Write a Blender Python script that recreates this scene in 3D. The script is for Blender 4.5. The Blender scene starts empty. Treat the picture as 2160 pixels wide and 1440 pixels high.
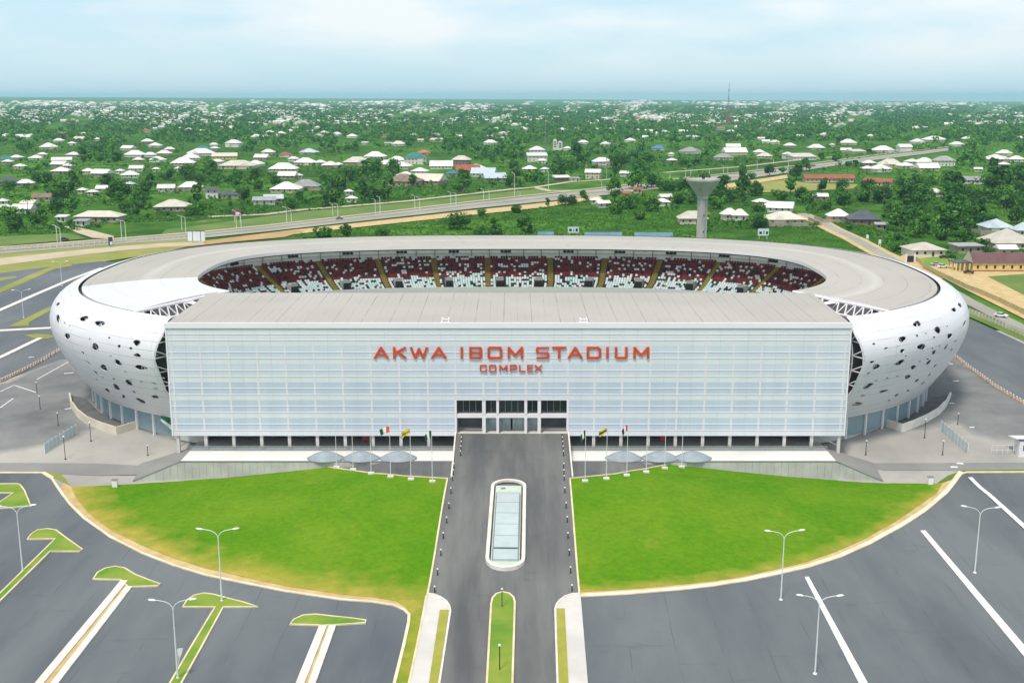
import bpy, bmesh, math, random
import numpy as np
from mathutils import Vector, Matrix, geometry
R = math.radians
random.seed(7); rng = np.random.default_rng(7)
SC = bpy.context.scene
COL = SC.collection

# ------------------------------------------------------------------ camera
FPX = 2366.0                      # focal length in pixels of the 2160 px wide photograph
PITCH = math.atan(518.0 / FPX)
HC = 72.0                         # height above the terrace
cam_d = bpy.data.cameras.new("camera"); cam = bpy.data.objects.new("camera", cam_d); COL.objects.link(cam)
cam.location = (0, 0, HC); cam.rotation_euler = (math.pi / 2 - PITCH, 0, 0)
cam_d.sensor_width = 36.0; cam_d.lens = 36.0 * FPX / 2160.0
cam_d.clip_start = 1.0; cam_d.clip_end = 80000.0
SC.camera = cam

# ------------------------------------------------------------------ sky, sun, exposure
SUN_EL, SUN_AZ = R(62), R(205)    # high, behind the camera and a little to the left
w = bpy.data.worlds.new("World"); SC.world = w; w.use_nodes = True
nt = w.node_tree; nt.nodes.clear()
def N(t, typ, **kw):
    n = t.nodes.new(typ)
    for k, v in kw.items(): setattr(n, k, v)
    return n
out = N(nt, 'ShaderNodeOutputWorld'); bg = N(nt, 'ShaderNodeBackground')
sky = N(nt, 'ShaderNodeTexSky'); sky.sky_type = 'NISHITA'; sky.sun_disc = False
sky.sun_elevation = SUN_EL; sky.sun_rotation = SUN_AZ; sky.air_density = 1.2; sky.dust_density = 1.5; sky.ozone_density = 2.0
tc = N(nt, 'ShaderNodeTexCoord')
sep = N(nt, 'ShaderNodeSeparateXYZ'); nt.links.new(tc.outputs['Generated'], sep.inputs[0])
mp = N(nt, 'ShaderNodeMapping'); mp.inputs['Scale'].default_value = (1.0, 1.0, 4.2)
mp.inputs['Location'].default_value = (3.1, 1.7, 0.35)
nt.links.new(tc.outputs['Generated'], mp.inputs[0])
nz = N(nt, 'ShaderNodeTexNoise'); nz.inputs['Scale'].default_value = 5.5; nz.inputs['Detail'].default_value = 4; nz.inputs['Roughness'].default_value = .48
nt.links.new(mp.outputs[0], nz.inputs['Vector'])
cr = N(nt, 'ShaderNodeValToRGB'); cr.color_ramp.elements[0].position = .40; cr.color_ramp.elements[1].position = .66
cr.color_ramp.elements[0].color = (0, 0, 0, 1); cr.color_ramp.elements[1].color = (1, 1, 1, 1)
nt.links.new(nz.outputs['Fac'], cr.inputs[0])
# thin overcast veil: pale blue low down, brighter bands of cloud higher up
gr = N(nt, 'ShaderNodeValToRGB')
e = gr.color_ramp.elements; e[0].position = 0.0; e[0].color = (5.0, 7.05, 8.1, 1); e[1].position = 1.0; e[1].color = (6.6, 7.0, 7.3, 1)
m1 = e.new(.03); m1.color = (5.75, 7.85, 8.8, 1)
m2 = e.new(.11); m2.color = (5.5, 7.7, 9.2, 1)
m3 = e.new(.3); m3.color = (6.6, 7.3, 7.9, 1)
nt.links.new(sep.outputs['Z'], gr.inputs[0])
cl = N(nt, 'ShaderNodeMixRGB'); cl.inputs['Color2'].default_value = (8.3, 8.95, 9.3, 1)
cf = N(nt, 'ShaderNodeMath', operation='MULTIPLY')
hz = N(nt, 'ShaderNodeMapRange'); hz.inputs['From Min'].default_value = 0.004; hz.inputs['From Max'].default_value = .05
nt.links.new(sep.outputs['Z'], hz.inputs['Value'])
nt.links.new(cr.outputs['Color'], cf.inputs[0]); nt.links.new(hz.outputs[0], cf.inputs[1])
nt.links.new(cf.outputs[0], cl.inputs['Fac']); nt.links.new(gr.outputs['Color'], cl.inputs['Color1'])
mx = N(nt, 'ShaderNodeMixRGB'); mx.inputs['Fac'].default_value = .82
nt.links.new(sky.outputs['Color'], mx.inputs['Color1']); nt.links.new(cl.outputs['Color'], mx.inputs['Color2'])
nt.links.new(mx.outputs['Color'], bg.inputs['Color']); bg.inputs['Strength'].default_value = 0.098
nt.links.new(bg.outputs[0], out.inputs['Surface'])

sl = bpy.data.lights.new("sun", 'SUN'); so = bpy.data.objects.new("sun", sl); COL.objects.link(so)
sl.energy = 2.5; sl.angle = R(10); sl.color = (1.0, .93, .82)
sd = Vector((math.sin(SUN_AZ) * math.cos(SUN_EL), math.cos(SUN_AZ) * math.cos(SUN_EL), math.sin(SUN_EL)))
so.rotation_euler = sd.to_track_quat('Z', 'Y').to_euler(); so.location = (0, 0, 300)

vs = SC.view_settings; vs.view_transform = 'Standard'; vs.look = 'None'; vs.exposure = 0.28; vs.gamma = 1.0
SC.render.engine = 'CYCLES'
cy = SC.cycles; cy.max_bounces = 6; cy.diffuse_bounces = 3; cy.glossy_bounces = 3; cy.transmission_bounces = 4; cy.volume_bounces = 1; cy.transparent_max_bounces = 8
try:
    cy.use_denoising = True; cy.denoiser = 'OPENIMAGEDENOISE'; cy.use_adaptive_sampling = True; cy.adaptive_threshold = .02
except Exception: pass

# ------------------------------------------------------------------ survey: ground heights and bearings
def sst(a, b, x):
    t = min(1.0, max(0.0, (x - a) / (b - a))); return t * t * (3 - 2 * t)
def pw(x, xs, ys):
    return float(np.interp(x, xs, ys))
def G0(y):
    s = 0
    for k in (-2, -1, 0, 1, 2): s += pw(y + 1.5 * k, (212, 223, 236), (-4.5, -2.3, 0.0))
    return s / 5
def G(x, y):
    ax = abs(x)
    if y < 216.4 and ax < 86:
        c = sum(pw(ax + 2 * k, (25, 37, 46, 57.5, 70, 78), (1, .73, .51, .25, .06, 0)) for k in (-1, 0, 1)) / 3
        low = -4.5 + 4.5 * c * sst(160, 206, y)
        f = sst(75, 85, ax)
        return low * (1 - f) + G0(y) * f
    z = G0(y)
    if y > 600: z += -x * .0046 * sst(600, 4500, y)
    return z
CP, SP = math.cos(PITCH), math.sin(PITCH)
def ray(px, py):
    u, v = (px - 1080) / FPX, (py - 720) / FPX
    return (u, CP - v * SP, -SP - v * CP)
def at(px, py, z=None, dz=0.0):
    d = ray(px, py)
    if z is not None:
        t = (z - HC) / d[2]; return Vector((d[0] * t, d[1] * t, z + dz))
    z = -2.0
    if py < 300 or (470 < px < 1700 and 968 < py < 1060): z = 0.0
    for _ in range(24):
        t = (z - HC) / min(d[2], -1e-4); x, y = d[0] * t, d[1] * t
        z = .5 * z + .5 * G(x, y)
    return Vector((x, y, G(x, y) + dz))
def at_y(px, py, Y):
    d = ray(px, py); t = Y / d[1]; return Vector((d[0] * t, Y, HC + d[2] * t))
def proj(p):
    x, y, z = p[0], p[1], p[2] - HC
    Z = y * CP - z * SP; v = -(y * SP + z * CP)
    return (1080 + FPX * x / Z, 720 + FPX * v / Z)
def mpp(px, py):                    # metres per photo pixel at a ground point
    p = at(px, py); return (p.y * CP + (HC - p.z) * SP) / FPX

# ------------------------------------------------------------------ materials
MATS = {}
def mat(name, c1, c2=None, scale=1.0, rough=.7, metal=0.0, detail=4, c3=None, pos=None, bump=0.0, bscale=None, spec=None, stretch=None, rnd=0.0, seams=None):
    if name in MATS: return MATS[name]
    m = bpy.data.materials.new(name); m.use_nodes = True; t = m.node_tree
    b = t.nodes['Principled BSDF']; b.inputs['Roughness'].default_value = rough; b.inputs['Metallic'].default_value = metal
    if spec is not None: b.inputs['Specular IOR Level'].default_value = spec
    if c2 is None and not rnd:
        b.inputs['Base Color'].default_value = (*c1, 1)
    g = N(t, 'ShaderNodeNewGeometry'); src = g.outputs['Position']
    if stretch:
        ma = N(t, 'ShaderNodeMapping'); ma.inputs['Scale'].default_value = stretch[:3]
        if len(stretch) > 3: ma.inputs['Rotation'].default_value = (0, 0, stretch[3])
        t.links.new(src, ma.inputs[0]); src = ma.outputs[0]
    if c2 is not None:
        n = N(t, 'ShaderNodeTexNoise'); n.inputs['Scale'].default_value = scale; n.inputs['Detail'].default_value = detail; n.inputs['Roughness'].default_value = .6
        t.links.new(src, n.inputs['Vector'])
        r = N(t, 'ShaderNodeValToRGB'); el = r.color_ramp.elements
        p = pos or (.35, .65)
        el[0].position = p[0]; el[1].position = p[1]; el[0].color = (*c1, 1); el[1].color = (*c2, 1)
        if c3 is not None:
            x = el.new(p[2] if len(p) > 2 else .8); x.color = (*c3, 1)
        t.links.new(n.outputs['Fac'], r.inputs[0]); csrc = r.outputs['Color']
        if rnd:
            oi = N(t, 'ShaderNodeObjectInfo'); mr = N(t, 'ShaderNodeMapRange'); mr.inputs['To Min'].default_value = 1 - rnd; mr.inputs['To Max'].default_value = 1 + rnd
            t.links.new(oi.outputs['Random'], mr.inputs['Value'])
            mu = N(t, 'ShaderNodeMixRGB', blend_type='MULTIPLY'); mu.inputs['Fac'].default_value = 1
            t.links.new(csrc, mu.inputs['Color1']); t.links.new(mr.outputs[0], mu.inputs['Color2']); csrc = mu.outputs['Color']
        if seams:                       # tar joints between the paving runs
            ang, sp_, wd = seams; mp_ = N(t, 'ShaderNodeMapping'); mp_.inputs['Rotation'].default_value = (0, 0, -ang); t.links.new(g.outputs['Position'], mp_.inputs[0]); sx = N(t, 'ShaderNodeSeparateXYZ'); t.links.new(mp_.outputs[0], sx.inputs[0])
            nn = N(t, 'ShaderNodeTexNoise'); nn.inputs['Scale'].default_value = .06; t.links.new(g.outputs['Position'], nn.inputs['Vector'])
            ad = N(t, 'ShaderNodeMath', operation='MULTIPLY_ADD'); ad.inputs[1].default_value = 1.1; t.links.new(nn.outputs['Fac'], ad.inputs[0]); t.links.new(sx.outputs[1], ad.inputs[2])
            dv = N(t, 'ShaderNodeMath', operation='DIVIDE'); dv.inputs[1].default_value = sp_; t.links.new(ad.outputs[0], dv.inputs[0]); fr = N(t, 'ShaderNodeMath', operation='FRACT'); t.links.new(dv.outputs[0], fr.inputs[0]); lt_ = N(t, 'ShaderNodeMath', operation='LESS_THAN'); lt_.inputs[1].default_value = wd / sp_; t.links.new(fr.outputs[0], lt_.inputs[0])
            n4 = N(t, 'ShaderNodeTexNoise'); n4.inputs['Scale'].default_value = .16; n4.inputs['Detail'].default_value = 4; t.links.new(g.outputs['Position'], n4.inputs['Vector']); m4 = N(t, 'ShaderNodeMapRange'); m4.inputs['From Min'].default_value = .42; m4.inputs['From Max'].default_value = .62; t.links.new(n4.outputs['Fac'], m4.inputs['Value'])
            k4 = N(t, 'ShaderNodeMath', operation='MULTIPLY'); t.links.new(lt_.outputs[0], k4.inputs[0]); t.links.new(m4.outputs[0], k4.inputs[1]); k5 = N(t, 'ShaderNodeMath', operation='MULTIPLY'); k5.inputs[1].default_value = .4; t.links.new(k4.outputs[0], k5.inputs[0])
            # oil and tyre stains
            n6 = N(t, 'ShaderNodeTexNoise'); n6.inputs['Scale'].default_value = .22; n6.inputs['Detail'].default_value = 6; n6.inputs['Roughness'].default_value = .7; ms = N(t, 'ShaderNodeMapping'); ms.inputs['Rotation'].default_value = (0, 0, -ang); ms.inputs['Scale'].default_value = (.3, 1.6, 1); t.links.new(g.outputs['Position'], ms.inputs[0]); t.links.new(ms.outputs[0], n6.inputs['Vector']); m6 = N(t, 'ShaderNodeMapRange'); m6.inputs['From Min'].default_value = .60; m6.inputs['From Max'].default_value = .74; m6.inputs['To Max'].default_value = .4; t.links.new(n6.outputs['Fac'], m6.inputs['Value'])
            mxx = N(t, 'ShaderNodeMath', operation='MAXIMUM'); t.links.new(k5.outputs[0], mxx.inputs[0]); t.links.new(m6.outputs[0], mxx.inputs[1])
            mi = N(t, 'ShaderNodeMixRGB'); mi.inputs['Color2'].default_value = (.045, .048, .052, 1); t.links.new(mxx.outputs[0], mi.inputs['Fac']); t.links.new(csrc, mi.inputs['Color1']); csrc = mi.outputs['Color']
        t.links.new(csrc, b.inputs['Base Color'])
    if bump:
        n2 = N(t, 'ShaderNodeTexNoise'); n2.inputs['Scale'].default_value = bscale or scale * 6; n2.inputs['Detail'].default_value = 3
        t.links.new(src, n2.inputs['Vector'])
        bp = N(t, 'ShaderNodeBump'); bp.inputs['Strength'].default_value = bump; bp.inputs['Distance'].default_value = .1
        t.links.new(n2.outputs['Fac'], bp.inputs['Height']); t.links.new(bp.outputs[0], b.inputs['Normal'])
    MATS[name] = m
    return m

def lines_mat(name, base, base2, line, specs, rough=.5, nscale=.05, spec=.4):
    """painted / clad surface with thin joint lines laid out on its UV map: specs = [(axis, spacing, width)]"""
    m = bpy.data.materials.new(name); m.use_nodes = True; t = m.node_tree
    b = t.nodes['Principled BSDF']; b.inputs['Roughness'].default_value = rough; b.inputs['Specular IOR Level'].default_value = spec
    uv = N(t, 'ShaderNodeUVMap'); sx = N(t, 'ShaderNodeSeparateXYZ'); t.links.new(uv.outputs[0], sx.inputs[0])
    g = N(t, 'ShaderNodeNewGeometry')
    n = N(t, 'ShaderNodeTexNoise'); n.inputs['Scale'].default_value = nscale; n.inputs['Detail'].default_value = 5; t.links.new(g.outputs['Position'], n.inputs['Vector'])
    r = N(t, 'ShaderNodeValToRGB'); el = r.color_ramp.elements; el[0].position = .3; el[1].position = .7
    el[0].color = (*base, 1); el[1].color = (*base2, 1); t.links.new(n.outputs['Fac'], r.inputs[0])
    c = r.outputs['Color']
    for ax, sp_, wd, st in specs:
        d = N(t, 'ShaderNodeMath', operation='DIVIDE'); d.inputs[1].default_value = sp_; t.links.new(sx.outputs[ax], d.inputs[0])
        f = N(t, 'ShaderNodeMath', operation='FRACT'); t.links.new(d.outputs[0], f.inputs[0])
        l = N(t, 'ShaderNodeMath', operation='LESS_THAN'); l.inputs[1].default_value = wd / sp_; t.links.new(f.outputs[0], l.inputs[0])
        n3 = N(t, 'ShaderNodeTexNoise'); n3.inputs['Scale'].default_value = .11; t.links.new(g.outputs['Position'], n3.inputs['Vector'])
        mr = N(t, 'ShaderNodeMapRange'); mr.inputs['From Min'].default_value = .38; mr.inputs['From Max'].default_value = .62; mr.inputs['To Max'].default_value = st; mr.inputs['To Min'].default_value = st * .15
        t.links.new(n3.outputs['Fac'], mr.inputs['Value'])
        k = N(t, 'ShaderNodeMath', operation='MULTIPLY'); t.links.new(l.outputs[0], k.inputs[0]); t.links.new(mr.outputs[0], k.inputs[1])
        mi = N(t, 'ShaderNodeMixRGB'); mi.inputs['Color2'].default_value = (*line, 1)
        t.links.new(k.outputs[0], mi.inputs['Fac']); t.links.new(c, mi.inputs['Color1']); c = mi.outputs['Color']
    t.links.new(c, b.inputs['Base Color'])
    return m

# ------------------------------------------------------------------ mesh and object helpers
class MB:
    def __init__(s): s.v = []; s.f = []; s.m = []; s.uv = None
    def add(s, vs_, fs_, m=0):
        o = len(s.v); s.v.extend([tuple(p) for p in vs_]); s.f.extend([tuple(i + o for i in f) for f in fs_]); s.m.extend([m] * len(fs_)); return s
    def box(s, x0, x1, y0, y1, z0, z1, m=0):
        return s.add([(x0, y0, z0), (x1, y0, z0), (x1, y1, z0), (x0, y1, z0), (x0, y0, z1), (x1, y0, z1), (x1, y1, z1), (x0, y1, z1)],
                     [(0, 3, 2, 1), (4, 5, 6, 7), (0, 1, 5, 4), (1, 2, 6, 5), (2, 3, 7, 6), (3, 0, 4, 7)], m)
    def cbox(s, c, sx, sy, sz, rot=0, m=0):     # box standing on c
        cs, sn = math.cos(rot), math.sin(rot); vs_ = []
        for z in (0, sz):
            for a, b in ((-1, -1), (1, -1), (1, 1), (-1, 1)):
                x, y = a * sx / 2, b * sy / 2; vs_.append((c[0] + x * cs - y * sn, c[1] + x * sn + y * cs, c[2] + z))
        return s.add(vs_, [(0, 3, 2, 1), (4, 5, 6, 7), (0, 1, 5, 4), (1, 2, 6, 5), (2, 3, 7, 6), (3, 0, 4, 7)], m)
    def tube(s, p0, p1, r0, r1=None, n=6, m=0, cap=True):
        r1 = r0 if r1 is None else r1; p0, p1 = Vector(p0), Vector(p1); d = (p1 - p0)
        if d.length < 1e-6: return s
        d.normalize(); a = d.orthogonal().normalized(); b = d.cross(a); vs_ = []
        for p, r in ((p0, r0), (p1, r1)):
            for i in range(n):
                q = 2 * math.pi * i / n; vs_.append(p + a * (r * math.cos(q)) + b * (r * math.sin(q)))
        fs_ = [(i, (i + 1) % n, n + (i + 1) % n, n + i) for i in range(n)]
        if cap: fs_ += [tuple(range(n - 1, -1, -1)), tuple(range(n, 2 * n))]
        return s.add(vs_, fs_, m)
    def path(s, pts, r, n=6, m=0):
        for a, b in zip(pts[:-1], pts[1:]): s.tube(a, b, r, r, n, m)
        return s
    def lathe(s, prof, n=16, c=(0, 0, 0), m=0, sx=1, sy=1):
        vs_ = []; k = len(prof)
        for r, z in prof:
            for i in range(n):
                q = 2 * math.pi * i / n; vs_.append((c[0] + sx * r * math.cos(q), c[1] + sy * r * math.sin(q), c[2] + z))
        fs_ = [(j * n + i, j * n + (i + 1) % n, (j + 1) * n + (i + 1) % n, (j + 1) * n + i) for j in range(k - 1) for i in range(n)]
        fs_ += [tuple(range(n - 1, -1, -1)), tuple(range((k - 1) * n, k * n))]
        return s.add(vs_, fs_, m)
    def prism(s, poly, z0, z1, m=0):            # poly: (x, y) list, z0/z1 number or per-point list
        n = len(poly); a = sum(poly[i][0] * poly[(i + 1) % n][1] - poly[(i + 1) % n][0] * poly[i][1] for i in range(n))
        if a < 0: poly = poly[::-1]; z0 = z0[::-1] if isinstance(z0, list) else z0; z1 = z1[::-1] if isinstance(z1, list) else z1
        za = z0 if isinstance(z0, list) else [z0] * n; zb = z1 if isinstance(z1, list) else [z1] * n
        vs_ = [(p[0], p[1], za[i]) for i, p in enumerate(poly)] + [(p[0], p[1], zb[i]) for i, p in enumerate(poly)]
        fs_ = [(i, (i + 1) % n, n + (i + 1) % n, n + i) for i in range(n)]
        tri = geometry.tessellate_polygon([[Vector((p[0], p[1], 0)) for p in poly]])
        for t in tri:
            q = [poly[i] for i in t]; ar = (q[1][0] - q[0][0]) * (q[2][1] - q[0][1]) - (q[2][0] - q[0][0]) * (q[1][1] - q[0][1])
            t = tuple(t) if ar > 0 else tuple(t)[::-1]
            fs_.append(tuple(n + i for i in t)); fs_.append(tuple(t)[::-1])
        return s.add(vs_, fs_, m)
    def ribbon(s, A, B, m=0, close=False):      # quads between two point rows
        n = len(A); vs_ = list(A) + list(B)
        fs_ = [(i, (i + 1) % n, n + (i + 1) % n, n + i) for i in range(n if close else n - 1)]
        return s.add(vs_, fs_, m)
    def build(s, name, mats, parent=None, org=(0, 0, 0), smooth=False, uvs=None):
        me = bpy.data.meshes.new(name)
        o = Vector(org)
        me.from_pydata([(p[0] - o.x, p[1] - o.y, p[2] - o.z) for p in s.v], [], s.f)
        if not isinstance(mats, (list, tuple)): mats = [mats]
        for q in mats: me.materials.append(q)
        if len(mats) > 1: me.polygons.foreach_set('material_index', s.m)
        if smooth: me.polygons.foreach_set('use_smooth', [True] * len(me.polygons))
        if uvs is not None:
            L = me.uv_layers.new(name='UVMap'); idx = np.zeros(len(me.loops), dtype=np.int32); me.loops.foreach_get('vertex_index', idx)
            L.data.foreach_set('uv', np.asarray(uvs, dtype=np.float32)[idx].ravel())
        me.update()
        ob = bpy.data.objects.new(name, me); COL.objects.link(ob)
        if parent is not None: ob.parent = parent
        else: ob.location = o
        return ob

def tag(o, label=None, cat=None, group=None, kind=None):
    if label: o['label'] = label
    if cat: o['category'] = cat
    if group: o['group'] = group
    if kind: o['kind'] = kind
    elif label and cat: o['kind'] = 'thing'
    return o
def thing(name, loc, label, cat, group=None, rz=0.0):
    e = bpy.data.objects.new(name, None); COL.objects.link(e); e.location = loc; e.rotation_euler = (0, 0, rz); e.empty_display_size = .5
    return tag(e, label, cat, group)
def dup(root, loc, rz=0.0, label=None, group=None, scale=None):
    r = root.copy(); COL.objects.link(r); r.location = loc; r.rotation_euler = (0, 0, rz)
    if scale: r.scale = scale if isinstance(scale, tuple) else (scale,) * 3
    if label: r['label'] = label
    if group: r['group'] = group
    for c in list(root.children):
        k = c.copy(); COL.objects.link(k); k.parent = r
        for g in list(c.children):
            h = g.copy(); COL.objects.link(h); h.parent = k
    return r

def inside(poly, x, y):
    c = False; n = len(poly); j = n - 1
    for i in range(n):
        xi, yi = poly[i][0], poly[i][1]; xj, yj = poly[j][0], poly[j][1]
        if (yi > y) != (yj > y) and x < (xj - xi) * (y - yi) / (yj - yi) + xi: c = not c
        j = i
    return c
def resample(pts, step, close=False):
    P = [Vector(p) for p in pts]
    if close: P.append(P[0])
    o = []
    for a, b in zip(P[:-1], P[1:]):
        n = max(1, int((b - a).length / step))
        for i in range(n): o.append(a.lerp(b, i / n))
    if not close: o.append(P[-1])
    return o
def drape(name, poly, m, off, step, label, cat='ground', kind='structure', world=False, attr=None):
    """a sheet that follows the ground inside an outline (photo bearings or world x, y)"""
    if not world:                    # keep the outline straight as surveyed, also where the ground bends
        q = []
        for a, c in zip(poly, list(poly[1:]) + [poly[0]]):
            k = max(1, int(math.hypot(c[0] - a[0], c[1] - a[1]) / 45)); q += [(a[0] + (c[0] - a[0]) * i / k, a[1] + (c[1] - a[1]) * i / k) for i in range(k)]
        poly = q
    W = [Vector((p[0], p[1])) for p in poly] if world else [at(*p).to_2d() for p in poly]
    B = resample([(p.x, p.y, 0) for p in W], step, True); B2 = [Vector((p.x, p.y)) for p in B]
    x0, x1 = min(p.x for p in B2), max(p.x for p in B2); y0, y1 = min(p.y for p in B2), max(p.y for p in B2)
    vs_ = list(B2); nb = len(B2)
    nx, ny = int((x1 - x0) / step), int((y1 - y0) / step)
    for i in range(1, nx):
        for j in range(1, ny):
            x, y = x0 + (x1 - x0) * (i + .5 * (j % 2)) / nx, y0 + (y1 - y0) * j / ny
            if inside(B2, x, y): vs_.append(Vector((x, y)))
    r = geometry.delaunay_2d_cdt(vs_, [], [list(range(nb))], 1, 1e-4)
    b = MB(); b.add([(p.x, p.y, G(p.x, p.y) + off) for p in r[0]], [f for f in r[2]])
    for i, f in enumerate(b.f):
        A, Bq, Cq = (b.v[k] for k in f[:3])
        if (Bq[0] - A[0]) * (Cq[1] - A[1]) - (Cq[0] - A[0]) * (Bq[1] - A[1]) < 0: b.f[i] = f[::-1]
    o = b.build(name, m)
    if attr:
        at_ = o.data.color_attributes.new('wear', 'FLOAT_COLOR', 'POINT')
        d = []
        for p in r[0]:
            q = attr(p.x, p.y); d += [q, q, q, 1]
        at_.data.foreach_set('color', d)
    return tag(o, label, cat, None, kind)
def strip(name, pts, width, h, m, label, off=0.0, close=False, step=2.0, world=False, kind='structure', cat='kerb', side=0.0, parent=None):
    """a raised strip (kerb, marking, path) along a line, following the ground"""
    P = [Vector((*p[:2], 0)) for p in pts] if world else [Vector((*at(*p).to_2d(), 0)) for p in pts]
    P = resample(P, step, close); n = len(P); rows = ([], [], [], [])
    for i, p in enumerate(P):
        a = P[i - 1] if (i > 0 or close) else P[0]; c = P[(i + 1) % n] if (i < n - 1 or close) else P[-1]
        t = (c - a); t = t.normalized() if t.length > 1e-6 else Vector((1, 0, 0)); nn = Vector((-t.y, t.x, 0))
        l, r_ = p + nn * (width / 2 + side), p - nn * (width / 2 - side)
        zl, zr = G(l.x, l.y) + off, G(r_.x, r_.y) + off
        rows[0].append((l.x, l.y, zl - .3)); rows[1].append((l.x, l.y, zl + h)); rows[2].append((r_.x, r_.y, zr + h)); rows[3].append((r_.x, r_.y, zr - .3))
    b = MB()
    for k in range(3): b.ribbon(rows[k + 1], rows[k], close=close)
    o = b.build(name, m)
    return tag(o, label, cat, None, kind)

# ------------------------------------------------------------------ palette
M_white = mat('white_coated_steel', (.82, .785, .815), (.76, .73, .76), .04, rough=.42)
M_skin = lines_mat('perforated_white_cladding', (.75, .74, .77), (.62, .625, .66), (.25, .27, .29), [(1, 1.9, .11, .7), (0, 9.0, .1, .45)], rough=.4, nscale=.035)
M_roof = lines_mat('grey_membrane_roof', (.71, .675, .615), (.645, .615, .56), (.22, .21, .2), [(1, 5.8, .2, .7), (0, 17.0, .2, .5)], rough=.6, nscale=.03)
M_roof2 = lines_mat('sky_sheen_membrane_roof', (.95, .96, .98), (.90, .92, .95), (.5, .51, .53), [(1, 5.8, .2, .5), (0, 1.1, .06, .12)], rough=.5, nscale=.03)  # same membrane, whitened so the colour carries the sky sheen on the front left
def translucent(m, f):
    t = m.node_tree; b = t.nodes['Principled BSDF']; o = next(n for n in t.nodes if n.type == 'OUTPUT_MATERIAL'); tr = N(t, 'ShaderNodeBsdfTranslucent'); tr.inputs['Color'].default_value = (.85, .86, .86, 1); mx_ = N(t, 'ShaderNodeMixShader'); mx_.inputs['Fac'].default_value = f
    t.links.new(b.outputs[0], mx_.inputs[1]); t.links.new(tr.outputs[0], mx_.inputs[2]); t.links.new(mx_.outputs[0], o.inputs['Surface'])
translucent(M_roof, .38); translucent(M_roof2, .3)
M_froof = lines_mat('ribbed_grey_roof_sheet', (.44, .415, .375), (.375, .355, .32), (.15, .145, .135), [(0, 5.83, .15, .8), (0, 2.915, .1, .5), (0, 1.4575, .07, .3)], rough=.55, nscale=.05)
M_dark = mat('dark_grey_steel', (.02, .021, .022), rough=.7)
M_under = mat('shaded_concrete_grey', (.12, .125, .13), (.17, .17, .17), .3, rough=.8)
M_conc = mat('pale_concrete', (.52, .51, .48), (.62, .61, .58), .15, rough=.85, detail=6)
M_terr = mat('white_terrace_paving', (.66, .65, .62), (.74, .73, .70), .12, rough=.8)
M_wallp = mat('grey_wall_panel', (.44, .42, .415), (.57, .545, .535), .25, rough=.8, detail=6)
M_cream = mat('cream_render', (.66, .61, .50), (.55, .50, .40), .25, rough=.85, detail=6)
M_kerb = mat('cream_kerb_concrete', (.74, .66, .44), (.60, .50, .30), .3, rough=.85, detail=5)
M_kerbw = mat('white_kerb_concrete', (.80, .77, .72), (.56, .52, .46), .45, rough=.85, detail=9, pos=(.32, .74))
M_paint = mat('white_road_paint', (.82, .82, .82), (.50, .51, .52), .9, rough=.7, detail=9, pos=(.4, .85))
def _ang(a, c): d = at(*c) - at(*a); return math.atan2(d.y, d.x)
ANG_L = _ang((265, 1230), (100, 1440)); ANG_R = _ang((1945, 1120), (2160, 1370))
M_asph = mat('blue_grey_asphalt', (.083, .098, .114), (.148, .163, .174), .06, rough=.88, detail=11, stretch=(1, .25, 1, .5), seams=(ANG_L, 6.5, .16))
M_asphr = mat('right_lot_asphalt', (.083, .097, .112), (.146, .160, .171), .06, rough=.88, detail=11, stretch=(1, .25, 1, -.5), seams=(ANG_R, 6.5, .16))
M_road = mat('worn_grey_asphalt', (.082, .086, .089), (.175, .176, .172), .11, rough=.9, detail=11, stretch=(1.5, .18, 1), seams=(R(90), 5.6, .12))
M_plaza = mat('dusty_grey_paving', (.205, .20, .195), (.40, .385, .36), .022, rough=.9, detail=10, pos=(.36, .62))
M_svc = mat('service_road_grey', (.19, .19, .185), (.27, .265, .255), .05, rough=.9, detail=8)
M_pave = mat('concrete_slab_path', (.53, .51, .475), (.64, .62, .59), .12, rough=.85, detail=7)
M_tan = mat('sandy_soil', (.46, .32, .13), (.60, .46, .24), .3, rough=.95, detail=8)
M_orange = mat('orange_laterite_soil', (.37, .235, .09), (.46, .31, .14), .05, rough=.95, detail=8)
M_dirt = mat('pale_dirt_track', (.44, .36, .24), (.52, .45, .33), .08, rough=.95, detail=6)
M_hwy = mat('highway_asphalt', (.27, .26, .225), (.35, .335, .295), .03, rough=.9, detail=6)
M_verge = mat('olive_dry_grass', (.20, .235, .035), (.30, .285, .075), .05, rough=.95, detail=8)
M_vergeg = mat('green_verge_grass', (.075, .16, .018), (.14, .205, .032), .04, rough=.95, detail=8)
M_isl = mat('island_grass', (.105, .235, .014), (.235, .30, .035), .16, rough=.95, detail=8, bump=.35, bscale=3)
M_drygr = mat('yellow_dry_grass_strip', (.28, .29, .035), (.36, .33, .06), .4, rough=.95, detail=8, bump=.35, bscale=3)
M_glassd = mat('dark_tinted_glass', (.016, .026, .028), rough=.12, spec=.5)
M_glassb = mat('blue_grey_glass_panel', (.20, .29, .33), (.26, .35, .385), .15, rough=.2, spec=.5)
M_glassl = mat('pale_skylight_glass', (.40, .49, .50), (.47, .55, .555), .3, rough=.12, spec=.5)
M_red = mat('red_sign_paint', (.64, .07, .012), (.56, .05, .01), .6, rough=.45)
M_black = mat('black_paint', (.012, .012, .014), rough=.5)
M_galv = mat('light_grey_pole_paint', (.70, .72, .72), rough=.45)
M_metal = mat('steel_grey', (.30, .31, .32), rough=.4, metal=.4)

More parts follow.
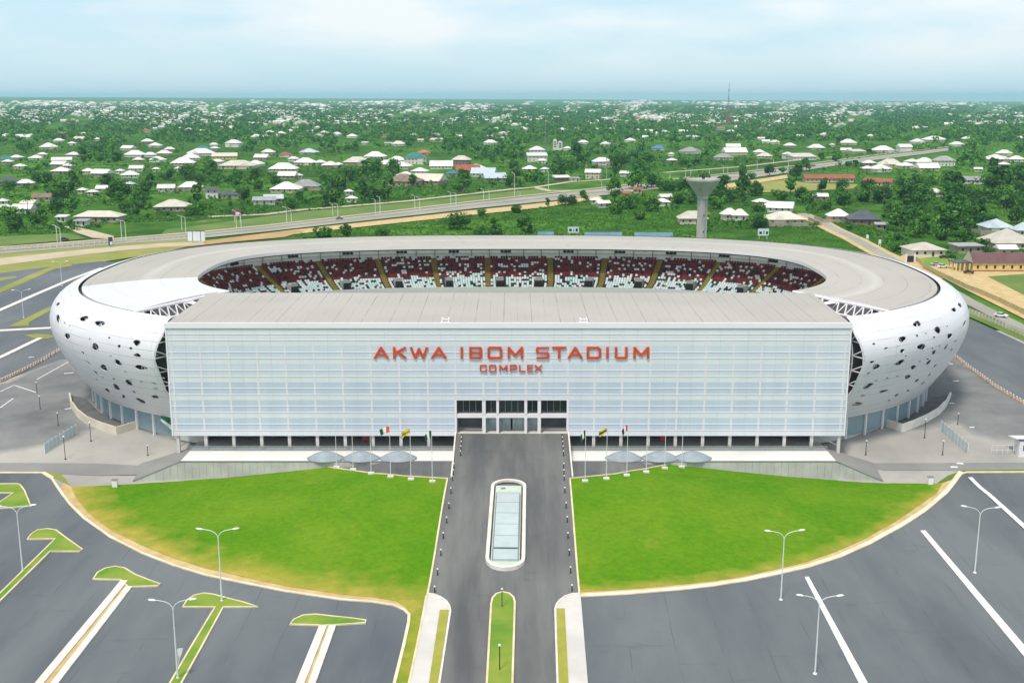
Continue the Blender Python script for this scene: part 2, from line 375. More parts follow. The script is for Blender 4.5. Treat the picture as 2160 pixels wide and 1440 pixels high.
# lawn: lush middle, yellowed and worn rim (the wear is stored on the sheet)
def lawn_mat():
    m = bpy.data.materials.new('mown_lawn_grass'); m.use_nodes = True; t = m.node_tree; b = t.nodes['Principled BSDF']; b.inputs['Roughness'].default_value = .95; b.inputs['Specular IOR Level'].default_value = .1
    g = N(t, 'ShaderNodeNewGeometry')
    def nz_(s, d, lo, hi, c1, c2):
        n = N(t, 'ShaderNodeTexNoise'); n.inputs['Scale'].default_value = s; n.inputs['Detail'].default_value = d; n.inputs['Roughness'].default_value = .65; t.links.new(g.outputs['Position'], n.inputs['Vector'])
        r = N(t, 'ShaderNodeValToRGB'); el = r.color_ramp.elements; el[0].position = lo; el[1].position = hi; el[0].color = (*c1, 1); el[1].color = (*c2, 1); t.links.new(n.outputs['Fac'], r.inputs[0]); return r.outputs['Color']
    base = nz_(.045, 8, .36, .64, (.074, .215, .004), (.138, .255, .012))
    fine = nz_(.9, 6, .3, .7, (.80, .82, .78), (1.15, 1.12, 1.15))
    dry = nz_(.5, 8, .3, .7, (.30, .27, .035), (.46, .36, .08))
    mu = N(t, 'ShaderNodeMixRGB', blend_type='MULTIPLY'); mu.inputs['Fac'].default_value = 1; t.links.new(base, mu.inputs['Color1']); t.links.new(fine, mu.inputs['Color2'])
    a = N(t, 'ShaderNodeVertexColor'); a.layer_name = 'wear'
    n = N(t, 'ShaderNodeTexNoise'); n.inputs['Scale'].default_value = .22; n.inputs['Detail'].default_value = 8; t.links.new(g.outputs['Position'], n.inputs['Vector'])
    s = N(t, 'ShaderNodeMath', operation='ADD'); t.links.new(a.outputs['Color'], s.inputs[0]); t.links.new(n.outputs['Fac'], s.inputs[1])
    mr = N(t, 'ShaderNodeMapRange'); mr.inputs['From Min'].default_value = .62; mr.inputs['From Max'].default_value = 1.3; t.links.new(s.outputs[0], mr.inputs['Value'])
    mi = N(t, 'ShaderNodeMixRGB'); t.links.new(mr.outputs[0], mi.inputs['Fac']); t.links.new(mu.outputs['Color'], mi.inputs['Color1']); t.links.new(dry, mi.inputs['Color2'])
    t.links.new(mi.outputs['Color'], b.inputs['Base Color'])
    n2 = N(t, 'ShaderNodeTexNoise'); n2.inputs['Scale'].default_value = 2.5; t.links.new(g.outputs['Position'], n2.inputs['Vector'])
    bp = N(t, 'ShaderNodeBump'); bp.inputs['Strength'].default_value = .5; bp.inputs['Distance'].default_value = .15; t.links.new(n2.outputs['Fac'], bp.inputs['Height']); t.links.new(bp.outputs[0], b.inputs['Normal'])
    return m
M_lawn = lawn_mat()

# ------------------------------------------------------------------ ground
def ground_mat():
    m = bpy.data.materials.new('tropical_ground_cover'); m.use_nodes = True; t = m.node_tree; b = t.nodes['Principled BSDF']; b.inputs['Roughness'].default_value = 1; b.inputs['Specular IOR Level'].default_value = .05
    g = N(t, 'ShaderNodeNewGeometry')
    def nz_(s, d, lo, hi, c1, c2):
        n = N(t, 'ShaderNodeTexNoise'); n.inputs['Scale'].default_value = s; n.inputs['Detail'].default_value = d; n.inputs['Roughness'].default_value = .62; t.links.new(g.outputs['Position'], n.inputs['Vector'])
        r = N(t, 'ShaderNodeValToRGB'); el = r.color_ramp.elements; el[0].position = lo; el[1].position = hi; el[0].color = (*c1, 1); el[1].color = (*c2, 1); t.links.new(n.outputs['Fac'], r.inputs[0]); return r.outputs['Color'], n
    a, _ = nz_(.045, 9, .36, .64, (.03, .12, .014), (.10, .225, .028))
    c, _ = nz_(.003, 6, .4, .62, (.55, .6, .6), (1.15, 1.1, 1.0))
    mu = N(t, 'ShaderNodeMixRGB', blend_type='MULTIPLY'); mu.inputs['Fac'].default_value = 1; t.links.new(a, mu.inputs['Color1']); t.links.new(c, mu.inputs['Color2'])
    # bare soil patches
    d, n = nz_(.02, 8, .62, .72, (0, 0, 0), (1, 1, 1))
    mi = N(t, 'ShaderNodeMixRGB'); t.links.new(d, mi.inputs['Fac']); t.links.new(mu.outputs['Color'], mi.inputs['Color1']); mi.inputs['Color2'].default_value = (.24, .22, .08, 1)
    t.links.new(mi.outputs['Color'], b.inputs['Base Color'])
    return m
M_ground = ground_mat()
b = MB(); ys = list(np.arange(60, 260, 4.0)) + list(np.geomspace(260, 24000, 150)); nx = 121; vs_ = []
for y in ys:
    W = max(340, y * .8)
    for i in range(nx):
        x = (i / (nx - 1) * 2 - 1) * W; vs_.append((x, y, G(x, y) - .4))
b.add(vs_, [(j * nx + i, j * nx + i + 1, (j + 1) * nx + i + 1, (j + 1) * nx + i) for j in range(len(ys) - 1) for i in range(nx - 1)])
tag(b.build('ground', M_ground, smooth=True), 'green tropical plain reaching to the hazy horizon', 'ground', None, 'structure')

# front aprons
def plaza_mat():
    m = mat('apron_paving', (.27, .26, .245), (.44, .42, .385), .05, rough=.9, detail=10, pos=(.3, .7)); t = m.node_tree; b = t.nodes['Principled BSDF']; base = b.inputs['Base Color'].links[0].from_socket
    g = N(t, 'ShaderNodeNewGeometry'); n = N(t, 'ShaderNodeTexNoise'); n.inputs['Scale'].default_value = .07; n.inputs['Detail'].default_value = 9; n.inputs['Roughness'].default_value = .65; t.links.new(g.outputs['Position'], n.inputs['Vector'])
    r = N(t, 'ShaderNodeValToRGB'); el = r.color_ramp.elements; el[0].position = .3; el[1].position = .7; el[0].color = (.12, .128, .132, 1); el[1].color = (.24, .242, .238, 1); t.links.new(n.outputs['Fac'], r.inputs[0])
    a = N(t, 'ShaderNodeVertexColor'); a.layer_name = 'wear'; s_ = N(t, 'ShaderNodeMath', operation='ADD'); t.links.new(a.outputs['Color'], s_.inputs[0]); t.links.new(n.outputs['Fac'], s_.inputs[1])
    mr = N(t, 'ShaderNodeMapRange'); mr.inputs['From Min'].default_value = .85; mr.inputs['From Max'].default_value = 1.15; t.links.new(s_.outputs[0], mr.inputs['Value'])
    mi = N(t, 'ShaderNodeMixRGB'); t.links.new(mr.outputs[0], mi.inputs['Fac']); t.links.new(base, mi.inputs['Color1']); t.links.new(r.outputs['Color'], mi.inputs['Color2']); t.links.new(mi.outputs['Color'], b.inputs['Base Color']); return m
M_plaza = plaza_mat()
DARK = [[at(*p).to_2d() for p in P] for P in ([(-300, 835), (0, 812), (128, 757), (200, 800), (210, 830), (160, 885), (205, 905), (150, 925), (90, 935), (20, 950), (-300, 965)], [(1990, 735), (2090, 800), (2165, 856), (2500, 1010), (2300, 950), (2160, 930), (2060, 915), (2010, 885), (1960, 905), (1900, 915), (1900, 870), (1960, 800)])]
def seg_d(x, y, P):
    q = Vector((x, y)); best = 1e9
    for a, b_ in zip(P[:-1], P[1:]):
        d = b_ - a; t = max(0, min(1, (q - a).dot(d) / max(d.length_squared, 1e-9))); best = min(best, (q - a - d * t).length)
    return best
def dark_at(x, y):
    v = 0
    for P in DARK:
        d = seg_d(x, y, P + P[:1]); d = d if inside(P, x, y) else -d; v = max(v, min(1, max(0, .5 + d / 9)))
    return v
drape('plaza', [(-260, 186), (-260, 345), (-70, 345), (-66, 236), (66, 236), (70, 345), (260, 345), (260, 186)], M_plaza, -.02, 4, 'dusty grey paved apron round the foot of the stadium', world=True, attr=dark_at)
arcL = [(90, 998), (110, 1010), (125, 1033), (147, 1063), (177, 1093), (233, 1133), (300, 1167), (367, 1193), (433, 1213), (500, 1227), (600, 1247), (667, 1257), (720, 1265), (787, 1270), (830, 1277), (853, 1287), (863, 1297), (862, 1313), (852, 1360), (833, 1437), (818, 1520)]
arcR = [(2033, 998), (2023, 1010), (2000, 1040), (1957, 1077), (1907, 1110), (1840, 1147), (1773, 1177), (1707, 1198), (1640, 1213), (1573, 1227), (1507, 1237), (1440, 1245), (1320, 1255), (1225, 1260)]
drape('parking_lot', [(-420, 999)] + arcL + [(810, 1560), (-420, 1560)], M_asph, .05, 4, 'blue grey asphalt car park left of the approach road', 'car park')
drape('parking_lot', [(2560, 996)] + arcR + [(1240, 1440), (1246, 1560), (2560, 1560)], M_asphr, .05, 4, 'open blue grey asphalt car park right of the approach road', 'car park')
drape('road', [(670, 976), (945, 974), (945, 969), (1203, 969), (1203, 974), (1480, 972), (1440, 978), (1300, 1003), (1203, 1013), (1224, 1262), (1240, 1440), (1246, 1560), (845, 1560), (862, 1440), (900, 1262), (943, 1013), (850, 1007), (725, 993)], M_road, .07, 3, 'worn grey approach road running up to the entrance', 'road')
drape('service_road', [(-420, 974), (200, 977), (345, 984), (300, 1001), (200, 1003), (100, 998), (-420, 998)], M_svc, .05, 4, 'dark grey service road left of the terrace wall', 'road')
drape('service_road', [(1805, 977), (2560, 974), (2560, 989), (1990, 992), (1865, 992)], M_svc, .05, 4, 'dark grey service road right of the terrace wall', 'road')
drape('verge', [(2034, 992), (2560, 986), (2560, 995), (2033, 997), (2005, 1012), (1990, 1019), (1978, 1018), (2000, 1003)], M_vergeg, .09, 3, 'narrow grass verge behind the right car park kerb', 'grass verge')
drape('verge', [(100, 996), (125, 998), (140, 1012), (146, 1025), (128, 1014), (112, 1006)], M_verge, .09, 2, 'brown green scrap of grass at the left lawn corner', 'grass verge')

# lawns
lawnL = [(150, 1027), (240, 1024), (270, 1022), (480, 1008), (600, 996), (690, 986), (725, 991), (790, 1000), (850, 1005), (943, 1011), (902, 1253), (897, 1258), (863, 1440), (848, 1560), (820, 1560), (836, 1437), (855, 1360), (865, 1313), (866, 1297), (855, 1281), (835, 1268), (787, 1260), (720, 1254), (667, 1246), (600, 1236), (500, 1214), (433, 1199), (367, 1178), (300, 1151), (233, 1118), (185, 1081), (162, 1053)]
lawnR = [(1203, 1011), (1300, 1001), (1360, 991), (1410, 981), (1440, 976), (1540, 988), (1650, 998), (1760, 1010), (1870, 1019), (1960, 1021), (1988, 1019), (1976, 1040), (1937, 1068), (1890, 1100), (1827, 1136), (1762, 1165), (1698, 1187), (1634, 1202), (1568, 1216), (1505, 1226), (1440, 1233), (1320, 1244), (1223, 1249)]
def seg_d(x, y, P):
    q = Vector((x, y)); best = 1e9
    for a, b_ in zip(P[:-1], P[1:]):
        d = b_ - a; t = max(0, min(1, (q - a).dot(d) / max(d.length_squared, 1e-9))); best = min(best, (q - a - d * t).length)
    return best
def wear(rim, width, amp):
    P = [at(*p).to_2d() for p in rim]
    return lambda x, y: amp * max(0.0, 1 - seg_d(x, y, P) / width)
wl = wear(lawnL[-13:] + [lawnL[0]], 8.5, .72); wl2 = wear([(860, 1440), (897, 1258), (830, 1268), (760, 1262)], 7, .5)
drape('lawn', lawnL, M_lawn, .12, 1.6, 'bright green lawn left of the approach road with a dry yellow rim', 'lawn', attr=lambda x, y: max(wl(x, y), wl2(x, y)))
wr = wear(lawnR[10:], 4, .55)
drape('lawn', lawnR, M_lawn, .12, 1.6, 'bright green lawn right of the approach road', 'lawn', attr=wr)
inL = lawnL[-14:] + [lawnL[0]]
drape('drain', arcL[2:17] + [(866, 1297), (855, 1281), (835, 1268), (787, 1260), (720, 1254), (667, 1246), (600, 1236), (500, 1214), (433, 1199), (367, 1178), (300, 1151), (233, 1118), (185, 1081), (162, 1053), (150, 1027), (135, 1018)], M_tan, .09, 1.5, 'sandy soil strip along the curved kerb of the left lawn', 'soil strip')
drape('drain', arcR[1:] + [(1223, 1249)] + lawnR[10:-1][::-1] + [(2008, 1012)], M_tan, .09, 1.5, 'sandy gravel drain along the curved kerb of the right lawn', 'soil strip')
M_kerbc = mat('tan_stained_kerb', (.78, .72, .58), (.62, .52, .34), .35, rough=.85, detail=8)
strip('kerb', arcL, .45, .18, M_kerbc, 'pale curved kerb below the left lawn', .05)
strip('kerb', arcR, .95, .18, M_kerbc, 'broad white curved kerb below the right lawn', .05, side=-.5)
strip('kerb', [(-420, 997.5), (95, 997.5), (113, 1008)], .35, .15, M_kerb, 'cream kerb behind the left car park', .05)
strip('kerb', [(2028, 1000), (2040, 996.5), (2560, 994)], .4, .15, M_kerb, 'yellowish kerb behind the right car park', .05)
strip('kerb', [(690, 985.5), (725, 990.5), (790, 999.5), (850, 1004.5), (944, 1010), (902, 1254), (863, 1440), (850, 1540)], .3, .16, M_kerb, 'thin cream kerb edging the left lawn by the road', .07)
strip('kerb', [(1441, 975), (1410, 980), (1360, 990), (1300, 1000), (1202, 1010), (1222, 1252)], .3, .16, M_kerb, 'thin cream kerb edging the right lawn by the road', .07)

# footpaths and grass strips at the foot of the approach road
def rounded(c, r0, r1, a0, a1, n=8): return [(c[0] + r0 * math.cos(R(a0 + (a1 - a0) * i / n)), c[1] + r1 * math.sin(R(a0 + (a1 - a0) * i / n))) for i in range(n + 1)]
pl = [(897, 1258)] + [(902, 1253), (916, 1255), (930, 1261), (941, 1269), (948, 1279), (950, 1290)] + [(927, 1440), (912, 1560), (848, 1560), (863, 1440)]
drape('pavement', pl, M_pave, .16, 2, 'pale concrete footpath left of the road', 'footpath')
pr = [(1223, 1253), (1207, 1254), (1192, 1259), (1181, 1267), (1174, 1276), (1171, 1287), (1176, 1440), (1180, 1560), (1246, 1560), (1240, 1440), (1225, 1259)]
drape('pavement', pr, M_pave, .16, 2, 'pale concrete footpath right of the road', 'footpath')
drape('verge', [(928, 1288), (947, 1288), (925, 1440), (909, 1560), (888, 1560), (905, 1440)], M_drygr, .24, 1.5, 'yellow green grass strip inside the left footpath', 'grass verge')
drape('verge', [(1174, 1285), (1191, 1285), (1199, 1440), (1204, 1560), (1182, 1560), (1177.5, 1440)], M_drygr, .24, 1.5, 'yellow green grass strip inside the right footpath', 'grass verge')
strip('kerb', [(902, 1253), (916, 1255), (930, 1261), (941, 1269), (948, 1279), (950, 1290), (927, 1440), (911, 1550)], .28, .2, M_kerbw, 'white kerb of the left footpath', .07)
strip('kerb', [(1223, 1253), (1207, 1254), (1192, 1259), (1181, 1267), (1174, 1276), (1171, 1287), (1176, 1440), (1180, 1550)], .28, .2, M_kerbw, 'white kerb of the right footpath', .07)
med = [(1027, 1440)] + [(1036, 1275), (1039, 1263), (1047, 1254), (1060, 1250), (1074, 1253), (1083, 1261), (1086, 1272)] + [(1081, 1440), (1078, 1560), (1020, 1560)]
drape('traffic_island', med, M_isl, .2, 1.5, 'long round-ended grass median in the approach road', 'grass island')
strip('kerb', [med[-1]] + med[:-1], .3, .22, M_kerb, 'cream kerb round the grass median', .07)

# T-shaped grass islands of the left car park
isl = {
 'small wedge-shaped grass island at the left edge, topmost of the row': ([(-60, 1024), (0, 1022), (37, 1021.5), (43, 1024), (52, 1036), (65, 1068), (30, 1071), (2, 1073), (-40, 1084), (-60, 1090), (-60, 1078), (0, 1060), (28, 1041), (0, 1040.5), (-60, 1041)], M_isl),
 'grass island with a long grass stem, second from the top': ([(58, 1138.5), (66, 1128), (80, 1119), (100, 1116.5), (118, 1119), (140, 1136), (160, 1150), (174, 1160), (168, 1164), (106, 1164), (0, 1269), (-60, 1330), (-60, 1306), (0, 1253), (117, 1137.5)], M_isl),
 'half-moon grass island with a twin concrete stem, third from the top': ([(197, 1222.5), (206, 1209), (222, 1200), (242, 1196), (262, 1199), (285, 1213), (315, 1225), (338, 1233), (333, 1237), (270, 1239), (255, 1224)], M_isl),
 'grass island with a lamp post on its head and a grass stem': ([(386, 1281), (395, 1267), (410, 1257), (430, 1252.5), (450, 1255), (480, 1263), (515, 1272), (543, 1281), (471, 1281.5), (425, 1366), (384, 1440), (340, 1520), (316, 1520), (360, 1440), (403, 1366), (454, 1281.5)], M_isl),
 'half-moon grass island with a twin concrete stem nearest the road': ([(612, 1318), (620, 1308), (640, 1299), (665, 1297), (700, 1301), (740, 1305), (772, 1309.5), (771, 1315), (706, 1319.5), (678, 1320)], M_isl)}
for lab, (poly, mm) in isl.items():
    drape('traffic_island', poly, mm, .2, 1.2, lab, 'grass island')
    strip('kerb', poly, .26, .22, M_kerb, 'cream kerb of the ' + lab.split(',')[0].replace('grass island', 'island'), .05, close=True)
for a, c, l in [([(262, 1226), (85, 1440), (20, 1520)], [(272, 1239), (117, 1440), (60, 1520)], 'third island'), ([(682, 1320), (634, 1440), (602, 1520)], [(702, 1320), (659, 1440), (630, 1520)], 'island nearest the road')]:
    strip('kerb', a, 1.15, .22, M_kerbw, 'left of twin white concrete stems of the ' + l, .05)
    strip('kerb', c, 1.0, .22, M_kerbw, 'right of twin white concrete stems of the ' + l, .05)
    mid = [((p[0] + q[0]) / 2, (p[1] + q[1]) / 2) for p, q in zip(a, c)]
    strip('drain', mid, .9, .02, M_tan, 'brown soil gap between the twin stems of the ' + l, .05, cat='soil strip')
for P, l in [([(2042, 1008), (2051, 1008), (2250, 1186), (2235, 1186)], 'white painted line in the far right corner of the car park'), ([(1941, 1119.5), (1952, 1119), (2260, 1476), (2240, 1482)], 'long white painted line in the middle of the right car park'), ([(1697, 1217), (1706, 1216.5), (1880, 1530), (1858, 1532)], 'broad white painted line nearest the approach road')]:
    drape('lane_marking', P, M_paint, .12 if P[0][0] < 2000 else .2, 1.2, l, 'road marking')

# back left: car parks, frontage road, highway
drape('parking_lot', [(-420, 600), (0, 576), (110, 562), (215, 551), (300, 560), (260, 700), (200, 760), (128, 757), (0, 806), (-420, 980)], M_asph, .05, 8, 'dark asphalt car park behind the left flank of the stadium', 'car park')
drape('parking_lot', [(1990, 735), (2044, 672), (2120, 706), (2420, 850), (2420, 990), (2160, 852)], M_asphr, .05, 6, 'asphalt car park behind the right flank of the stadium', 'car park')
for P, wd, l in [([(-60, 683), (0, 655), (75, 622), (150, 590), (215, 566)], 2.0, 'long cream concrete kerb running behind the left flank'), ([(-200, 706), (0, 698), (114, 692)], 2.4, 'thick white kerb meeting the left flank of the skin'), ([(-60, 780), (0, 755), (85, 714)], 1.6, 'cream kerb of the small island left of the skin')]:
    strip('kerb', P, wd, .2, M_kerbw, l, .06, step=4)
for P, l in [([(-200, 700), (0, 609), (65, 579), (112, 561), (152, 556), (152, 561), (112, 569), (50, 597), (0, 618), (-200, 712)], 'long thin grass island in the back left car park'), ([(18, 689), (50, 674), (105, 647), (112, 652), (60, 681), (62, 688)], 'grass island beside the left flank, upper one'), ([(50, 707), (75, 705), (102, 706), (118, 710), (100, 715), (78, 716)], 'grass island beside the left flank, lower one'), ([(-100, 600), (0, 586), (35, 583), (35, 586), (0, 594), (-100, 612)], 'grass island at the left edge of the back car park')]:
    drape('traffic_island', P, M_verge, .12, 4, l, 'grass island')
drape('verge', [(-420, 610), (0, 530), (230, 514), (430, 499), (430, 512), (330, 535), (215, 552), (110, 563), (0, 578), (-420, 640)], M_verge, -.02, 10, 'olive dry grass between the highway and the back car park', 'grass verge')
drape('frontage_road', [(-420, 598), (0, 545), (150, 529), (250, 520), (345, 513), (430, 510), (430, 516), (340, 521), (250, 529), (150, 541), (0, 560), (-420, 618)], M_dirt, .08, 10, 'pale concrete frontage road at the left edge', 'road')
drape('bare_soil', [(180, 531), (300, 520), (430, 508), (600, 487), (650, 485), (600, 500), (470, 512), (400, 520), (255, 528)], M_orange, .04, 8, 'orange bare soil beside the highway behind the roof', 'soil')
drape('bare_soil', [(600, 487), (720, 474), (850, 460), (1000, 443), (1150, 428), (1262, 412), (1270, 418), (1150, 437), (1000, 453), (850, 469), (720, 483), (620, 494)], M_tan, .03, 10, 'tan soil shoulder of the highway', 'soil')
hw_t = [(-420, 575), (0, 524), (230, 507), (430, 491), (560, 478), (720, 460), (850, 445), (1000, 427), (1150, 411), (1300, 395), (1440, 378), (1560, 366), (1660, 354), (1760, 341), (1850, 329), (1950, 318), (2000, 312)]
hw_b = [(2000, 318), (1950, 325), (1850, 337), (1760, 350), (1660, 365), (1560, 379), (1440, 392), (1300, 409), (1150, 425), (1000, 440), (850, 457), (720, 471), (560, 489), (430, 502), (230, 517), (0, 536), (-420, 590)]
drape('highway', hw_t + hw_b, M_hwy, .10, 12, 'grey dual carriageway crossing behind the stadium', 'road')
strip('lane_marking', [((a[0] + c[0]) / 2, (a[1] + c[1]) / 2) for a, c in zip(hw_t, hw_b[::-1])], 1.1, .2, M_verge, 'olive central reservation strip of the highway', .10, step=20, cat='road marking')
strip('pavement', [(p[0], p[1] - 2.5) for p in hw_t], 4.2, .02, M_dirt, 'pale shoulder along the far side of the highway', .08, step=15, cat='road shoulder')
drape('verge', [(640, 446), (860, 428), (1000, 413), (1130, 398), (1270, 401), (1150, 409), (1000, 424), (850, 442), (720, 457), (560, 475), (430, 488), (340, 494), (350, 484), (520, 462)], M_vergeg, .02, 12, 'green grass strip between the highway and the footpath', 'grass verge')
strip('dirt_track', [(440, 457), (560, 452), (640, 442), (720, 436), (860, 424), (1000, 408), (1080, 399), (1128, 395), (1160, 403), (1210, 402)], 6.5, .02, M_dirt, 'pale yellow footpath beyond the highway', .08, step=12, cat='path')
strip('dirt_track', [(1128, 395), (1200, 384), (1290, 378)], 6, .02, M_dirt, 'pale yellow footpath forking towards the sheds', .08, step=12, cat='path')
strip('dirt_track', [(1400, 364), (1560, 352), (1680, 338), (1760, 331)], 6, .02, M_dirt, 'pale track along the far side of the highway', .08, step=15, cat='path')
drape('dirt_track', [(133, 477), (150, 477), (190, 485), (240, 498), (240, 504), (195, 502), (165, 492)], M_dirt, .06, 5, 'brown dirt side road joining the highway at left', 'track')
drape('verge', [(-420, 545), (0, 499), (140, 492), (165, 497), (185, 503), (0, 519), (-420, 570)], M_vergeg, .02, 10, 'bright grass strip beside the highway at the left edge', 'grass verge')
drape('bare_soil', [(1500, 393), (1580, 381), (1660, 369), (1662, 376), (1560, 392), (1505, 400)], M_tan, .05, 10, 'tan soil strip beside the highway right of the water tower', 'soil')
drape('field', [(1530, 396), (1658, 378), (1700, 386), (1810, 389), (1800, 398), (1640, 406), (1545, 404)], M_verge, .03, 12, 'olive grass field in front of the long red hall', 'field')
strip('dirt_track', [(1690, 452), (1730, 468), (1760, 485), (1800, 503), (1850, 530), (1900, 555), (1960, 588)], 11.5, .0, M_tan, 'sandy brown road behind the right side of the roof', .03, step=6, cat='track')
strip('road', [(1690, 450), (1730, 466), (1760, 483), (1800, 502), (1850, 530), (1900, 556), (1960, 588), (2045, 636), (2160, 694), (2420, 830)], 5.6, .02, M_hwy, 'narrow asphalt road curving round the right flank', .06, step=6, cat='road')
drape('bare_soil', [(1890, 545), (1925, 528), (2000, 545), (2050, 560), (2420, 580), (2420, 820), (2160, 672), (2040, 612), (1950, 565)], M_tan, .0, 8, 'sandy yard in front of the yellow school building', 'soil')
drape('field', [(2083, 583), (2160, 578), (2420, 590), (2420, 700), (2160, 622)], M_vergeg, .06, 8, 'bright grass field right of the sandy yard', 'field')
drape('lawn', [(1920, 546), (1990, 541), (2012, 546), (2016, 556), (1962, 561)], M_isl, .08, 4, 'small lawn in front of the white arched house', 'lawn')
drape('verge', [(2041, 653), (2047, 652), (2160, 706), (2420, 835), (2420, 850), (2160, 720), (2044, 668)], M_vergeg, .09, 6, 'grass verge along the concrete fence on the right', 'grass verge')

# ------------------------------------------------------------------ STADIUM
YC = 297.0
stad = thing('stadium', (0, 223, 0), 'white oval stadium with perforated bulging skin, open roof and flat panelled entrance block', 'stadium')
SO = (0, 223, 0)
def cc(phi, o, z=None):
    a, bb, bf = 81 + o - 2.3 * min(1, max(0, o / 29)), 45 + .9655 * o, 48 + 1.103 * o
    n = 2.8 - .3 * min(1, max(0, o / 29)); c, s = math.cos(phi), math.sin(phi)
    x = a * math.copysign(abs(c) ** (2 / n), c) - .6 * min(1, max(0, o / 29)); y = YC + (bb if s > 0 else bf) * math.copysign(abs(s) ** (2 / n), s)
    return (x, y) if z is None else (x, y, z)
def near_phi(o, x, y, lo, hi):
    return min(np.linspace(lo, hi, 2000), key=lambda p: (cc(p, o)[0] - x) ** 2 + (cc(p, o)[1] - y) ** 2)
PI_L = near_phi(0, -65.5, 264.3, R(180), R(262)); PO_L = near_phi(29, -80.7, 236, R(180), R(262))
PI_R = near_phi(0, 65.5, 263, R(-80), R(0)); PO_R = near_phi(29, 81.5, 236, R(-80), R(0))
PI_B = near_phi(0, -79.5, 282, R(150), R(230)); PO_B = near_phi(28.4, -107, 266.3, R(150), R(230))

def roof_sector(name, a0, a1, b0, b1, m, nt_=200, parent=stad):   # inner angles a, outer angles b
    ns = 10; b = MB(); uvs = []; top = []
    for i in range(nt_ + 1):
        t = i / nt_
        for j in range(ns + 1):
            s = j / ns; ph = (a0 + (a1 - a0) * t) * (1 - s) + (b0 + (b1 - b0) * t) * s
            x, y = cc(ph, 28.2 * s); top.append((x, y, 27.0 + .35 * math.sin(math.pi * s)))
            uvs.append((t * 430 * abs(b1 - b0) / 5.2 + .3, s * 28.2 + 2.6))
    k = ns + 1
    b.add(top, [(i * k + j, (i + 1) * k + j, (i + 1) * k + j + 1, i * k + j + 1) for i in range(nt_) for j in range(ns)])
    b.f = [f[::-1] if a1 < a0 else f for f in b.f]
    # fascia and underside
    n0 = len(b.v)
    low = [(p[0], p[1], p[2] - .9) for p in top]
    b.add(low, [], 1)
    for i in range(nt_):
        b.f.append((i * k, (i + 1) * k, n0 + (i + 1) * k, n0 + i * k)); b.m.append(1)
        b.f.append((i * k + ns, n0 + i * k + ns, n0 + (i + 1) * k + ns, (i + 1) * k + ns)); b.m.append(1)
    for i in (0, nt_):
        for j in range(ns): b.f.append((i * k + j, i * k + j + 1, n0 + i * k + j + 1, n0 + i * k + j)); b.m.append(1)
    return b.build(name, [m, M_white], parent, SO, uvs=uvs + uvs, smooth=False)
ring = roof_sector('roof', PI_R, PI_B, PO_R, PO_B, M_roof)
roof_sector('roof_panel', PI_B, PI_L, PO_B, PO_L, M_roof2, 40)['label'] = 'front left section of the oval roof, sky sheen put into its white colour'
# edge beams along the two cut ends and trusses in the gaps
for (pi_, po_, sg) in ((PI_L, PO_L, -1), (PI_R, PO_R, 1)):
    A = Vector(cc(pi_, 0, 26.7)); B = Vector(cc(po_, 29, 26.7)); d = (B - A).normalized(); nn = Vector((-d.y, d.x, 0)); nn = nn if nn.y < 0 else -nn
    b = MB(); b.tube(A, B, .35)
    A2, B2 = A + nn * 2.6 + Vector((0, 0, -2.4)), B + nn * 1.6 + Vector((0, 0, -2.4))
    b.tube(A2 + d * 6, B2, .32); ntr = 12
    for i in range(2, ntr):
        p, q = A.lerp(B, i / ntr), A2.lerp(B2, (i + .5) / ntr); b.tube(p, q, .17); b.tube(q, A.lerp(B, (i + 1) / ntr), .17)
    b.build('roof_truss', M_white, stad, SO)
# gutter under the seam
b = MB(); A = []; Bq = []
for i in range(241):
    ph = PO_R - .12 + (PO_L - PO_R + .24) * i / 240; A.append(cc(ph, 27.6, 26.2)); Bq.append(cc(ph, 29.6, 26.2))
b.ribbon(A, Bq); b.build('gutter', M_dark, stad, SO)

# --- perforated skin
PROF = [(0.0, 27.05), (2.1, 26.8), (4.0, 25.8), (5.5, 24.2), (6.35, 22.3), (6.6, 20.3), (6.3, 18.0), (5.6, 15.6), (4.6, 13.1), (2.5, 9.1), (-.3, 4.8)]
_pl = [0.0]
for p, q in zip(PROF[:-1], PROF[1:]): _pl.append(_pl[-1] + math.hypot(q[0] - p[0], q[1] - p[1]))
VL = _pl[-1]
def _smooth_prof():
    vv = np.linspace(0, VL, 400); oo = np.interp(vv, _pl, [p[0] for p in PROF]); zz = np.interp(vv, _pl, [p[1] for p in PROF])
    k = np.ones(41) / 41
    f = lambda a: np.convolve(np.concatenate([2 * a[0] - a[20:0:-1], a, 2 * a[-1] - a[-2:-22:-1]]), k, 'valid')
    return vv, f(oo), f(zz)
_vv, _oo, _zz = _smooth_prof()
def prof(v): return float(np.interp(v, _vv, _oo)), float(np.interp(v, _vv, _zz))
def skin_pt(ph, v, inset=0.0):
    o, z = prof(v)
    if inset:
        o2, z2 = prof(min(VL, v + .3)); o1, z1 = prof(max(0, v - .3)); L = math.hypot(o2 - o1, z2 - z1) or 1
        o, z = o - inset * (z2 - z1) / L, z + inset * (o2 - o1) / L
    return cc(ph, 29 + o, z)
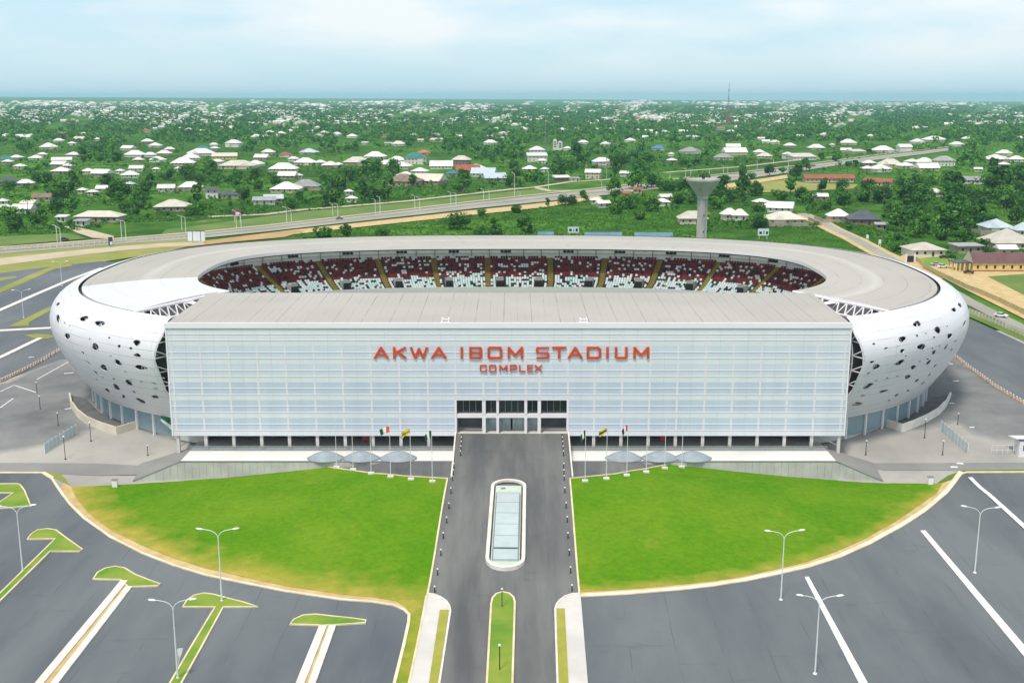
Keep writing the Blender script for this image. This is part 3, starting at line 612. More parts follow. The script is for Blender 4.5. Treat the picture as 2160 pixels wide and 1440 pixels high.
# arc-length table of angle
PHT = np.linspace(R(-75), R(255), 3001); _p = np.array([cc(p, 31) for p in PHT]); _s = np.concatenate([[0], np.cumsum(np.hypot(*(np.diff(_p, axis=0).T)))])
U0 = float(np.interp(R(90), PHT, _s))
def u_of(ph): return float(np.interp(ph, PHT, _s)) - U0
def ph_of(u): return float(np.interp(u + U0, _s, PHT))
def end_phi(v, sg):
    t = v / VL; xe = (70.9 if sg < 0 else 69.6) + (2.2 if sg < 0 else 2.3) * max(0.0, math.sin(math.pi * min(1, max(0, (t - .20) / .55)))) ** .8
    lo, hi = (R(181), R(262)) if sg < 0 else (R(-82), R(-1))
    for _ in range(40):
        mid = (lo + hi) / 2; x = abs(skin_pt(mid, v)[0])
        if sg < 0: lo, hi = (mid, hi) if x > xe else (lo, mid)
        else: lo, hi = (lo, mid) if x > xe else (mid, hi)
    return (lo + hi) / 2
# holes: (x, y, w, h, turn) in two enlarged views of the photograph
HL = [(372,152,80,62,-15),(530,200,92,62,10),(320,263,66,72,0),(108,158,34,72,0),(200,330,48,72,-15),(173,197,12,18,0),(225,226,10,14,0),(428,358,12,16,0),(625,346,22,14,20),(725,432,26,26,0),(843,453,28,20,10),(905,397,88,56,10),(908,524,64,46,10),(483,437,84,60,40),(235,435,66,18,55),(358,497,44,16,45),(408,597,66,18,45),(487,697,60,20,45),(570,650,92,46,35),(590,620,20,16,0),(715,598,90,46,30),(640,533,24,8,10),(945,648,124,52,15),(988,598,34,24,20),(985,752,72,32,20),(950,790,28,9,0),(825,800,96,46,30),(845,768,20,9,10),(672,763,20,16,0),(697,845,96,38,38),(608,880,76,24,42),(770,942,32,22,30),(738,930,26,10,20),(875,895,44,16,25),(1078,807,50,18,15),(1098,860,34,10,5),(945,985,96,42,28),(893,972,14,20,0),(1090,945,80,32,15),(1155,1035,120,42,18),(106,5,40,18,-50),(500,770,26,9,40),(560,745,22,8,40),(790,690,26,8,15),(860,600,22,7,10)]
HR = [(1222,205,84,58,15),(1430,268,66,72,0),(1595,62,46,50,10),(1655,15,28,38,-30),(1643,160,32,58,0),(1703,205,20,56,15),(1072,360,78,60,10),(1223,325,24,18,0),(1312,302,14,14,0),(1395,342,18,20,0),(1468,312,12,16,0),(1527,230,12,18,0),(1553,328,44,64,15),(1268,437,80,66,-25),(785,408,28,15,0),(908,453,34,15,-10),(1073,480,54,36,-20),(1110,530,20,10,-20),(1028,432,14,8,0),(1377,453,14,12,0),(1447,430,10,14,0),(1393,493,50,34,-40),(1515,440,60,22,-60),(1045,598,98,50,-20),(767,592,34,22,-10),(808,640,92,48,-20),(730,705,32,12,-10),(995,698,66,28,-20),(1185,645,68,34,-30),(1330,562,16,14,0),(1250,587,12,12,0),(1340,595,60,32,-45),(1405,630,52,13,-50),(1128,742,74,36,-25),(1020,735,22,9,-20),(917,755,22,9,-20),(808,780,24,9,-10),(725,835,118,44,-20),(1068,832,90,38,-28),(885,887,82,30,-15),(1220,780,62,20,-38),(1280,808,66,14,-42),(672,932,42,18,-10),(630,897,24,8,0),(823,977,88,44,-20),(1015,927,48,24,-25),(1130,882,26,16,-25),(613,1020,110,42,-15),(937,982,26,13,-20),(1345,725,40,10,-45),(1610,380,40,10,-55),(1570,470,40,10,-55)]
_PH = np.linspace(R(-75), R(255), 1100); _V = np.linspace(.3, VL - .15, 110)
_g3 = np.array([[skin_pt(p, v) for v in _V] for p in _PH]); _gx = np.zeros(_g3.shape[:2] + (2,))
_Z = _g3[..., 1] * CP - (_g3[..., 2] - HC) * SP; _gx[..., 0] = 1080 + FPX * _g3[..., 0] / _Z; _gx[..., 1] = 720 - FPX * (_g3[..., 1] * SP + (_g3[..., 2] - HC) * CP) / _Z
_du = np.gradient(_g3, axis=0); _dv = np.gradient(_g3, axis=1); _nr = np.cross(_dv, _du); _view = _g3 - np.array([0, 0, HC])
_sgn = np.sign(np.sum(_nr[550, 30] * np.array([0, 1.0, .0]))) or 1
_vis = (np.sum(_nr * _view, axis=2) * _sgn) < 0
def skin_inv(px, py):
    d = (_gx[..., 0] - px) ** 2 + (_gx[..., 1] - py) ** 2; d = np.where(_vis, d, 1e12); i, j = np.unravel_index(np.argmin(d), d.shape)
    if d[i, j] > 40: return None
    i = min(max(i, 1), len(_PH) - 2); j = min(max(j, 1), len(_V) - 2)
    J = np.array([(_gx[i + 1, j] - _gx[i - 1, j]) / 2, (_gx[i, j + 1] - _gx[i, j - 1]) / 2]).T; r = np.array([px, py]) - _gx[i, j]
    try: s = np.clip(np.linalg.solve(J, r), -1.5, 1.5)
    except Exception: s = (0, 0)
    return u_of(_PH[i] + s[0] * (_PH[1] - _PH[0])), float(_V[j] + s[1] * (_V[1] - _V[0]))
holes = []
rh = random.Random(3)
for lst, ox, oy in ((HL, 100, 640), (HR, 1680, 640)):
    for (hx, hy, hw, hh, an) in lst:
        cx, cy_ = ox + hx / 4.8, oy + hy / 4.8; a, b_ = hw / 9.6 * (1.03 if hw > 40 else 1.3), hh / 9.6 * (1.02 if hw > 40 else 1.35); n = 12 if hw > 30 else 7; pts = []; k1, k2 = rh.uniform(0, 6), rh.uniform(0, 6)
        for i in range(n):
            q = 2 * math.pi * i / n; r = 1 + .16 * math.sin(2 * q + k1) + .10 * math.sin(3 * q + k2)
            x, y = a * math.copysign(abs(math.cos(q)) ** 1.15, math.cos(q)) * r, b_ * math.copysign(abs(math.sin(q)) ** 1.15, math.sin(q)) * r; ca, sa = math.cos(R(an)), math.sin(R(an))
            p = skin_inv(cx + x * ca - y * sa, cy_ + x * sa + y * ca)
            if p is None or p[1] < .8 or p[1] > VL - .5: pts = None; break
            pts.append(Vector(p))
        if pts:
            ar = sum(pts[i].x * pts[(i + 1) % n].y - pts[(i + 1) % n].x * pts[i].y for i in range(n)) / 2
            c0 = sum(pts, Vector((0, 0))) / n
            if abs(ar) < .008 or max((p - c0).length for p in pts) > 4.5: continue
            if any((c0 - h[0]).length < h[1] + max((p - c0).length for p in pts) * .9 - .02 for h in holes): continue
            holes.append((c0, max((p - c0).length for p in pts), pts if ar > 0 else pts[::-1]))
print('HOLES', len(holes))
# outline of the sheet in (arc length, profile length)
nv = 26; vsteps = [VL * i / nv for i in range(nv + 1)]
eL = [(u_of(end_phi(v, -1)), v) for v in vsteps]; eR = [(u_of(end_phi(v, 1)), v) for v in vsteps]
def frow(u0, u1, v, st=1.6):
    n = int(abs(u1 - u0) / st); return [(u0 + (u1 - u0) * i / n, v) for i in range(1, n)]
outl = eR + frow(eR[-1][0], eL[-1][0], VL) + eL[::-1] + frow(eL[0][0], eR[0][0], 0)
outl = [Vector(p) for p in outl]; nb = len(outl); verts = list(outl); faces_in = [list(range(nb))]
for c0, r_, P in holes:
    k = len(verts); verts += P; faces_in.append(list(range(k, k + len(P)))[::-1])
for j in range(1, nv):
    v = VL * j / nv; u0 = eR[j][0] + .6; u1 = eL[j][0] - .6; n = int((u1 - u0) / 1.6)
    for i in range(n):
        p = Vector((u0 + (u1 - u0) * (i + .5 * (j % 2)) / n, v))
        if all((p - h[0]).length > h[1] + .25 or not inside(h[2], p.x, p.y) and seg_d(p.x, p.y, h[2] + h[2][:1]) > .25 for h in holes): verts.append(p)
res = geometry.delaunay_2d_cdt(verts, [], faces_in, 0, 1e-5)
b = MB(); uvs = []
cent = [h for h in holes]
P2 = res[0]
for p in P2: b.v.append(skin_pt(ph_of(p.x), p.y)); uvs.append((p.x + 500, p.y))
for f in res[2]:
    c0 = (P2[f[0]] + P2[f[1]] + P2[f[2]]) / 3
    if any((c0 - h[0]).length < h[1] and inside(h[2], c0.x, c0.y) for h in holes): continue
    jj = min(nv, max(0, int(round(c0.y / VL * nv))))
    if c0.x < eR[jj][0] - .4 or c0.x > eL[jj][0] + .4: continue
    a = (P2[f[1]] - P2[f[0]]).cross(P2[f[2]] - P2[f[0]])
    b.f.append(tuple(f) if a < 0 else tuple(f)[::-1]); b.m.append(0)
# reveals round each hole
for c0, r_, P in holes:
    n = len(P); k = len(b.v)
    for p in P: b.v.append(skin_pt(ph_of(p.x), p.y)); uvs.append((p.x + 500, p.y))
    for p in P: b.v.append(skin_pt(ph_of(p.x), p.y, -min(.2, r_ * .25))); uvs.append((p.x + 500, p.y))
    for i in range(n): b.f.append((k + i, k + (i + 1) % n, k + n + (i + 1) % n, k + n + i)); b.m.append(0)
skin = b.build('outer_skin', M_skin, stad, SO, uvs=uvs)
skin.data.polygons.foreach_set('use_smooth', [True] * len(skin.data.polygons))
try:
    skin.data.set_sharp_from_angle(angle=R(40))
except Exception: pass
# frame behind the skin and the dark wall behind that
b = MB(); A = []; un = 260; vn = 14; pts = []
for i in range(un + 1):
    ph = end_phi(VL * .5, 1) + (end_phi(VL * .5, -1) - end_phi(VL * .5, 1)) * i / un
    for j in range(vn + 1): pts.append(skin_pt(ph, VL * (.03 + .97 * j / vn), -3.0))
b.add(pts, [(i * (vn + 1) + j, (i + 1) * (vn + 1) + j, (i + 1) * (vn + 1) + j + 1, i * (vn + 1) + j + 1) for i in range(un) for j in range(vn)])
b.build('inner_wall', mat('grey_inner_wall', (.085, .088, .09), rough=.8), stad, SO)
b = MB()
for rng_ in ((end_phi(VL * .5, 1) + .01, R(40)), (R(140), end_phi(VL * .5, -1) - .01)):
    n = int((u_of(rng_[1]) - u_of(rng_[0])) / 3.2)
    cols = [[Vector(skin_pt(ph_of(u_of(rng_[0]) + (u_of(rng_[1]) - u_of(rng_[0])) * (i + .5 * (j % 2)) / n), VL * (.08 + .9 * j / 9), -.8)) for i in range(n + 1)] for j in range(10)]
    for j in range(9):
        for i in range(n):
            b.tube(cols[j][i], cols[j + 1][i], .16, n=4, cap=False)
            b.tube(cols[j][i] if j % 2 else cols[j][i + 1], cols[j + 1][i + 1] if j % 2 else cols[j + 1][i], .16, n=4, cap=False)
        for i in range(n): b.tube(cols[j][i], cols[j][i + 1], .09, n=4, cap=False)
b.build('space_frame', M_white, stad, SO)
# white ribs in the slot between skin and entrance block
for sg in (-1, 1):
    b = MB(); Q = [Vector(skin_pt(end_phi(VL * t, sg), VL * t, -.2)) for t in np.linspace(.16, .95, 14)]
    I = [Vector((sg * 69.0, 227.5, q.z)) for q in Q]
    K = [(q * .45 + i_ * .55) for q, i_ in zip(Q, I)]
    for i in range(13):
        b.tube(K[i], K[i + 1], .16, n=5); b.tube(Q[i], K[i + 1] if i % 2 else K[i], .13, n=5); b.tube(K[i], I[i + (1 if i % 2 else 0)], .12, n=5)
    b.path(Q, .18, 5); b.build('edge_rib', M_white, stad, SO)

# --- glazed base under the skin
basz = (0.0, 5.2)
wall = MB(); A = [cc(R(-58) + (R(296)) * i / 260, 27.2, 0) for i in range(261)]; wall.ribbon([(x, y, 5.2) for x, y, z in A], [(x, y, -.5) for x, y, z in A]); wall = wall.build('base_wall', M_conc, stad, SO)
lid = MB(); lid.ribbon([skin_pt(R(-58) + R(296) * i / 260, VL) for i in range(261)], [(p[0], p[1], 4.75) for p in A]); lid.build('skin_soffit', M_white, stad, SO)
for r0, r1 in (((R(-52)), R(6)), (R(174), R(232))):
    u0, u1 = u_of(r0), u_of(r1); n = int((u1 - u0) / 6.2)
    for i in range(n):
        pa, pb = ph_of(u0 + (u1 - u0) * i / n + .35), ph_of(u0 + (u1 - u0) * (i + 1) / n - .35)
        g = MB(); rows = [ph_of(u_of(pa) + (u_of(pb) - u_of(pa)) * k / 4) for k in range(5)]
        g.ribbon([cc(p, 27.55, 4.5) for p in rows], [cc(p, 27.55, .25) for p in rows]); g.ribbon([cc(p, 27.2, 4.5) for p in rows], [cc(p, 27.55, 4.5) for p in rows]); g.build('glass_panel', M_glassb, wall, (0, 0, 0)).location = (0, -223, 0)
        c = cc(pa - .35 / 110, 27.75, 0); pm = MB(); pm.cbox((c[0], c[1], -.3), .45, .45, 5.1, pa); pm.build('base_column', M_white, stad, SO)
bowl = MB()

# --- seating bowl
def tier(name, prof_, a0, a1, m, n=220):
    b = MB(); k = len(prof_); pts = []
    for i in range(n + 1):
        ph = a0 + (a1 - a0) * i / n
        for o, z in prof_: pts.append(cc(ph, o, z))
    b.add(pts, [(i * k + j, (i + 1) * k + j, (i + 1) * k + j + 1, i * k + j + 1) for i in range(n) for j in range(k - 1)])
    return b.build(name, m, stad, SO)
S0, S1 = R(-52), R(232)
NR = 17; rows = [(-3.2 + .86 * i, 14.0 + .475 * i) for i in range(NR)]
pr = []
for o, z in rows: pr += [(o, z), (o + .85, z)]
M_tier = mat('maroon_stand_concrete', (.045, .016, .016), (.075, .03, .028), .3, rough=.9)
ut = tier('upper_tier', pr, S0, S1, M_tier)
tier('tier_front_wall', [(-3.9, 13.0), (-3.9, 14.9), (-3.6, 14.9), (-3.6, 13.6)], S0, S1, mat('pale_parapet', (.55, .57, .57), rough=.7))
tier('concourse_slab', [(-3.9, 13.0), (4, 13.0), (4, 9.6), (0.5, 9.6)], S0, S1, M_dark)
lr = [(.4 - .86 * i, 9.8 - .42 * i) for i in range(22)]; pr = []
for o, z in lr: pr += [(o, z), (o - .85, z)]
lt = tier('lower_tier', pr, S0, S1, mat('grey_stand_concrete', (.10, .10, .10), (.14, .14, .14), .3, rough=.9))
tier('back_wall', [(11.7, 21.0), (11.7, 26.4), (14, 26.4)], S0, S1, mat('white_gallery_wall', (.86, .88, .88), (.74, .76, .76), .35, rough=.8, detail=7))
tier('inner_edge_beam', [(.4, 26.1), (.4, 25.75), (.8, 25.75)], PI_R, PI_L, M_dark)
seat_m = [mat('dark_red_seat', (.17, .022, .022), rough=.6), mat('white_seat', (.64, .68, .69), rough=.6), mat('pale_teal_seat', (.50, .66, .64), rough=.6), mat('dark_green_seat', (.015, .06, .045), rough=.6), mat('black_seat', (.012, .012, .012), rough=.6), mat('yellow_seat', (.42, .33, .03), rough=.6), mat('maroon_seat', (.085, .014, .017), rough=.6)]
stair_px = [458, 573, 690, 807, 919, 1030, 1162, 1272, 1382, 1497, 1610, 1700]
def stand_phi(px):
    return min(np.linspace(R(5), R(175), 1500), key=lambda p: abs(proj(cc(p, 4.0, 17.5))[0] - px))
stair_ph = [stand_phi(p) for p in stair_px]
PS = np.linspace(S0, S1, 4000); _q = np.array([cc(p, 3) for p in PS]); _qs = np.concatenate([[0], np.cumsum(np.hypot(*(np.diff(_q, axis=0).T)))])
su = lambda p: float(np.interp(p, PS, _qs)); sp = lambda s: float(np.interp(s, _qs, PS))
stair_s = [su(p) for p in stair_ph]; tun_s = [su(p) + (-3.4 if px < 1100 else 3.4) * -1 * (1 if px < 1700 else 1) for p, px in zip(stair_ph, stair_px)]
tun_s = [s_ - 3.6 if px < 1100 else s_ + 3.6 for s_, px in zip(stair_s, stair_px)]
def seats(rows_, tiername, lower=False):
    vsl, fsl, ml = [], [], []; rs = random.Random(11)
    L = _qs[-1]; w_ = .8
    for ri, (o, z) in enumerate(rows_):
        n = int(L / w_); prev = 0
        for i in range(n):
            s = (i + .5) * w_
            if min(abs(s - q) for q in stair_s) < 1.0: continue
            if not lower and ri < 5 and min(abs(s - q) for q in tun_s) < 1.6: continue
            if rs.random() < .05: continue
            if lower: k = rs.choices(range(7), (1, 5, 2, 2, 4, .5, 3))[0]
            elif ri < 6: k = rs.choices(range(7), (.25, 6, 5.5, 1.6, 1.3, .12, .35))[0]
            elif ri == 6: k = rs.choices(range(7), (4, 3, 1, .5, .5, 0, 4))[0]
            else: k = rs.choices(range(7), (5.2, 1.5 if ri < 14 else .7, .45, .15, .6, 0, 3.2))[0]
            if rs.random() < .1: k = prev
            prev = k
            ph0, ph1 = sp(s - .34), sp(s + .34); d = -1 if lower else 1
            a, b_ = cc(ph0, o + .12 * d), cc(ph1, o + .12 * d); c, e_ = cc(ph1, o + .62 * d), cc(ph0, o + .62 * d); q = len(vsl)
            for p in (a, b_, c, e_): vsl.append((p[0], p[1], z + .38))
            for p in (e_, c): vsl.append((p[0], p[1], z + .86))
            for p in (a, b_): vsl.append((p[0], p[1], z))
            fsl += [(q, q + 1, q + 2, q + 3), (q + 3, q + 2, q + 5, q + 4), (q + 6, q + 7, q + 1, q)]; ml += [k] * 3
    b = MB(); b.v, b.f, b.m = vsl, fsl, ml
    o_ = b.build('seats', seat_m, tiername); o_['kind'] = 'stuff'; o_.location = (0, -223, 0); return o_
seats(rows, ut); seats([(o - .1, z) for o, z in lr[:9]], lt, True)
M_olive = mat('olive_stair', (.20, .16, .022), (.26, .21, .04), .5, rough=.85)
for i, ph in enumerate(stair_ph):
    s = su(ph); b = MB(); A = []; B_ = []
    for o, z in rows: A += [cc(sp(s - .85), o, z + .30), cc(sp(s - .85), o + .86, z + .30)]; B_ += [cc(sp(s + .85), o, z + .30), cc(sp(s + .85), o + .86, z + .30)]
    b.ribbon(A, B_); b.build('stairway', M_olive, stad, SO)
    if i < 11:
        t = tun_s[i]; p0, p1 = sp(t - 1.15), sp(t + 1.15); b = MB()
        fr = [cc(p0, -1.6, 14.6), cc(p1, -1.6, 14.6)]; bk = [cc(p0, .5, 14.6), cc(p1, .5, 14.6)]
        up = lambda p, h: (p[0], p[1], p[2] + h)
        b.add([fr[0], fr[1], up(fr[1], 2.0), up(fr[0], 2.0)], [(0, 1, 2, 3)], 1)
        b.add([up(fr[0], 2.0), up(fr[1], 2.0), up(bk[1], 2.6), up(bk[0], 2.6)], [(0, 1, 2, 3)], 0)
        b.add([up(fr[0], 2.0), up(fr[1], 2.0), up(fr[1], 3.0), up(fr[0], 3.0)], [(0, 1, 2, 3)], 0)
        b.add([fr[0], up(fr[0], 2.6), up(bk[0], 2.6), bk[0]], [(0, 1, 2, 3)], 0); b.add([fr[1], up(fr[1], 2.6), up(bk[1], 2.6), bk[1]], [(0, 1, 2, 3)], 0)
        b.build('tunnel_mouth', [mat('grey_tunnel_concrete', (.30, .31, .31), rough=.8), M_black], stad, SO)
# posts and floodlights under the roof edge
for s in np.arange(4, _qs[-1], 5.4):
    ph = sp(s)
    if not (R(-20) < ph < R(200)): continue
    b = MB(); b.tube(cc(ph, 11.4, 21.4), cc(ph, 11.4, 26.6), .13, n=5); b.tube(cc(ph, 11.4, 26.2), cc(ph, 1.0, 26.0), .13, n=5); b.build('gallery_post', M_metal, stad, SO)
b = MB(); b.path([cc(sp(s), 11.3, 23.2) for s in np.arange(2, _qs[-1], 4)], .09, 4); b.path([cc(sp(s), 5, 25.6) for s in np.arange(2, _qs[-1], 4)], .12, 4); b.build('gallery_rail', M_metal, stad, SO)
for s_ in stair_s[:-1]:
    p = cc(sp(s_ - 5.5), 1.2, 24.7); b = MB()
    for k in (-1, 0, 1): q = cc(sp(s_ - 5.5 + k * 1.15), 1.2, 24.8); b.cbox(q, .95, .5, .75, 0); b.tube((q[0], q[1], 25.5), (q[0], q[1], 26.1), .06, n=4)
    qs_ = [cc(sp(s_ - 5.5 + k * 1.15), 1.2, 25.1) for k in (-1, 0, 1)]; b.path(qs_, .2, 5)
    b.build('floodlight', M_black, stad, SO)
b = MB(); b.prism([cc(R(a), -24) for a in range(0, 360, 4)], .1, .3); b.build('running_track', mat('brown_red_track', (.30, .09, .06), rough=.9), stad, SO)
b = MB(); b.box(-53, 53, 263, 331, .3, .36); b.build('pitch', M_isl, stad, SO)

# --- entrance block
FY = 223.2
def fx(px, py=922): return at_y(px, py, FY).x
def fz(py): return at_y(1080, py, FY).z
XL, XR = fx(363), fx(1782); EXL, EXR = -11.45, 11.35; ZB, ZT = 3.1, 3.1 + 18 * 1.268
ETOP = ZB + 6 * 1.268; RY = 257.0; RZ = 26.9
b = MB(); b.box(XL + .5, XR - .5, FY + .35, FY + .36 + .2, ETOP, ZT + .6); 
for sg, x in ((-1, XL + .3), (1, XR - .3)): b.box(min(x, x - sg * .4), max(x, x - sg * .4), FY + .35, RY, ZB, 26)
b.box(XL + .5, EXL, FY + .35, FY + .55, ZB, ETOP); b.box(EXR, XR - .5, FY + .35, FY + .55, ZB, ETOP)
block = b.build('entrance_block', M_white, stad, SO)
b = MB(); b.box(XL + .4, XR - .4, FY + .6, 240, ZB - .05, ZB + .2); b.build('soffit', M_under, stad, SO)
b = MB(); v4 = [(XL + .2, FY - .15, RZ - .15), (XR - .2, FY - .15, RZ - .15), (69.6, RY, RZ + .4), (-70.4, RY, RZ + .4)]; v5 = [(p[0], p[1], p[2] - .9) for p in v4]
b.add(v4 + v5, [(0, 1, 2, 3), (7, 6, 5, 4), (1, 5, 6, 2), (2, 6, 7, 3), (3, 7, 4, 0), (0, 4, 5, 1)])
b.build('stand_roof', M_froof, stad, SO, uvs=[(p[0] + 200, p[1]) for p in v4 + v5])['label'] = 'grey ribbed flat roof over the entrance block'
b = MB(); b.box(XL - .05, XR + .05, FY - .25, FY + .3, ZT, RZ + .12); b.build('parapet', M_white, stad, SO)
for x in (XL + .02, XR - .32): b = MB(); b.box(x, x + .3, FY - .1, FY + .34, ZB, ZT); b.build('corner_trim', M_white, stad, SO)
mullL = [374 + 58.9 * k for k in range(11)]; mullR = [1195 + 57.6 * k for k in range(11)]
MX = [fx(p) for p in mullL] + [fx(p) for p in (1020.5, 1050, 1109, 1137.5)] + [fx(p) for p in mullR]
MX[10] = EXL - .15; MX[15] = EXR + .15
PM = [mat('pale_translucent_panel', (.645, .68, .735), (.69, .72, .77), .12, rough=.3, detail=3, stretch=(3, 1, .25)), mat('blue_translucent_panel', (.47, .545, .655), (.52, .59, .695), .12, rough=.3, detail=3, stretch=(3, 1, .25)), mat('upper_grey_panel', (.655, .68, .715), (.69, .71, .74), .12, rough=.32, detail=3, stretch=(3, 1, .25)), mat('glare_lightened_panel', (.57, .62, .70), (.61, .655, .73), .12, rough=.3, detail=3, stretch=(3, 1, .25)), mat('joint_grey', (.48, .52, .56), rough=.6)]
edges = [XL + .32] + MX + [XR - .32]
for a, c in zip(edges[:-1], edges[1:]):
    if c - a < .3: continue
    b = MB(); over = a > EXL - .4 and c < EXR + .4
    for i in range(6 if over else 0, 18):
        k = 2 if i >= 15 else (0 if i % 3 == 0 else (1 if i < 9 else 3)); z0 = ZB + i * 1.268  # blue rows higher up get a lighter colour that stands for sky glare
        b.box(a + .02, c - .02, FY, FY + .1, z0 + .012, z0 + 1.256, k)
        if c - a > 3:   # fine joint half way along each sheet
            b.box((a + c) / 2 - .025, (a + c) / 2 + .025, FY - .02, FY, z0 + .02, z0 + 1.25, 4)
    b.build('cladding_bay', PM, block)
for o in [c for c in block.children]: o.location = (0, -223, 0)
M_mull = mat('facade_mullion_white', (.70, .685, .73), rough=.5)
for i, x in enumerate(MX):
    over = EXL < x < EXR; b = MB(); wd = .21 if not over else .27
    b.box(x - wd, x + wd, FY - .05, FY + .02, ETOP if over else ZB, ZB + 15 * 1.268); b.box(x - .08, x + .08, FY - .05, FY + .02, ZB + 15 * 1.268, ZT); o = b.build('mullion', M_mull, block); o.location = (0, -223, 0)
M_rail = mat('facade_rail_white', (.78, .76, .79), rough=.45)
for i in range(1, 19):
    if i < 16 and i % 3 == 0: continue
    z = ZB + i * 1.268; hh = .07 if i < 9 else (.05 if i < 15 else .02); b = MB()
    for a, c in ([(XL + .32, EXL), (EXR, XR - .32)] if z < ETOP else [(XL + .32, XR - .32)]): b.box(a, c, FY - .09, FY + .03, z - hh, z + hh)
    o = b.build('rail', M_rail, block); o.location = (0, -223, 0)
for px in (939, 1231):
    p = at_y(px, 684, FY + .2); b = MB()
    for k in (-.75, .55): b.box(p.x + k, p.x + k + .25, FY + .4, FY + 2.6, RZ - .1, RZ + .75)
    b.box(p.x - .75, p.x + .8, FY + .9, FY + 1.15, RZ + .5, RZ + .74); b.box(p.x - 1.0, p.x + 1.05, FY + .1, FY + .5, RZ - .2, RZ + .2)
    b.build('roof_bracket', M_white, stad, SO)
# undercroft
b = MB(); PL = [(x, FY + .9) for x in [MX[i] for i in range(10)] + [MX[i] for i in range(16, 26)]]
for x, y in PL:
    b = MB(); lowz = -2.6 if (x < -69 or x > 66.5) else 0
    b.cbox((x, y - .3, lowz), .62, .62, ZB - lowz); b.build('pillar', M_conc, stad, SO)
for x, y in PL[::1]:
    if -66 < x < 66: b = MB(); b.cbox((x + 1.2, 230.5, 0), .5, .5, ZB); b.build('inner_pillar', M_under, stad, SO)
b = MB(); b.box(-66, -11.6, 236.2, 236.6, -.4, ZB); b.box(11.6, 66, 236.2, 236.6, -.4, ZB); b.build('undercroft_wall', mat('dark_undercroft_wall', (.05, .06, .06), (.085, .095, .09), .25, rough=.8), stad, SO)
for i, x in enumerate([MX[j] for j in range(1, 10)] + [MX[j] for j in range(16, 25)]):
    b = MB(); b.box(x + .5, x + 2.6, 233.0, 233.15, 0, 2.8); b.build('glazed_door', M_glassd if i % 3 else mat('grey_door_panel', (.22, .24, .24), rough=.5), stad, SO)
for px in (771, 1397):
    x = at_y(px, 930, FY + 4).x; b = MB(); b.box(x - .55, x + .55, FY + 3.6, FY + 4.2, .9, 2.0); b.build('red_cabinet', mat('dark_red_cabinet', (.38, .02, .03), rough=.5), stad, SO)
# entrance recess
RYB = FY + 5.0; FL = 3.62
b = MB(); b.box(EXL, EXR, FY - .02, RYB, FL - .3, FL); b.build('entrance_floor', M_conc, stad, SO)
for x in (EXL - .35, EXR): b = MB(); b.box(x, x + .35, FY - .12, RYB, ZB, ETOP); b.build('entrance_reveal', M_white, stad, SO)
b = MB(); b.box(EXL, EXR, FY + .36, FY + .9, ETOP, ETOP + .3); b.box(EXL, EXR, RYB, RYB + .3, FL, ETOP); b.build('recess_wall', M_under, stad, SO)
zb0, zb1 = 6.95, 7.75
b = MB(); b.box(EXL, EXR, FY + .1, FY + .9, zb0, zb1); b.build('floor_band', M_white, stad, SO)
cols = [(1017, 1024.5), (1047, 1052.5), (1106, 1112), (1134, 1141)]; cx_ = [(fx(a, 880), fx(c, 880)) for a, c in cols]
for a, c in cx_: b = MB(); b.box(a, c, FY + .05, FY + .7, FL, zb0); b.box(a, c, FY + .05, FY + .7, zb1, ETOP); b.build('entrance_column', M_white, stad, SO)
xs_ = [EXL] + [q for t in cx_ for q in t] + [EXR]
for i in range(5):
    a, c = xs_[2 * i] + .02, xs_[2 * i + 1] - .02
    f = MB(); n = 4 if c - a > 3 else 2
    for k in range(1, n): x = a + (c - a) * k / n; f.box(x - .05, x + .05, FY + 1.42, FY + 1.5, zb1, ETOP)
    f.box(a, c, FY + 1.42, FY + 1.5, zb1, zb1 + .12)
    f = f.build('window', M_metal, stad, SO); g = MB(); g.box(a, c, FY + 1.52, FY + 1.56, zb1 + .02, ETOP); g.build('pane', M_glassd, f).location = (0, -223, 0)
    M_door = mat('grey_teal_door', (.20, .255, .27), (.28, .33, .34), .6, rough=.35, stretch=(3, 1, .3))
    if i in (1, 2, 3):
        spans = [(a, c)] if i != 2 else [(a, (a + c) / 2 - .2), ((a + c) / 2 + .2, c)]
        for p, q in spans: g = MB(); g.box(p, q, FY + 2.2, FY + 2.3, FL, zb0); g.build('entrance_door', M_door, stad, SO)

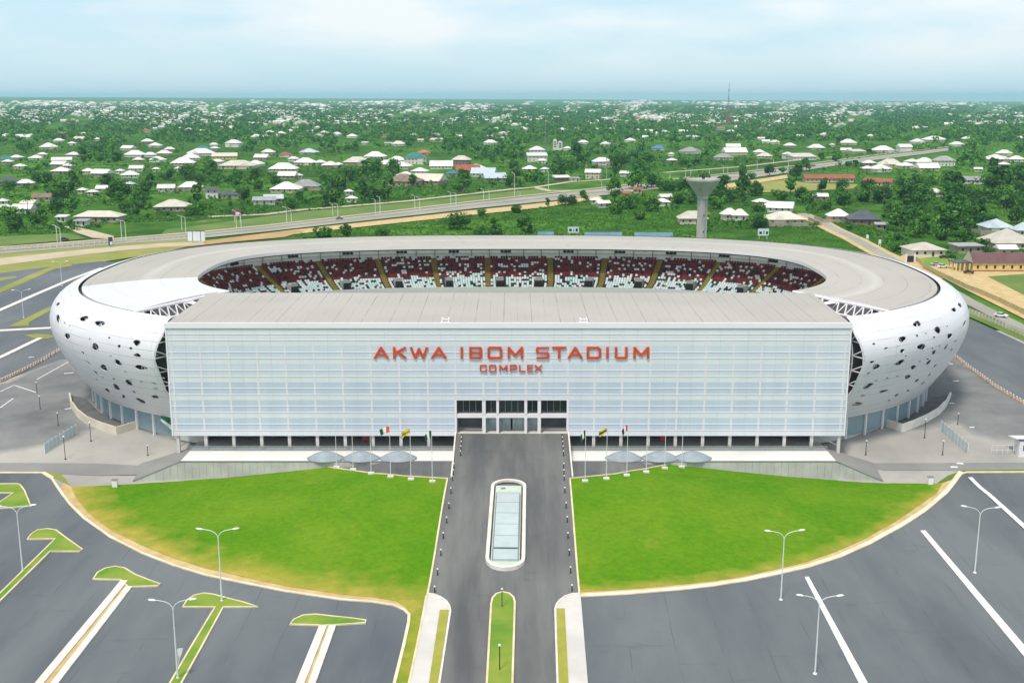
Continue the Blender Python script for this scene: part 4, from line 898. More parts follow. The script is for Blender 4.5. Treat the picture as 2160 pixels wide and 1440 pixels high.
# --- lettering
sign = thing('stadium_sign', (0, FY, 20), 'red AKWA IBOM STADIUM COMPLEX lettering on the panelled front', 'sign')
GL = {  # strokes on a unit cell (x right, y up)
 'A': [[(0, 0), (.5, 1), (1, 0)], [(.2, .3), (.8, .3)]], 'K': [[(.0, 0), (.0, 1)], [(1, 1), (.0, .42)], [(.34, .56), (1.0, 0)]], 'W': [[(0, 1), (.25, 0), (.5, .9), (.75, 0), (1, 1)]],
 'I': [[(.5, 0), (.5, 1)]], 'B': [[(0, 0), (0, 1), (.86, 1), (.97, .9), (.97, .62), (.86, .52), (.97, .42), (.97, .1), (.86, 0), (0, 0)], [(0, .52), (.86, .52)]],
 'O': [[(.08, 0), (0, .12), (0, .88), (.08, 1), (.92, 1), (1, .88), (1, .12), (.92, 0), (.08, 0)]], 'M': [[(0, 0), (0, 1), (.5, .25), (1, 1), (1, 0)]],
 'S': [[(1, 1), (.08, 1), (0, .9), (0, .6), (.08, .5), (.92, .5), (1, .4), (1, .1), (.92, 0), (0, 0)]],
 'T': [[(0, 1), (1, 1)], [(.5, 0), (.5, 1)]], 'D': [[(0, 0), (0, 1), (.85, 1), (1, .85), (1, .15), (.85, 0), (0, 0)]], 'U': [[(0, 1), (0, .12), (.1, 0), (.9, 0), (1, .12), (1, 1)]],
 'C': [[(1, .75), (1, .88), (.92, 1), (.08, 1), (0, .88), (0, .12), (.08, 0), (.92, 0), (1, .12), (1, .25)]], 'P': [[(0, 0), (0, 1), (.9, 1), (1, .9), (1, .45), (.9, .35), (0, .35)]],
 'L': [[(0, 1), (0, 0), (1, 0)]], 'E': [[(1, 1), (0, 1), (0, 0), (1, 0)], [(0, .5), (.85, .5)]], 'X': [[(0, 0), (1, 1)], [(0, 1), (1, 0)]]}
def letter(ch, x0, x1, z0, z1, th):
    b = MB(); w_, h = x1 - x0, z1 - z0; k = 0; i0 = th / 2
    for stt in GL[ch]:
        P = [Vector((x0 + i0 + p[0] * (w_ - th), 0, z0 + i0 + p[1] * (h - th))) for p in stt]
        for a, c in zip(P[:-1], P[1:]):
            d = (c - a).normalized(); t2 = th * (.72 if abs(d.x) > .95 and ch in 'SBEA' else 1); n_ = Vector((-d.z, 0, d.x)) * (t2 / 2); e_ = d * (th * (.36 if abs(d.x) > .95 or abs(d.z) > .95 else .3)); y0 = FY - .34 - .006 * k; y1 = FY - .12 - .002 * k; k += 1
            q = [a - e_ - n_, c + e_ - n_, c + e_ + n_, a - e_ + n_]
            b.add([(p.x, y0, p.z) for p in q] + [(p.x, y1, p.z) for p in q], [(0, 1, 2, 3), (4, 7, 6, 5), (0, 4, 5, 1), (1, 5, 6, 2), (2, 6, 7, 3), (3, 7, 4, 0)])
    b.build('letter', M_red, sign, (0, FY, 20))
T1 = [('A', 205, 300), ('K', 328, 412), ('W', 435, 550), ('A', 568, 667), ('I', 752, 772), ('B', 810, 893), ('O', 925, 1018), ('M', 1052, 1150), ('S', 1232, 1315), ('T', 1332, 1424), ('A', 1432, 1528), ('D', 1552, 1643), ('I', 1674, 1692), ('U', 1730, 1810), ('M', 1847, 1947)]
T2 = [('C', 877, 920), ('O', 935, 980), ('M', 1000, 1050), ('P', 1067, 1110), ('L', 1125, 1165), ('E', 1175, 1215), ('X', 1222, 1270)]
for T, y0, y1, th in ((T1, 756.5, 730.5, .48), (T2, 783, 768.5, .24)):
    for ch, a, c in T: letter(ch, at_y(a / 3 + 720, (y0 + y1) / 2, FY).x, at_y(c / 3 + 720, (y0 + y1) / 2, FY).x, fz(y0), fz(y1), th if ch != 'I' else min(th, (c - a) / 3 * .0985))

# --- terrace, ramp and retaining walls
TY = 215.8; tL, tR = at_y(380, 973, TY).x, at_y(1765, 972, TY).x
b = MB(); b.box(tL, -11.75, TY, 237, -.5, 0); b.box(11.75, tR, TY, 237, -.5, 0); tag(b.build('terrace', M_terr), 'white paved terrace strip under the entrance block', 'terrace', None, 'structure')
b = MB(); n = 12; A = []
prof_r = [(203, G(0, 203) + .02)] + [(206 + i * (FY - 206) / 11, .02 + (FL - .03) * (i / 11) ** 1.15) for i in range(12)]
L = [(-11.5, y, z) for y, z in prof_r]; Rr = [(11.5, y, z) for y, z in prof_r]; b.ribbon(L, Rr)
b.ribbon([(x, y, -3) for x, y, z in L], L); b.ribbon(Rr, [(x, y, -3) for x, y, z in Rr]); b.f = [f[::-1] for f in b.f]
tag(b.build('ramp', M_road), 'dark asphalt ramp rising to the entrance doors', 'ramp', None, 'structure')
for sg, side in ((-1, 'left'), (1, 'right')):
    b = MB(); A = [(sg * 11.55, y, z) for y, z in prof_r[1:]]; b.ribbon([(x - sg * 0, y, z + .45) for x, y, z in A], [(x + sg * .3, y, z + .45) for x, y, z in A]); b.ribbon(A, [(x, y, z + .45) for x, y, z in A]); b.ribbon([(x + sg * .3, y, z + .45) for x, y, z in A], [(x + sg * .3, y, -.6) for x, y, z in A])
    b.ribbon([(A[0][0], A[0][1], -.5), (A[0][0] + sg * .3, A[0][1], -.5)], [(A[0][0], A[0][1], A[0][2] + .45), (A[0][0] + sg * .3, A[0][1], A[0][2] + .45)])
    tag(b.build('ramp_wall', M_kerbw), 'low white side wall on the %s of the entrance ramp' % side, 'low wall')
    # retaining wall of flat panels
    xe = tL if sg < 0 else tR; xo = -77.7 if sg < 0 else at_y(1872, 1017, TY).x; b = MB(); x = 12.0
    t = thing('retaining_wall', (sg * 40, TY, -2), 'grey panelled retaining wall below the terrace on the %s' % side, 'wall')
    pw_ = 1.46
    while x < abs(xo):
        x1 = min(x + pw_, abs(xo)); zt = lambda q: 0.0 if q < abs(xe) else -4.6 * (q - abs(xe)) / (abs(xo) - abs(xe))
        c = [(sg * x, zt(x)), (sg * (x1 - .035), zt(x1 - .035))]
        for y_ in (0,):
            b.add([(c[0][0], TY - .3, -6), (c[1][0], TY - .3, -6), (c[1][0], TY - .3, c[1][1]), (c[0][0], TY - .3, c[0][1]), (c[0][0], TY - .02, -6), (c[1][0], TY - .02, -6), (c[1][0], TY - .02, c[1][1]), (c[0][0], TY - .02, c[0][1])],
                  [(0, 1, 2, 3), (4, 7, 6, 5), (3, 2, 6, 7), (0, 3, 7, 4), (1, 5, 6, 2)])
        x = x1
    b.build('wall_panels', M_wallp, t, (sg * 40, TY, -2))
    b = MB(); P = [(sg * 12, .0), (xe, .0), (xo, -4.6)]
    for (a, za), (c, zc) in zip(P[:-1], P[1:]):
        b.add([(a, TY - .38, za + .01), (c, TY - .38, zc + .01), (c, TY + .12, zc + .01), (a, TY + .12, za + .01), (a, TY - .38, za + .13), (c, TY - .38, zc + .13), (c, TY + .12, zc + .13), (a, TY + .12, za + .13)], [(0, 3, 2, 1), (4, 5, 6, 7), (0, 1, 5, 4), (1, 2, 6, 5), (2, 3, 7, 6), (3, 0, 4, 7)])
    b.build('coping', M_metal, t, (sg * 40, TY, -2))
    b = MB(); xs = [xe, xo]; b.add([(xe, TY, 0), (xe, 226, -.15), (xo, TY, -4.4), (xo - sg * 0, 222, -2.7)], [(0, 2, 3, 1)]); tag(b.build('ramp', M_svc), 'grey sloping paving at the %s end of the terrace' % side, 'ramp', None, 'structure')
    # railing at the terrace back
    t = thing('railing', (sg * 40, 222.7, 0), 'glass railing along the %s half of the terrace' % side, 'railing'); b = MB(); g = MB(); lo, hi = sorted((sg * 12, xe))
    b.box(lo, hi, 222.66, 222.74, 1.0, 1.07)
    for x in np.arange(lo, hi, 2.9): b.box(x, x + .06, 222.66, 222.74, 0, 1.0)
    b.build('rail_frame', M_metal, t, (sg * 40, 222.7, 0)); g.box(lo, hi, 222.69, 222.71, .1, .98)
    mg = bpy.data.materials.get('railing_glass')
    if mg is None:
        mg = bpy.data.materials.new('railing_glass'); mg.use_nodes = True; t_ = mg.node_tree; pb = t_.nodes['Principled BSDF']; pb.inputs['Base Color'].default_value = (.22, .26, .27, 1); pb.inputs['Roughness'].default_value = .15; pb.inputs['Alpha'].default_value = .55
    g.build('glass_panel', mg, t, (sg * 40, 222.7, 0))
    # skew handrail tube seen at the block corner

# ------------------------------------------------------------------ street furniture in front
M_post = mat('black_post_paint', (.02, .02, .022), rough=.5)
M_lamp = mat('white_lamp_head', (.80, .82, .82), rough=.4)
def ground_pt(px, py): return at(px, py)

def make_lamp():
    t = thing('street_lamp', (0, 0, 0), 'x', 'street lamp', 'double-armed lamps in the car parks')
    b = MB(); b.lathe([(.32, 0), (.32, .12), (.2, .25)], 8); b.build('base', M_galv, t)
    b = MB(); b.tube((0, 0, .1), (0, 0, 10.6), .13, .07, 8); b.build('pole', M_galv, t)
    for sg in (-1, 1):
        b = MB(); P = [Vector((sg * x, 0, z)) for x, z in ((0, 10.4), (.12, 10.9), (.45, 11.35), (1.0, 11.65), (1.8, 11.85), (2.4, 11.95))]; b.path(P, .055, 6); b.build('arm', M_galv, t)
        b = MB(); b.add([(sg * (2.3 + x), y, z) for x, y, z in ((0, -.13, 11.9), (0, .13, 11.9), (.25, .2, 11.93), (.8, .2, 12.02), (1.05, 0, 12.06), (.8, -.2, 12.02), (.25, -.2, 11.93), (.1, 0, 12.08), (.5, 0, 12.16), (.8, 0, 12.16))],
            [(0, 7, 1), (1, 7, 2), (0, 6, 7), (7, 8, 2), (6, 8, 7), (2, 8, 9, 3), (6, 5, 9, 8), (3, 9, 4), (9, 5, 4), (0, 1, 2, 3, 4, 5, 6)]); b.build('lamp_head', M_lamp, t)
    return t
LAMPS = [((468, 1268), 'white double-armed lamp post standing on the island with a grass stem'), ((375, 1431), 'white double-armed lamp post nearest the camera at left, with a small white pennant'),
 ((48, 1205), 'white double-armed lamp post at the left edge of the left car park'), ((1647, 1265), 'white double-armed lamp post beside the curved kerb of the right lawn'),
 ((1719, 1421), 'white double-armed lamp post nearest the camera at right, by the broad painted line'), ((2056, 1208), 'white double-armed lamp post farthest right in the front car park'),
 ((50, 671), 'distant double-armed lamp post left of the bulging skin'), ((131, 603), 'distant double-armed lamp post in the back left car park near the roof edge')]
lamp0 = make_lamp()
for i, (p, lab) in enumerate(LAMPS):
    g = at(*p); rz = [.02, .05, .1, .06, -.02, -.1, .3, .2][i]
    if i == 0: lamp0.location = g; lamp0.rotation_euler = (0, 0, rz); lamp0['label'] = lab
    else: dup(lamp0, g, rz, lab, scale=(.96, .96, .96) if i < 6 else (.9, .9, .8))
g = at(375, 1431); b = MB(); b.add([(g.x + .15, g.y, g.z + 1.6), (g.x + .15, g.y, g.z + 4.4), (g.x + .6, g.y + .1, g.z + 4.5), (g.x + .95, g.y + .2, g.z + 4.4), (g.x + .45, g.y + .1, g.z + 2.9), (g.x + .15, g.y + .03, g.z + 1.6)], [(0, 4, 1), (1, 4, 3, 2), (1, 4, 0), (2, 3, 4, 1)])
tag(b.build('pennant', M_paint), 'small white pennant tied to the near left lamp post', 'flag')

# flagpoles with pale foot blocks
def make_pole():
    t = thing('flagpole', (0, 0, 0), 'x', 'flagpole', 'flagpoles along the top edge of the lawns')
    b = MB(); b.cbox((0, 0, 0), 1.15, .8, .42); b.build('foot_block', M_kerbw, t)
    b = MB(); b.tube((0, 0, .4), (0, 0, 10.4), .075, .045, 8); b.lathe([(.09, 10.4), (.11, 10.5), (.02, 10.6)], 8); b.build('pole', M_galv, t); return t
FP = [(710, 983), (745, 992), (783, 1000), (824, 1007), (867, 1012), (912, 1017), (1234, 1016), (1279, 1011), (1322, 1004), (1363, 997), (1402, 989), (1438, 981)]
FLB = ['bare white flagpole farthest left on the lawn', 'second bare flagpole from the left', 'third bare flagpole from the left, beside the orange white and green flag', 'white flagpole flying the orange white and green flag', 'white flagpole flying the yellow and black flag left of the road', 'white flagpole flying the green and white flag, just left of the road',
 'white flagpole flying the white and dark green flag, just right of the road', 'white flagpole flying the yellow and black flag right of the road', 'white flagpole flying the white and red flag', 'bare white flagpole beside the white and red flag', 'second bare flagpole from the right', 'bare white flagpole farthest right on the lawn']
pole0 = make_pole(); PP = []
for i, p in enumerate(FP):
    g = at(*p)
    if g.y > 214.6: g = Vector((g.x * 214.6 / g.y, 214.6, 0)); g.z = G(g.x, g.y)
    PP.append(g)
    if i == 0: pole0.location = g; pole0['label'] = FLB[0]
    else: dup(pole0, g, 0, FLB[i])
fm = {k: mat(k + '_flag_cloth', c, rough=.7) for k, c in (('green', (.01, .085, .045)), ('white', (.80, .80, .80)), ('orange', (.75, .09, .03)), ('yellow', (.68, .50, .03)), ('black', (.02, .02, .02)), ('red', (.60, .02, .04)))}
def flag(g, cols, drop, W, H, lab, diag=False):
    b = MB(); nu, nv_ = 12, 6; pts = []
    for i in range(nu + 1):
        for j in range(nv_ + 1):
            u, v = i / nu, j / nv_
            pts.append((g.x - .06 - u * W * (1 - .25 * v * drop), g.y + .16 * math.sin(u * 7 + v * 2), g.z + 10.3 - v * H - u * u * drop * H * .9 - u * .15))
    fs_ = []; ms = []
    for i in range(nu):
        for j in range(nv_):
            fs_.append((i * (nv_ + 1) + j, i * (nv_ + 1) + j + 1, (i + 1) * (nv_ + 1) + j + 1, (i + 1) * (nv_ + 1) + j)); ms.append(min(len(cols) - 1, int(((j + .5) / nv_ if diag else (i + .5) / nu) * len(cols))))
    b.add(pts, fs_); b.m = ms; o = b.build('flag', [fm[c] for c in cols], None, g, smooth=True); tag(o, lab, 'flag', 'flags on the lawn poles')
flag(PP[3], ['orange', 'white', 'green'], .55, 1.9, 1.2, 'orange white and green striped flag left of the road')
flag(PP[4], ['yellow', 'yellow', 'black', 'yellow'], .8, 1.7, 1.05, 'yellow flag with a black band left of the road', True)
flag(PP[5], ['green', 'white', 'green'], .9, 1.35, 1.2, 'green and white flag on the pole just left of the road')
flag(PP[6], ['black', 'white', 'green'], 1.0, 1.0, 1.3, 'drooping white and dark green flag just right of the road')
flag(PP[7], ['yellow', 'black', 'yellow'], .8, 1.65, 1.0, 'yellow flag with a black band right of the road', True)
flag(PP[8], ['red', 'white', 'black'], .9, 1.1, 1.2, 'white and red flag on the third pole right of the road')

# bollards along the road and up the ramp
def make_bollard():
    t = thing('bollard', (0, 0, 0), 'x', 'bollard', 'black bollards lining the approach road')
    b = MB(); b.lathe([(.16, 0), (.16, .06), (.09, .1), (.085, .95)], 8); b.build('shaft', M_post, t)
    b = MB(); b.lathe([(.12, .95), (.14, 1.0), (.14, 1.12), (.05, 1.2)], 8); b.build('cap', M_lamp, t); return t
BL = [(965.5, 966), (962, 974), (959.5, 983), (957.5, 994), (956, 1003), (954, 1014), (951, 1041), (947, 1073), (942, 1103), (935, 1136), (930, 1172), (923, 1213), (917, 1250)]
BR = [(1187, 966), (1187.5, 974), (1188.5, 983), (1189, 994), (1189.5, 1003), (1190, 1014), (1191.5, 1040), (1194, 1072), (1196.5, 1102), (1198, 1136), (1201, 1172), (1203.5, 1209), (1206.5, 1247)]
bol0 = make_bollard(); first = True
def ramp_z(y): return float(np.interp(y, [p[0] for p in prof_r], [p[1] for p in prof_r])) if y > 203 else G(0, y) + .07
for side, L_, sg in (('left', BL, -1), ('right', BR, 1)):
    pts = [(sg * 10.3, y) for y in (221.5, 219.9, 218.2, 216.4, 214.5)] + [(at(*p).x, at(*p).y) for p in L_[3:]]
    pts = [(x, y if k < 5 or y < 212 else 211 - (k - 5) * 1.9) for k, (x, y) in enumerate(pts)]
    for k, (x, y) in enumerate(pts):
        od = ['first', 'second', 'third', 'fourth', 'fifth', 'sixth', 'seventh', 'eighth', 'ninth', 'tenth', 'eleventh', 'twelfth', 'thirteenth', 'fourteenth', 'fifteenth', 'sixteenth'][k]
        lab = '%s black bollard down from the entrance doors on the %s edge of the road' % (od, side)
        q = (x, y, ramp_z(y))
        if first: bol0.location = q; bol0['label'] = lab; first = False
        else: dup(bol0, q, 0, lab)

# slim black lamp posts
def make_post():
    t = thing('lamp_post', (0, 0, 0), 'x', 'lamp post', 'slim black lamp posts')
    b = MB(); b.lathe([(.2, 0), (.2, .08), (.07, .12), (.055, 3.55)], 8); b.build('shaft', M_post, t)
    b = MB(); b.lathe([(.08, 3.5), (.17, 3.55), (.17, 3.72), (.06, 3.8)], 8); b.build('lamp_head', M_lamp, t); return t
post0 = make_post()
PO = [((1059, 1281), .85, 'slim black lamp post at the round head of the grass median'), ((1054, 1414), 1.05, 'slim black lamp post farther down the grass median'), ((138, 968), 1.35, 'black post on the left apron by the service road'), ((192, 930), 1.15, 'black post in front of the cream curved wall at left'),
 ((78, 828), .75, 'black post at the end of a painted line on the left apron'), ((85, 862), .85, 'black post standing alone on the dark left apron'), ((123, 897), .8, 'faint black post left of the cream curved wall'), ((312, 960), .6, 'short black post on the apron left of the entrance block'),
 ((1826, 959), .85, 'black post on the apron right of the entrance block'), ((1950, 923), 1.15, 'black post beside the end of the right curved wall'), ((1988, 959), .85, 'black post right of the entrance block near the blue fence'), ((2151, 959), .8, 'black post at the right edge by the white kiosk'), ((2020, 895), .7, 'black post on the grey apron right of the curved wall')]
for i, (p, s, lab) in enumerate(PO):
    g = at(*p)
    if i == 0: post0.location = g; post0.scale = (1, 1, s); post0['label'] = lab
    else: dup(post0, g, 0, lab, scale=(1.1, 1.1, s))

# raised skylight on the road
P0, P1 = at(1065, 1203), at(1073.5, 1022); ax = (P1 - P0); ax.z = 0; Ls = ax.length; ax.normalize(); nx_ = Vector((ax.y, -ax.x, 0))
sk = thing('skylight', P0, 'long white round-ended raised skylight with pale glass panes in the middle of the road', 'skylight')
def cap_pts(hw, pad0, pad1, n=14):
    o = []
    for i in range(n + 1): q = math.pi * i / n; o.append((hw * math.cos(q), pad1 + hw * math.sin(q)))
    for i in range(n + 1): q = math.pi + math.pi * i / n; o.append((hw * math.cos(q), pad0 + hw * math.sin(q)))
    return o
def W_(p, dz): q = P0 + nx_ * p[0] + ax * p[1]; return (q.x, q.y, G(0, q.y) + dz)
HWs = 3.3; e0, e1 = HWs - .3, Ls - HWs + 1.2
oc = cap_pts(HWs, e0, e1); ic = cap_pts(HWs - .6, e0, e1)
b = MB(); b.ribbon([W_(p, .75) for p in oc], [W_(p, -.4) for p in oc], close=True); b.ribbon([W_(p, .75) for p in ic], [W_(p, .75) for p in oc], close=True); b.ribbon([W_(p, .3) for p in ic], [W_(p, .75) for p in ic], close=True)
b.build('rim', M_kerbw, sk, P0)
b = MB(); dn = Ls - HWs * 1.75
rb = [(-HWs + .85, e0 - 1.6), (HWs - .85, e0 - 1.6), (HWs - .85, dn), (-HWs + .85, dn)]
b.add([W_(p, .62) for p in ((-HWs + .9, -.2 + e0 - HWs + 1.0), (HWs - .9, -.2 + e0 - HWs + 1.0), (HWs - .9, dn + 3.9), (-HWs + .9, dn + 3.9))], [(0, 1, 2, 3)]); b.build('floor_slab', mat('pale_green_grey_floor', (.46, .54, .46), (.54, .60, .52), .5, rough=.7), sk, P0)
y0s, y1s = 1.9, dn
for k in range(6):
    a, c = y0s + (y1s - y0s) * k / 6, y0s + (y1s - y0s) * (k + 1) / 6; h = .92 if k else .72; b = MB()
    q = [W_((-2.05, a + .06), h), W_((2.05, a + .06), h), W_((2.05, c - .06), h + .02), W_((-2.05, c - .06), h + .02)]; b.add(q + [(p[0], p[1], p[2] - .08) for p in q], [(0, 1, 2, 3), (7, 6, 5, 4), (0, 4, 5, 1), (1, 5, 6, 2), (2, 6, 7, 3), (3, 7, 4, 0)]); b.build('glass_pane', M_glassl, sk, P0)
b = MB()
for k in range(7): a = y0s + (y1s - y0s) * k / 6; h = .94; b.tube(W_((-2.15, a), h), W_((2.15, a), h), .06, n=5)
b.tube(W_((-2.15, y0s), .95), W_((-2.15, y1s), .95), .07, n=5); b.tube(W_((2.15, y0s), .95), W_((2.15, y1s), .95), .07, n=5); b.build('frame', M_metal, sk, P0)
b = MB(); q = W_((-1.0, dn + 2.6), .63); b.cbox(q, .8, .35, .1, .3); b.build('floor_hatch', M_metal, sk, P0)

# lens-shaped glass shells on the terrace
M_lens = mat('blue_grey_shell_glass', (.25, .30, .34), (.31, .36, .40), .5, rough=.25)
LN = [((687, 960), 'grey glass shell on the terrace, farthest left'), ((762, 960), 'grey glass shell on the terrace, middle of the left three'), ((840, 960), 'grey glass shell on the terrace nearest the road on the left'), ((1316, 959), 'grey glass shell on the terrace nearest the road on the right'), ((1392, 958), 'grey glass shell on the terrace, middle of the right three'), ((1462, 957), 'grey glass shell on the terrace, farthest right')]
for p, lab in LN:
    q = at_y(p[0], p[1], 217.6); c = Vector((q.x, 217.6, .02)); t = thing('canopy_shell', c, lab, 'canopy', 'grey glass shells on the terrace'); b = MB(); n = 20; rings = 6; pts = []
    for k in range(rings):
        s = 1 - k / rings
        for i in range(n): a = 2 * math.pi * i / n; ca, sa = math.cos(a), math.sin(a); pts.append((c.x + 3.75 * s * math.copysign(abs(ca) ** .85, ca), c.y + 2.7 * s * math.copysign(abs(sa) ** 1.3, sa), .15 + 1.35 * (1 - s * s)))
    pts.append((c.x, c.y, 1.5)); b.add(pts, [(k * n + i, k * n + (i + 1) % n, (k + 1) * n + (i + 1) % n, (k + 1) * n + i) for k in range(rings - 1) for i in range(n)] + [((rings - 1) * n + i, (rings - 1) * n + (i + 1) % n, rings * n) for i in range(n)])
    b.build('shell', M_lens, t, c, smooth=True); b = MB(); b.path([Vector(x) for x in pts[:n]] + [Vector(pts[0])], .09, 5); b.build('rim', M_metal, t, c)

# curved cream walls of the sunken ramps on both flanks
for nm, top, lab in (('left', [(147, 833), (151, 858), (163, 877), (183, 893), (213, 906), (246, 916), (291, 903)], 'curved cream wall round the sunken ramp at the left foot of the skin'), ('right', [(2005, 832), (1996, 856), (1980, 874), (1955, 889), (1926, 902), (1903, 910), (1860, 897)], 'curved white wall round the sunken ramp at the right foot of the skin')):
    P = [at(*p) for p in top]; Q = []
    for i in range(len(P) - 1):
        for k in range(4): Q.append(P[i].lerp(P[i + 1], k / 4))
    Q.append(P[-1]); b = MB(); n = len(Q); A, B_, C_, D_ = [], [], [], []
    for i, p in enumerate(Q):
        t = (Q[min(n - 1, i + 1)] - Q[max(0, i - 1)]).to_2d().normalized(); nn = Vector((-t.y, t.x)) * .2; h = 1.75 * min(1, .35 + i / 8)
        for L_, s, z in ((A, 1, -.6), (B_, 1, h), (C_, -1, h), (D_, -1, -.6)): L_.append((p.x + s * nn.x, p.y + s * nn.y, p.z + z))
    b.ribbon(B_, A); b.ribbon(C_, B_); b.ribbon(D_, C_); b.add([A[0], B_[0], C_[0], D_[0], A[-1], B_[-1], C_[-1], D_[-1]], [(0, 1, 2, 3), (7, 6, 5, 4)])
    tag(b.build('curved_wall', M_cream if nm == 'left' else M_kerbw), lab, 'wall')
    drape('ramp', top + ([(210, 870), (180, 840)] if nm == 'left' else [(1930, 868), (1968, 838)]), mat('dark_ramp_asphalt', (.10, .105, .105), (.15, .15, .145), .3, rough=.9), .04, 2, 'dark asphalt of the sunken ramp at the %s foot of the skin' % nm, 'ramp')
b = MB(); nsg = 8
for k in range(nsg):
    s0, s1 = k / nsg, (k + 1) / nsg; f = lambda s, e: at_y(339 + 24 * s, 876 + (e * 26 + (1 - e) * 0) * (.4 + .6 * s) + 6 * s, 231.5 - .3 * math.sin(s * 5))
    b.add([f(s0, 0), f(s1, 0), f(s1, .6), f(s0, .6)], [(0, 3, 2, 1)], 0); b.add([f(s0, .6), f(s1, .6), f(s1, 1), f(s0, 1)], [(0, 3, 2, 1)], 1)
tag(b.build('banner', [mat('green_banner_cloth', (.01, .16, .09), rough=.7), fm['white']]), 'green and white banner hanging by the left corner of the entrance block', 'banner')

# blue-grey panel fences
for nm, pts, lab in (('l', [(161, 916), (128, 936), (95, 957)], 'pale blue panel fence on the left apron'), ('r', [(1985, 908), (2013, 932), (2041, 956)], 'pale blue panel fence on the right apron')):
    P = [at(*p) for p in pts]; c = P[1]; t = thing('panel_fence', c, lab, 'fence'); n = 8
    W2 = [P[0].lerp(P[1], k / 4) for k in range(4)] + [P[1].lerp(P[2], k / 4) for k in range(5)]
    for k in range(8):
        a, e_ = W2[k], W2[k + 1]; d = (e_ - a).normalized() * .08; b = MB(); nn = Vector((-d.y, d.x, 0)).normalized() * .04; lo, hi = Vector((0, 0, .12)), Vector((0, 0, 2.15))
        q = [a + d + nn, e_ - d + nn, e_ - d - nn, a + d - nn]; b.add([p + lo for p in q] + [p + hi for p in q], [(0, 3, 2, 1), (4, 5, 6, 7), (0, 1, 5, 4), (1, 2, 6, 5), (2, 3, 7, 6), (3, 0, 4, 7)]); b.build('panel', mat('pale_blue_fence_sheet', (.42, .50, .53), (.50, .57, .59), .4, rough=.5), t, c)
    for p in W2: b = MB(); b.cbox((p.x, p.y, p.z - .2), .12, .12, 2.6); b.build('post', M_galv, t, c)

# rows of painted concrete blocks
blk = thing('barrier_block', (0, 0, 0), 'x', 'barrier')
b = MB(); b.cbox((0, 0, 0), 1.2, .55, .42); b.add([(-.42, -.2, .42), (.42, -.2, .42), (.42, .2, .42), (-.42, .2, .42), (-.3, -.12, .85), (.3, -.12, .85), (.3, .12, .85), (-.3, .12, .85)], [(4, 5, 6, 7), (0, 1, 5, 4), (1, 2, 6, 5), (2, 3, 7, 6), (3, 0, 4, 7)]); b.build('block', mat('pinkish_concrete', (.62, .50, .40), (.42, .30, .22), 1.2, rough=.9), blk)
b = MB(); b.box(-.31, .31, -.13, .13, .85, .99); b.build('cap', M_kerbw, blk)
first = True
for side, pts, n in (('left', [(2, 806), (45, 786), (92, 761), (136, 734)], 26), ('right', [(2006, 748), (2050, 781), (2100, 818), (2165, 856)], 30)):
    P = resample([at(*p) for p in pts], 50); tot = sum((c - a).length for a, c in zip(P[:-1], P[1:])); Wp = [at(*p) for p in pts]
    for i in range(n):
        s = i / (n - 1) * (len(Wp) - 1); k = min(len(Wp) - 2, int(s)); q = Wp[k].lerp(Wp[k + 1], s - k); q.z = G(q.x, q.y); dv = Wp[k + 1] - Wp[k]; rz = math.atan2(dv.y, dv.x) + random.uniform(-.3, .3)
        lab = 'small tan and white concrete block in the line across the %s apron' % side; gp = 'concrete blocks across the %s apron' % side
        if first: blk.location = q; blk.rotation_euler = (0, 0, rz); tag(blk, lab, 'barrier', gp); first = False
        else: dup(blk, q, rz, lab, gp)

# white boxes and kiosk
for p, lab in (((243, 1027), 'small white electrical box at the foot of the left retaining wall'), ((1962, 1021), 'small white electrical box at the tip of the right lawn')):
    g = at(*p); t = thing('utility_box', g, lab, 'utility box'); b = MB(); b.cbox(g, 1.0, .7, 1.55); b.build('cabinet', M_white, t, g); b = MB(); b.cbox((g.x, g.y, g.z + 1.55), 1.15, .85, .1); b.build('lid', M_metal, t, g)
g = at(2156, 957); t = thing('kiosk', g, 'small white kiosk with a flat sloping roof at the right edge', 'kiosk'); b = MB(); b.cbox((g.x, g.y, g.z - .3), 2.6, 2.6, 3.4); b.build('wall', M_white, t, g)
b = MB(); b.add([(g.x - 2.3, g.y - 1.6, g.z + 3.7), (g.x + 2.3, g.y - 1.6, g.z + 3.7), (g.x + 2.3, g.y + 2.2, g.z + 3.2), (g.x - 2.3, g.y + 2.2, g.z + 3.2), (g.x - 2.3, g.y - 1.6, g.z + 3.9), (g.x + 2.3, g.y - 1.6, g.z + 3.9), (g.x + 2.3, g.y + 2.2, g.z + 3.4), (g.x - 2.3, g.y + 2.2, g.z + 3.4)], [(0, 3, 2, 1), (4, 5, 6, 7), (0, 1, 5, 4), (1, 2, 6, 5), (2, 3, 7, 6), (3, 0, 4, 7)]); b.build('roof', M_white, t, g)
b = MB(); b.box(g.x - .5, g.x + .5, g.y - 1.34, g.y - 1.3, g.z + 1.1, g.z + 2.3); b.build('window', M_glassd, t, g)
t = thing('railing', at(2120, 958), 'thin grey hand railing left of the white kiosk', 'railing'); b = MB(); A, C_ = at(2091, 958), at(2148, 958)
for i in range(6): q = A.lerp(C_, i / 5); b.tube(q, q + Vector((0, 0, 2.0)), .05, n=5)
for h in (1.0, 2.0): b.tube(A + Vector((0, 0, h)), C_ + Vector((0, 0, h)), .04, n=5)
b.build('rail_frame', M_galv, t, at(2120, 958))
for sg, a, c, lab in ((-1, (380, 940), (412, 924), 'l'), (1, (1765, 938), (1730, 921), 'r')):
    b = MB(); b.tube(at_y(*a, 225), at_y(*c, 227), .16, n=6); b.build('stair_beam', M_white, stad, SO)
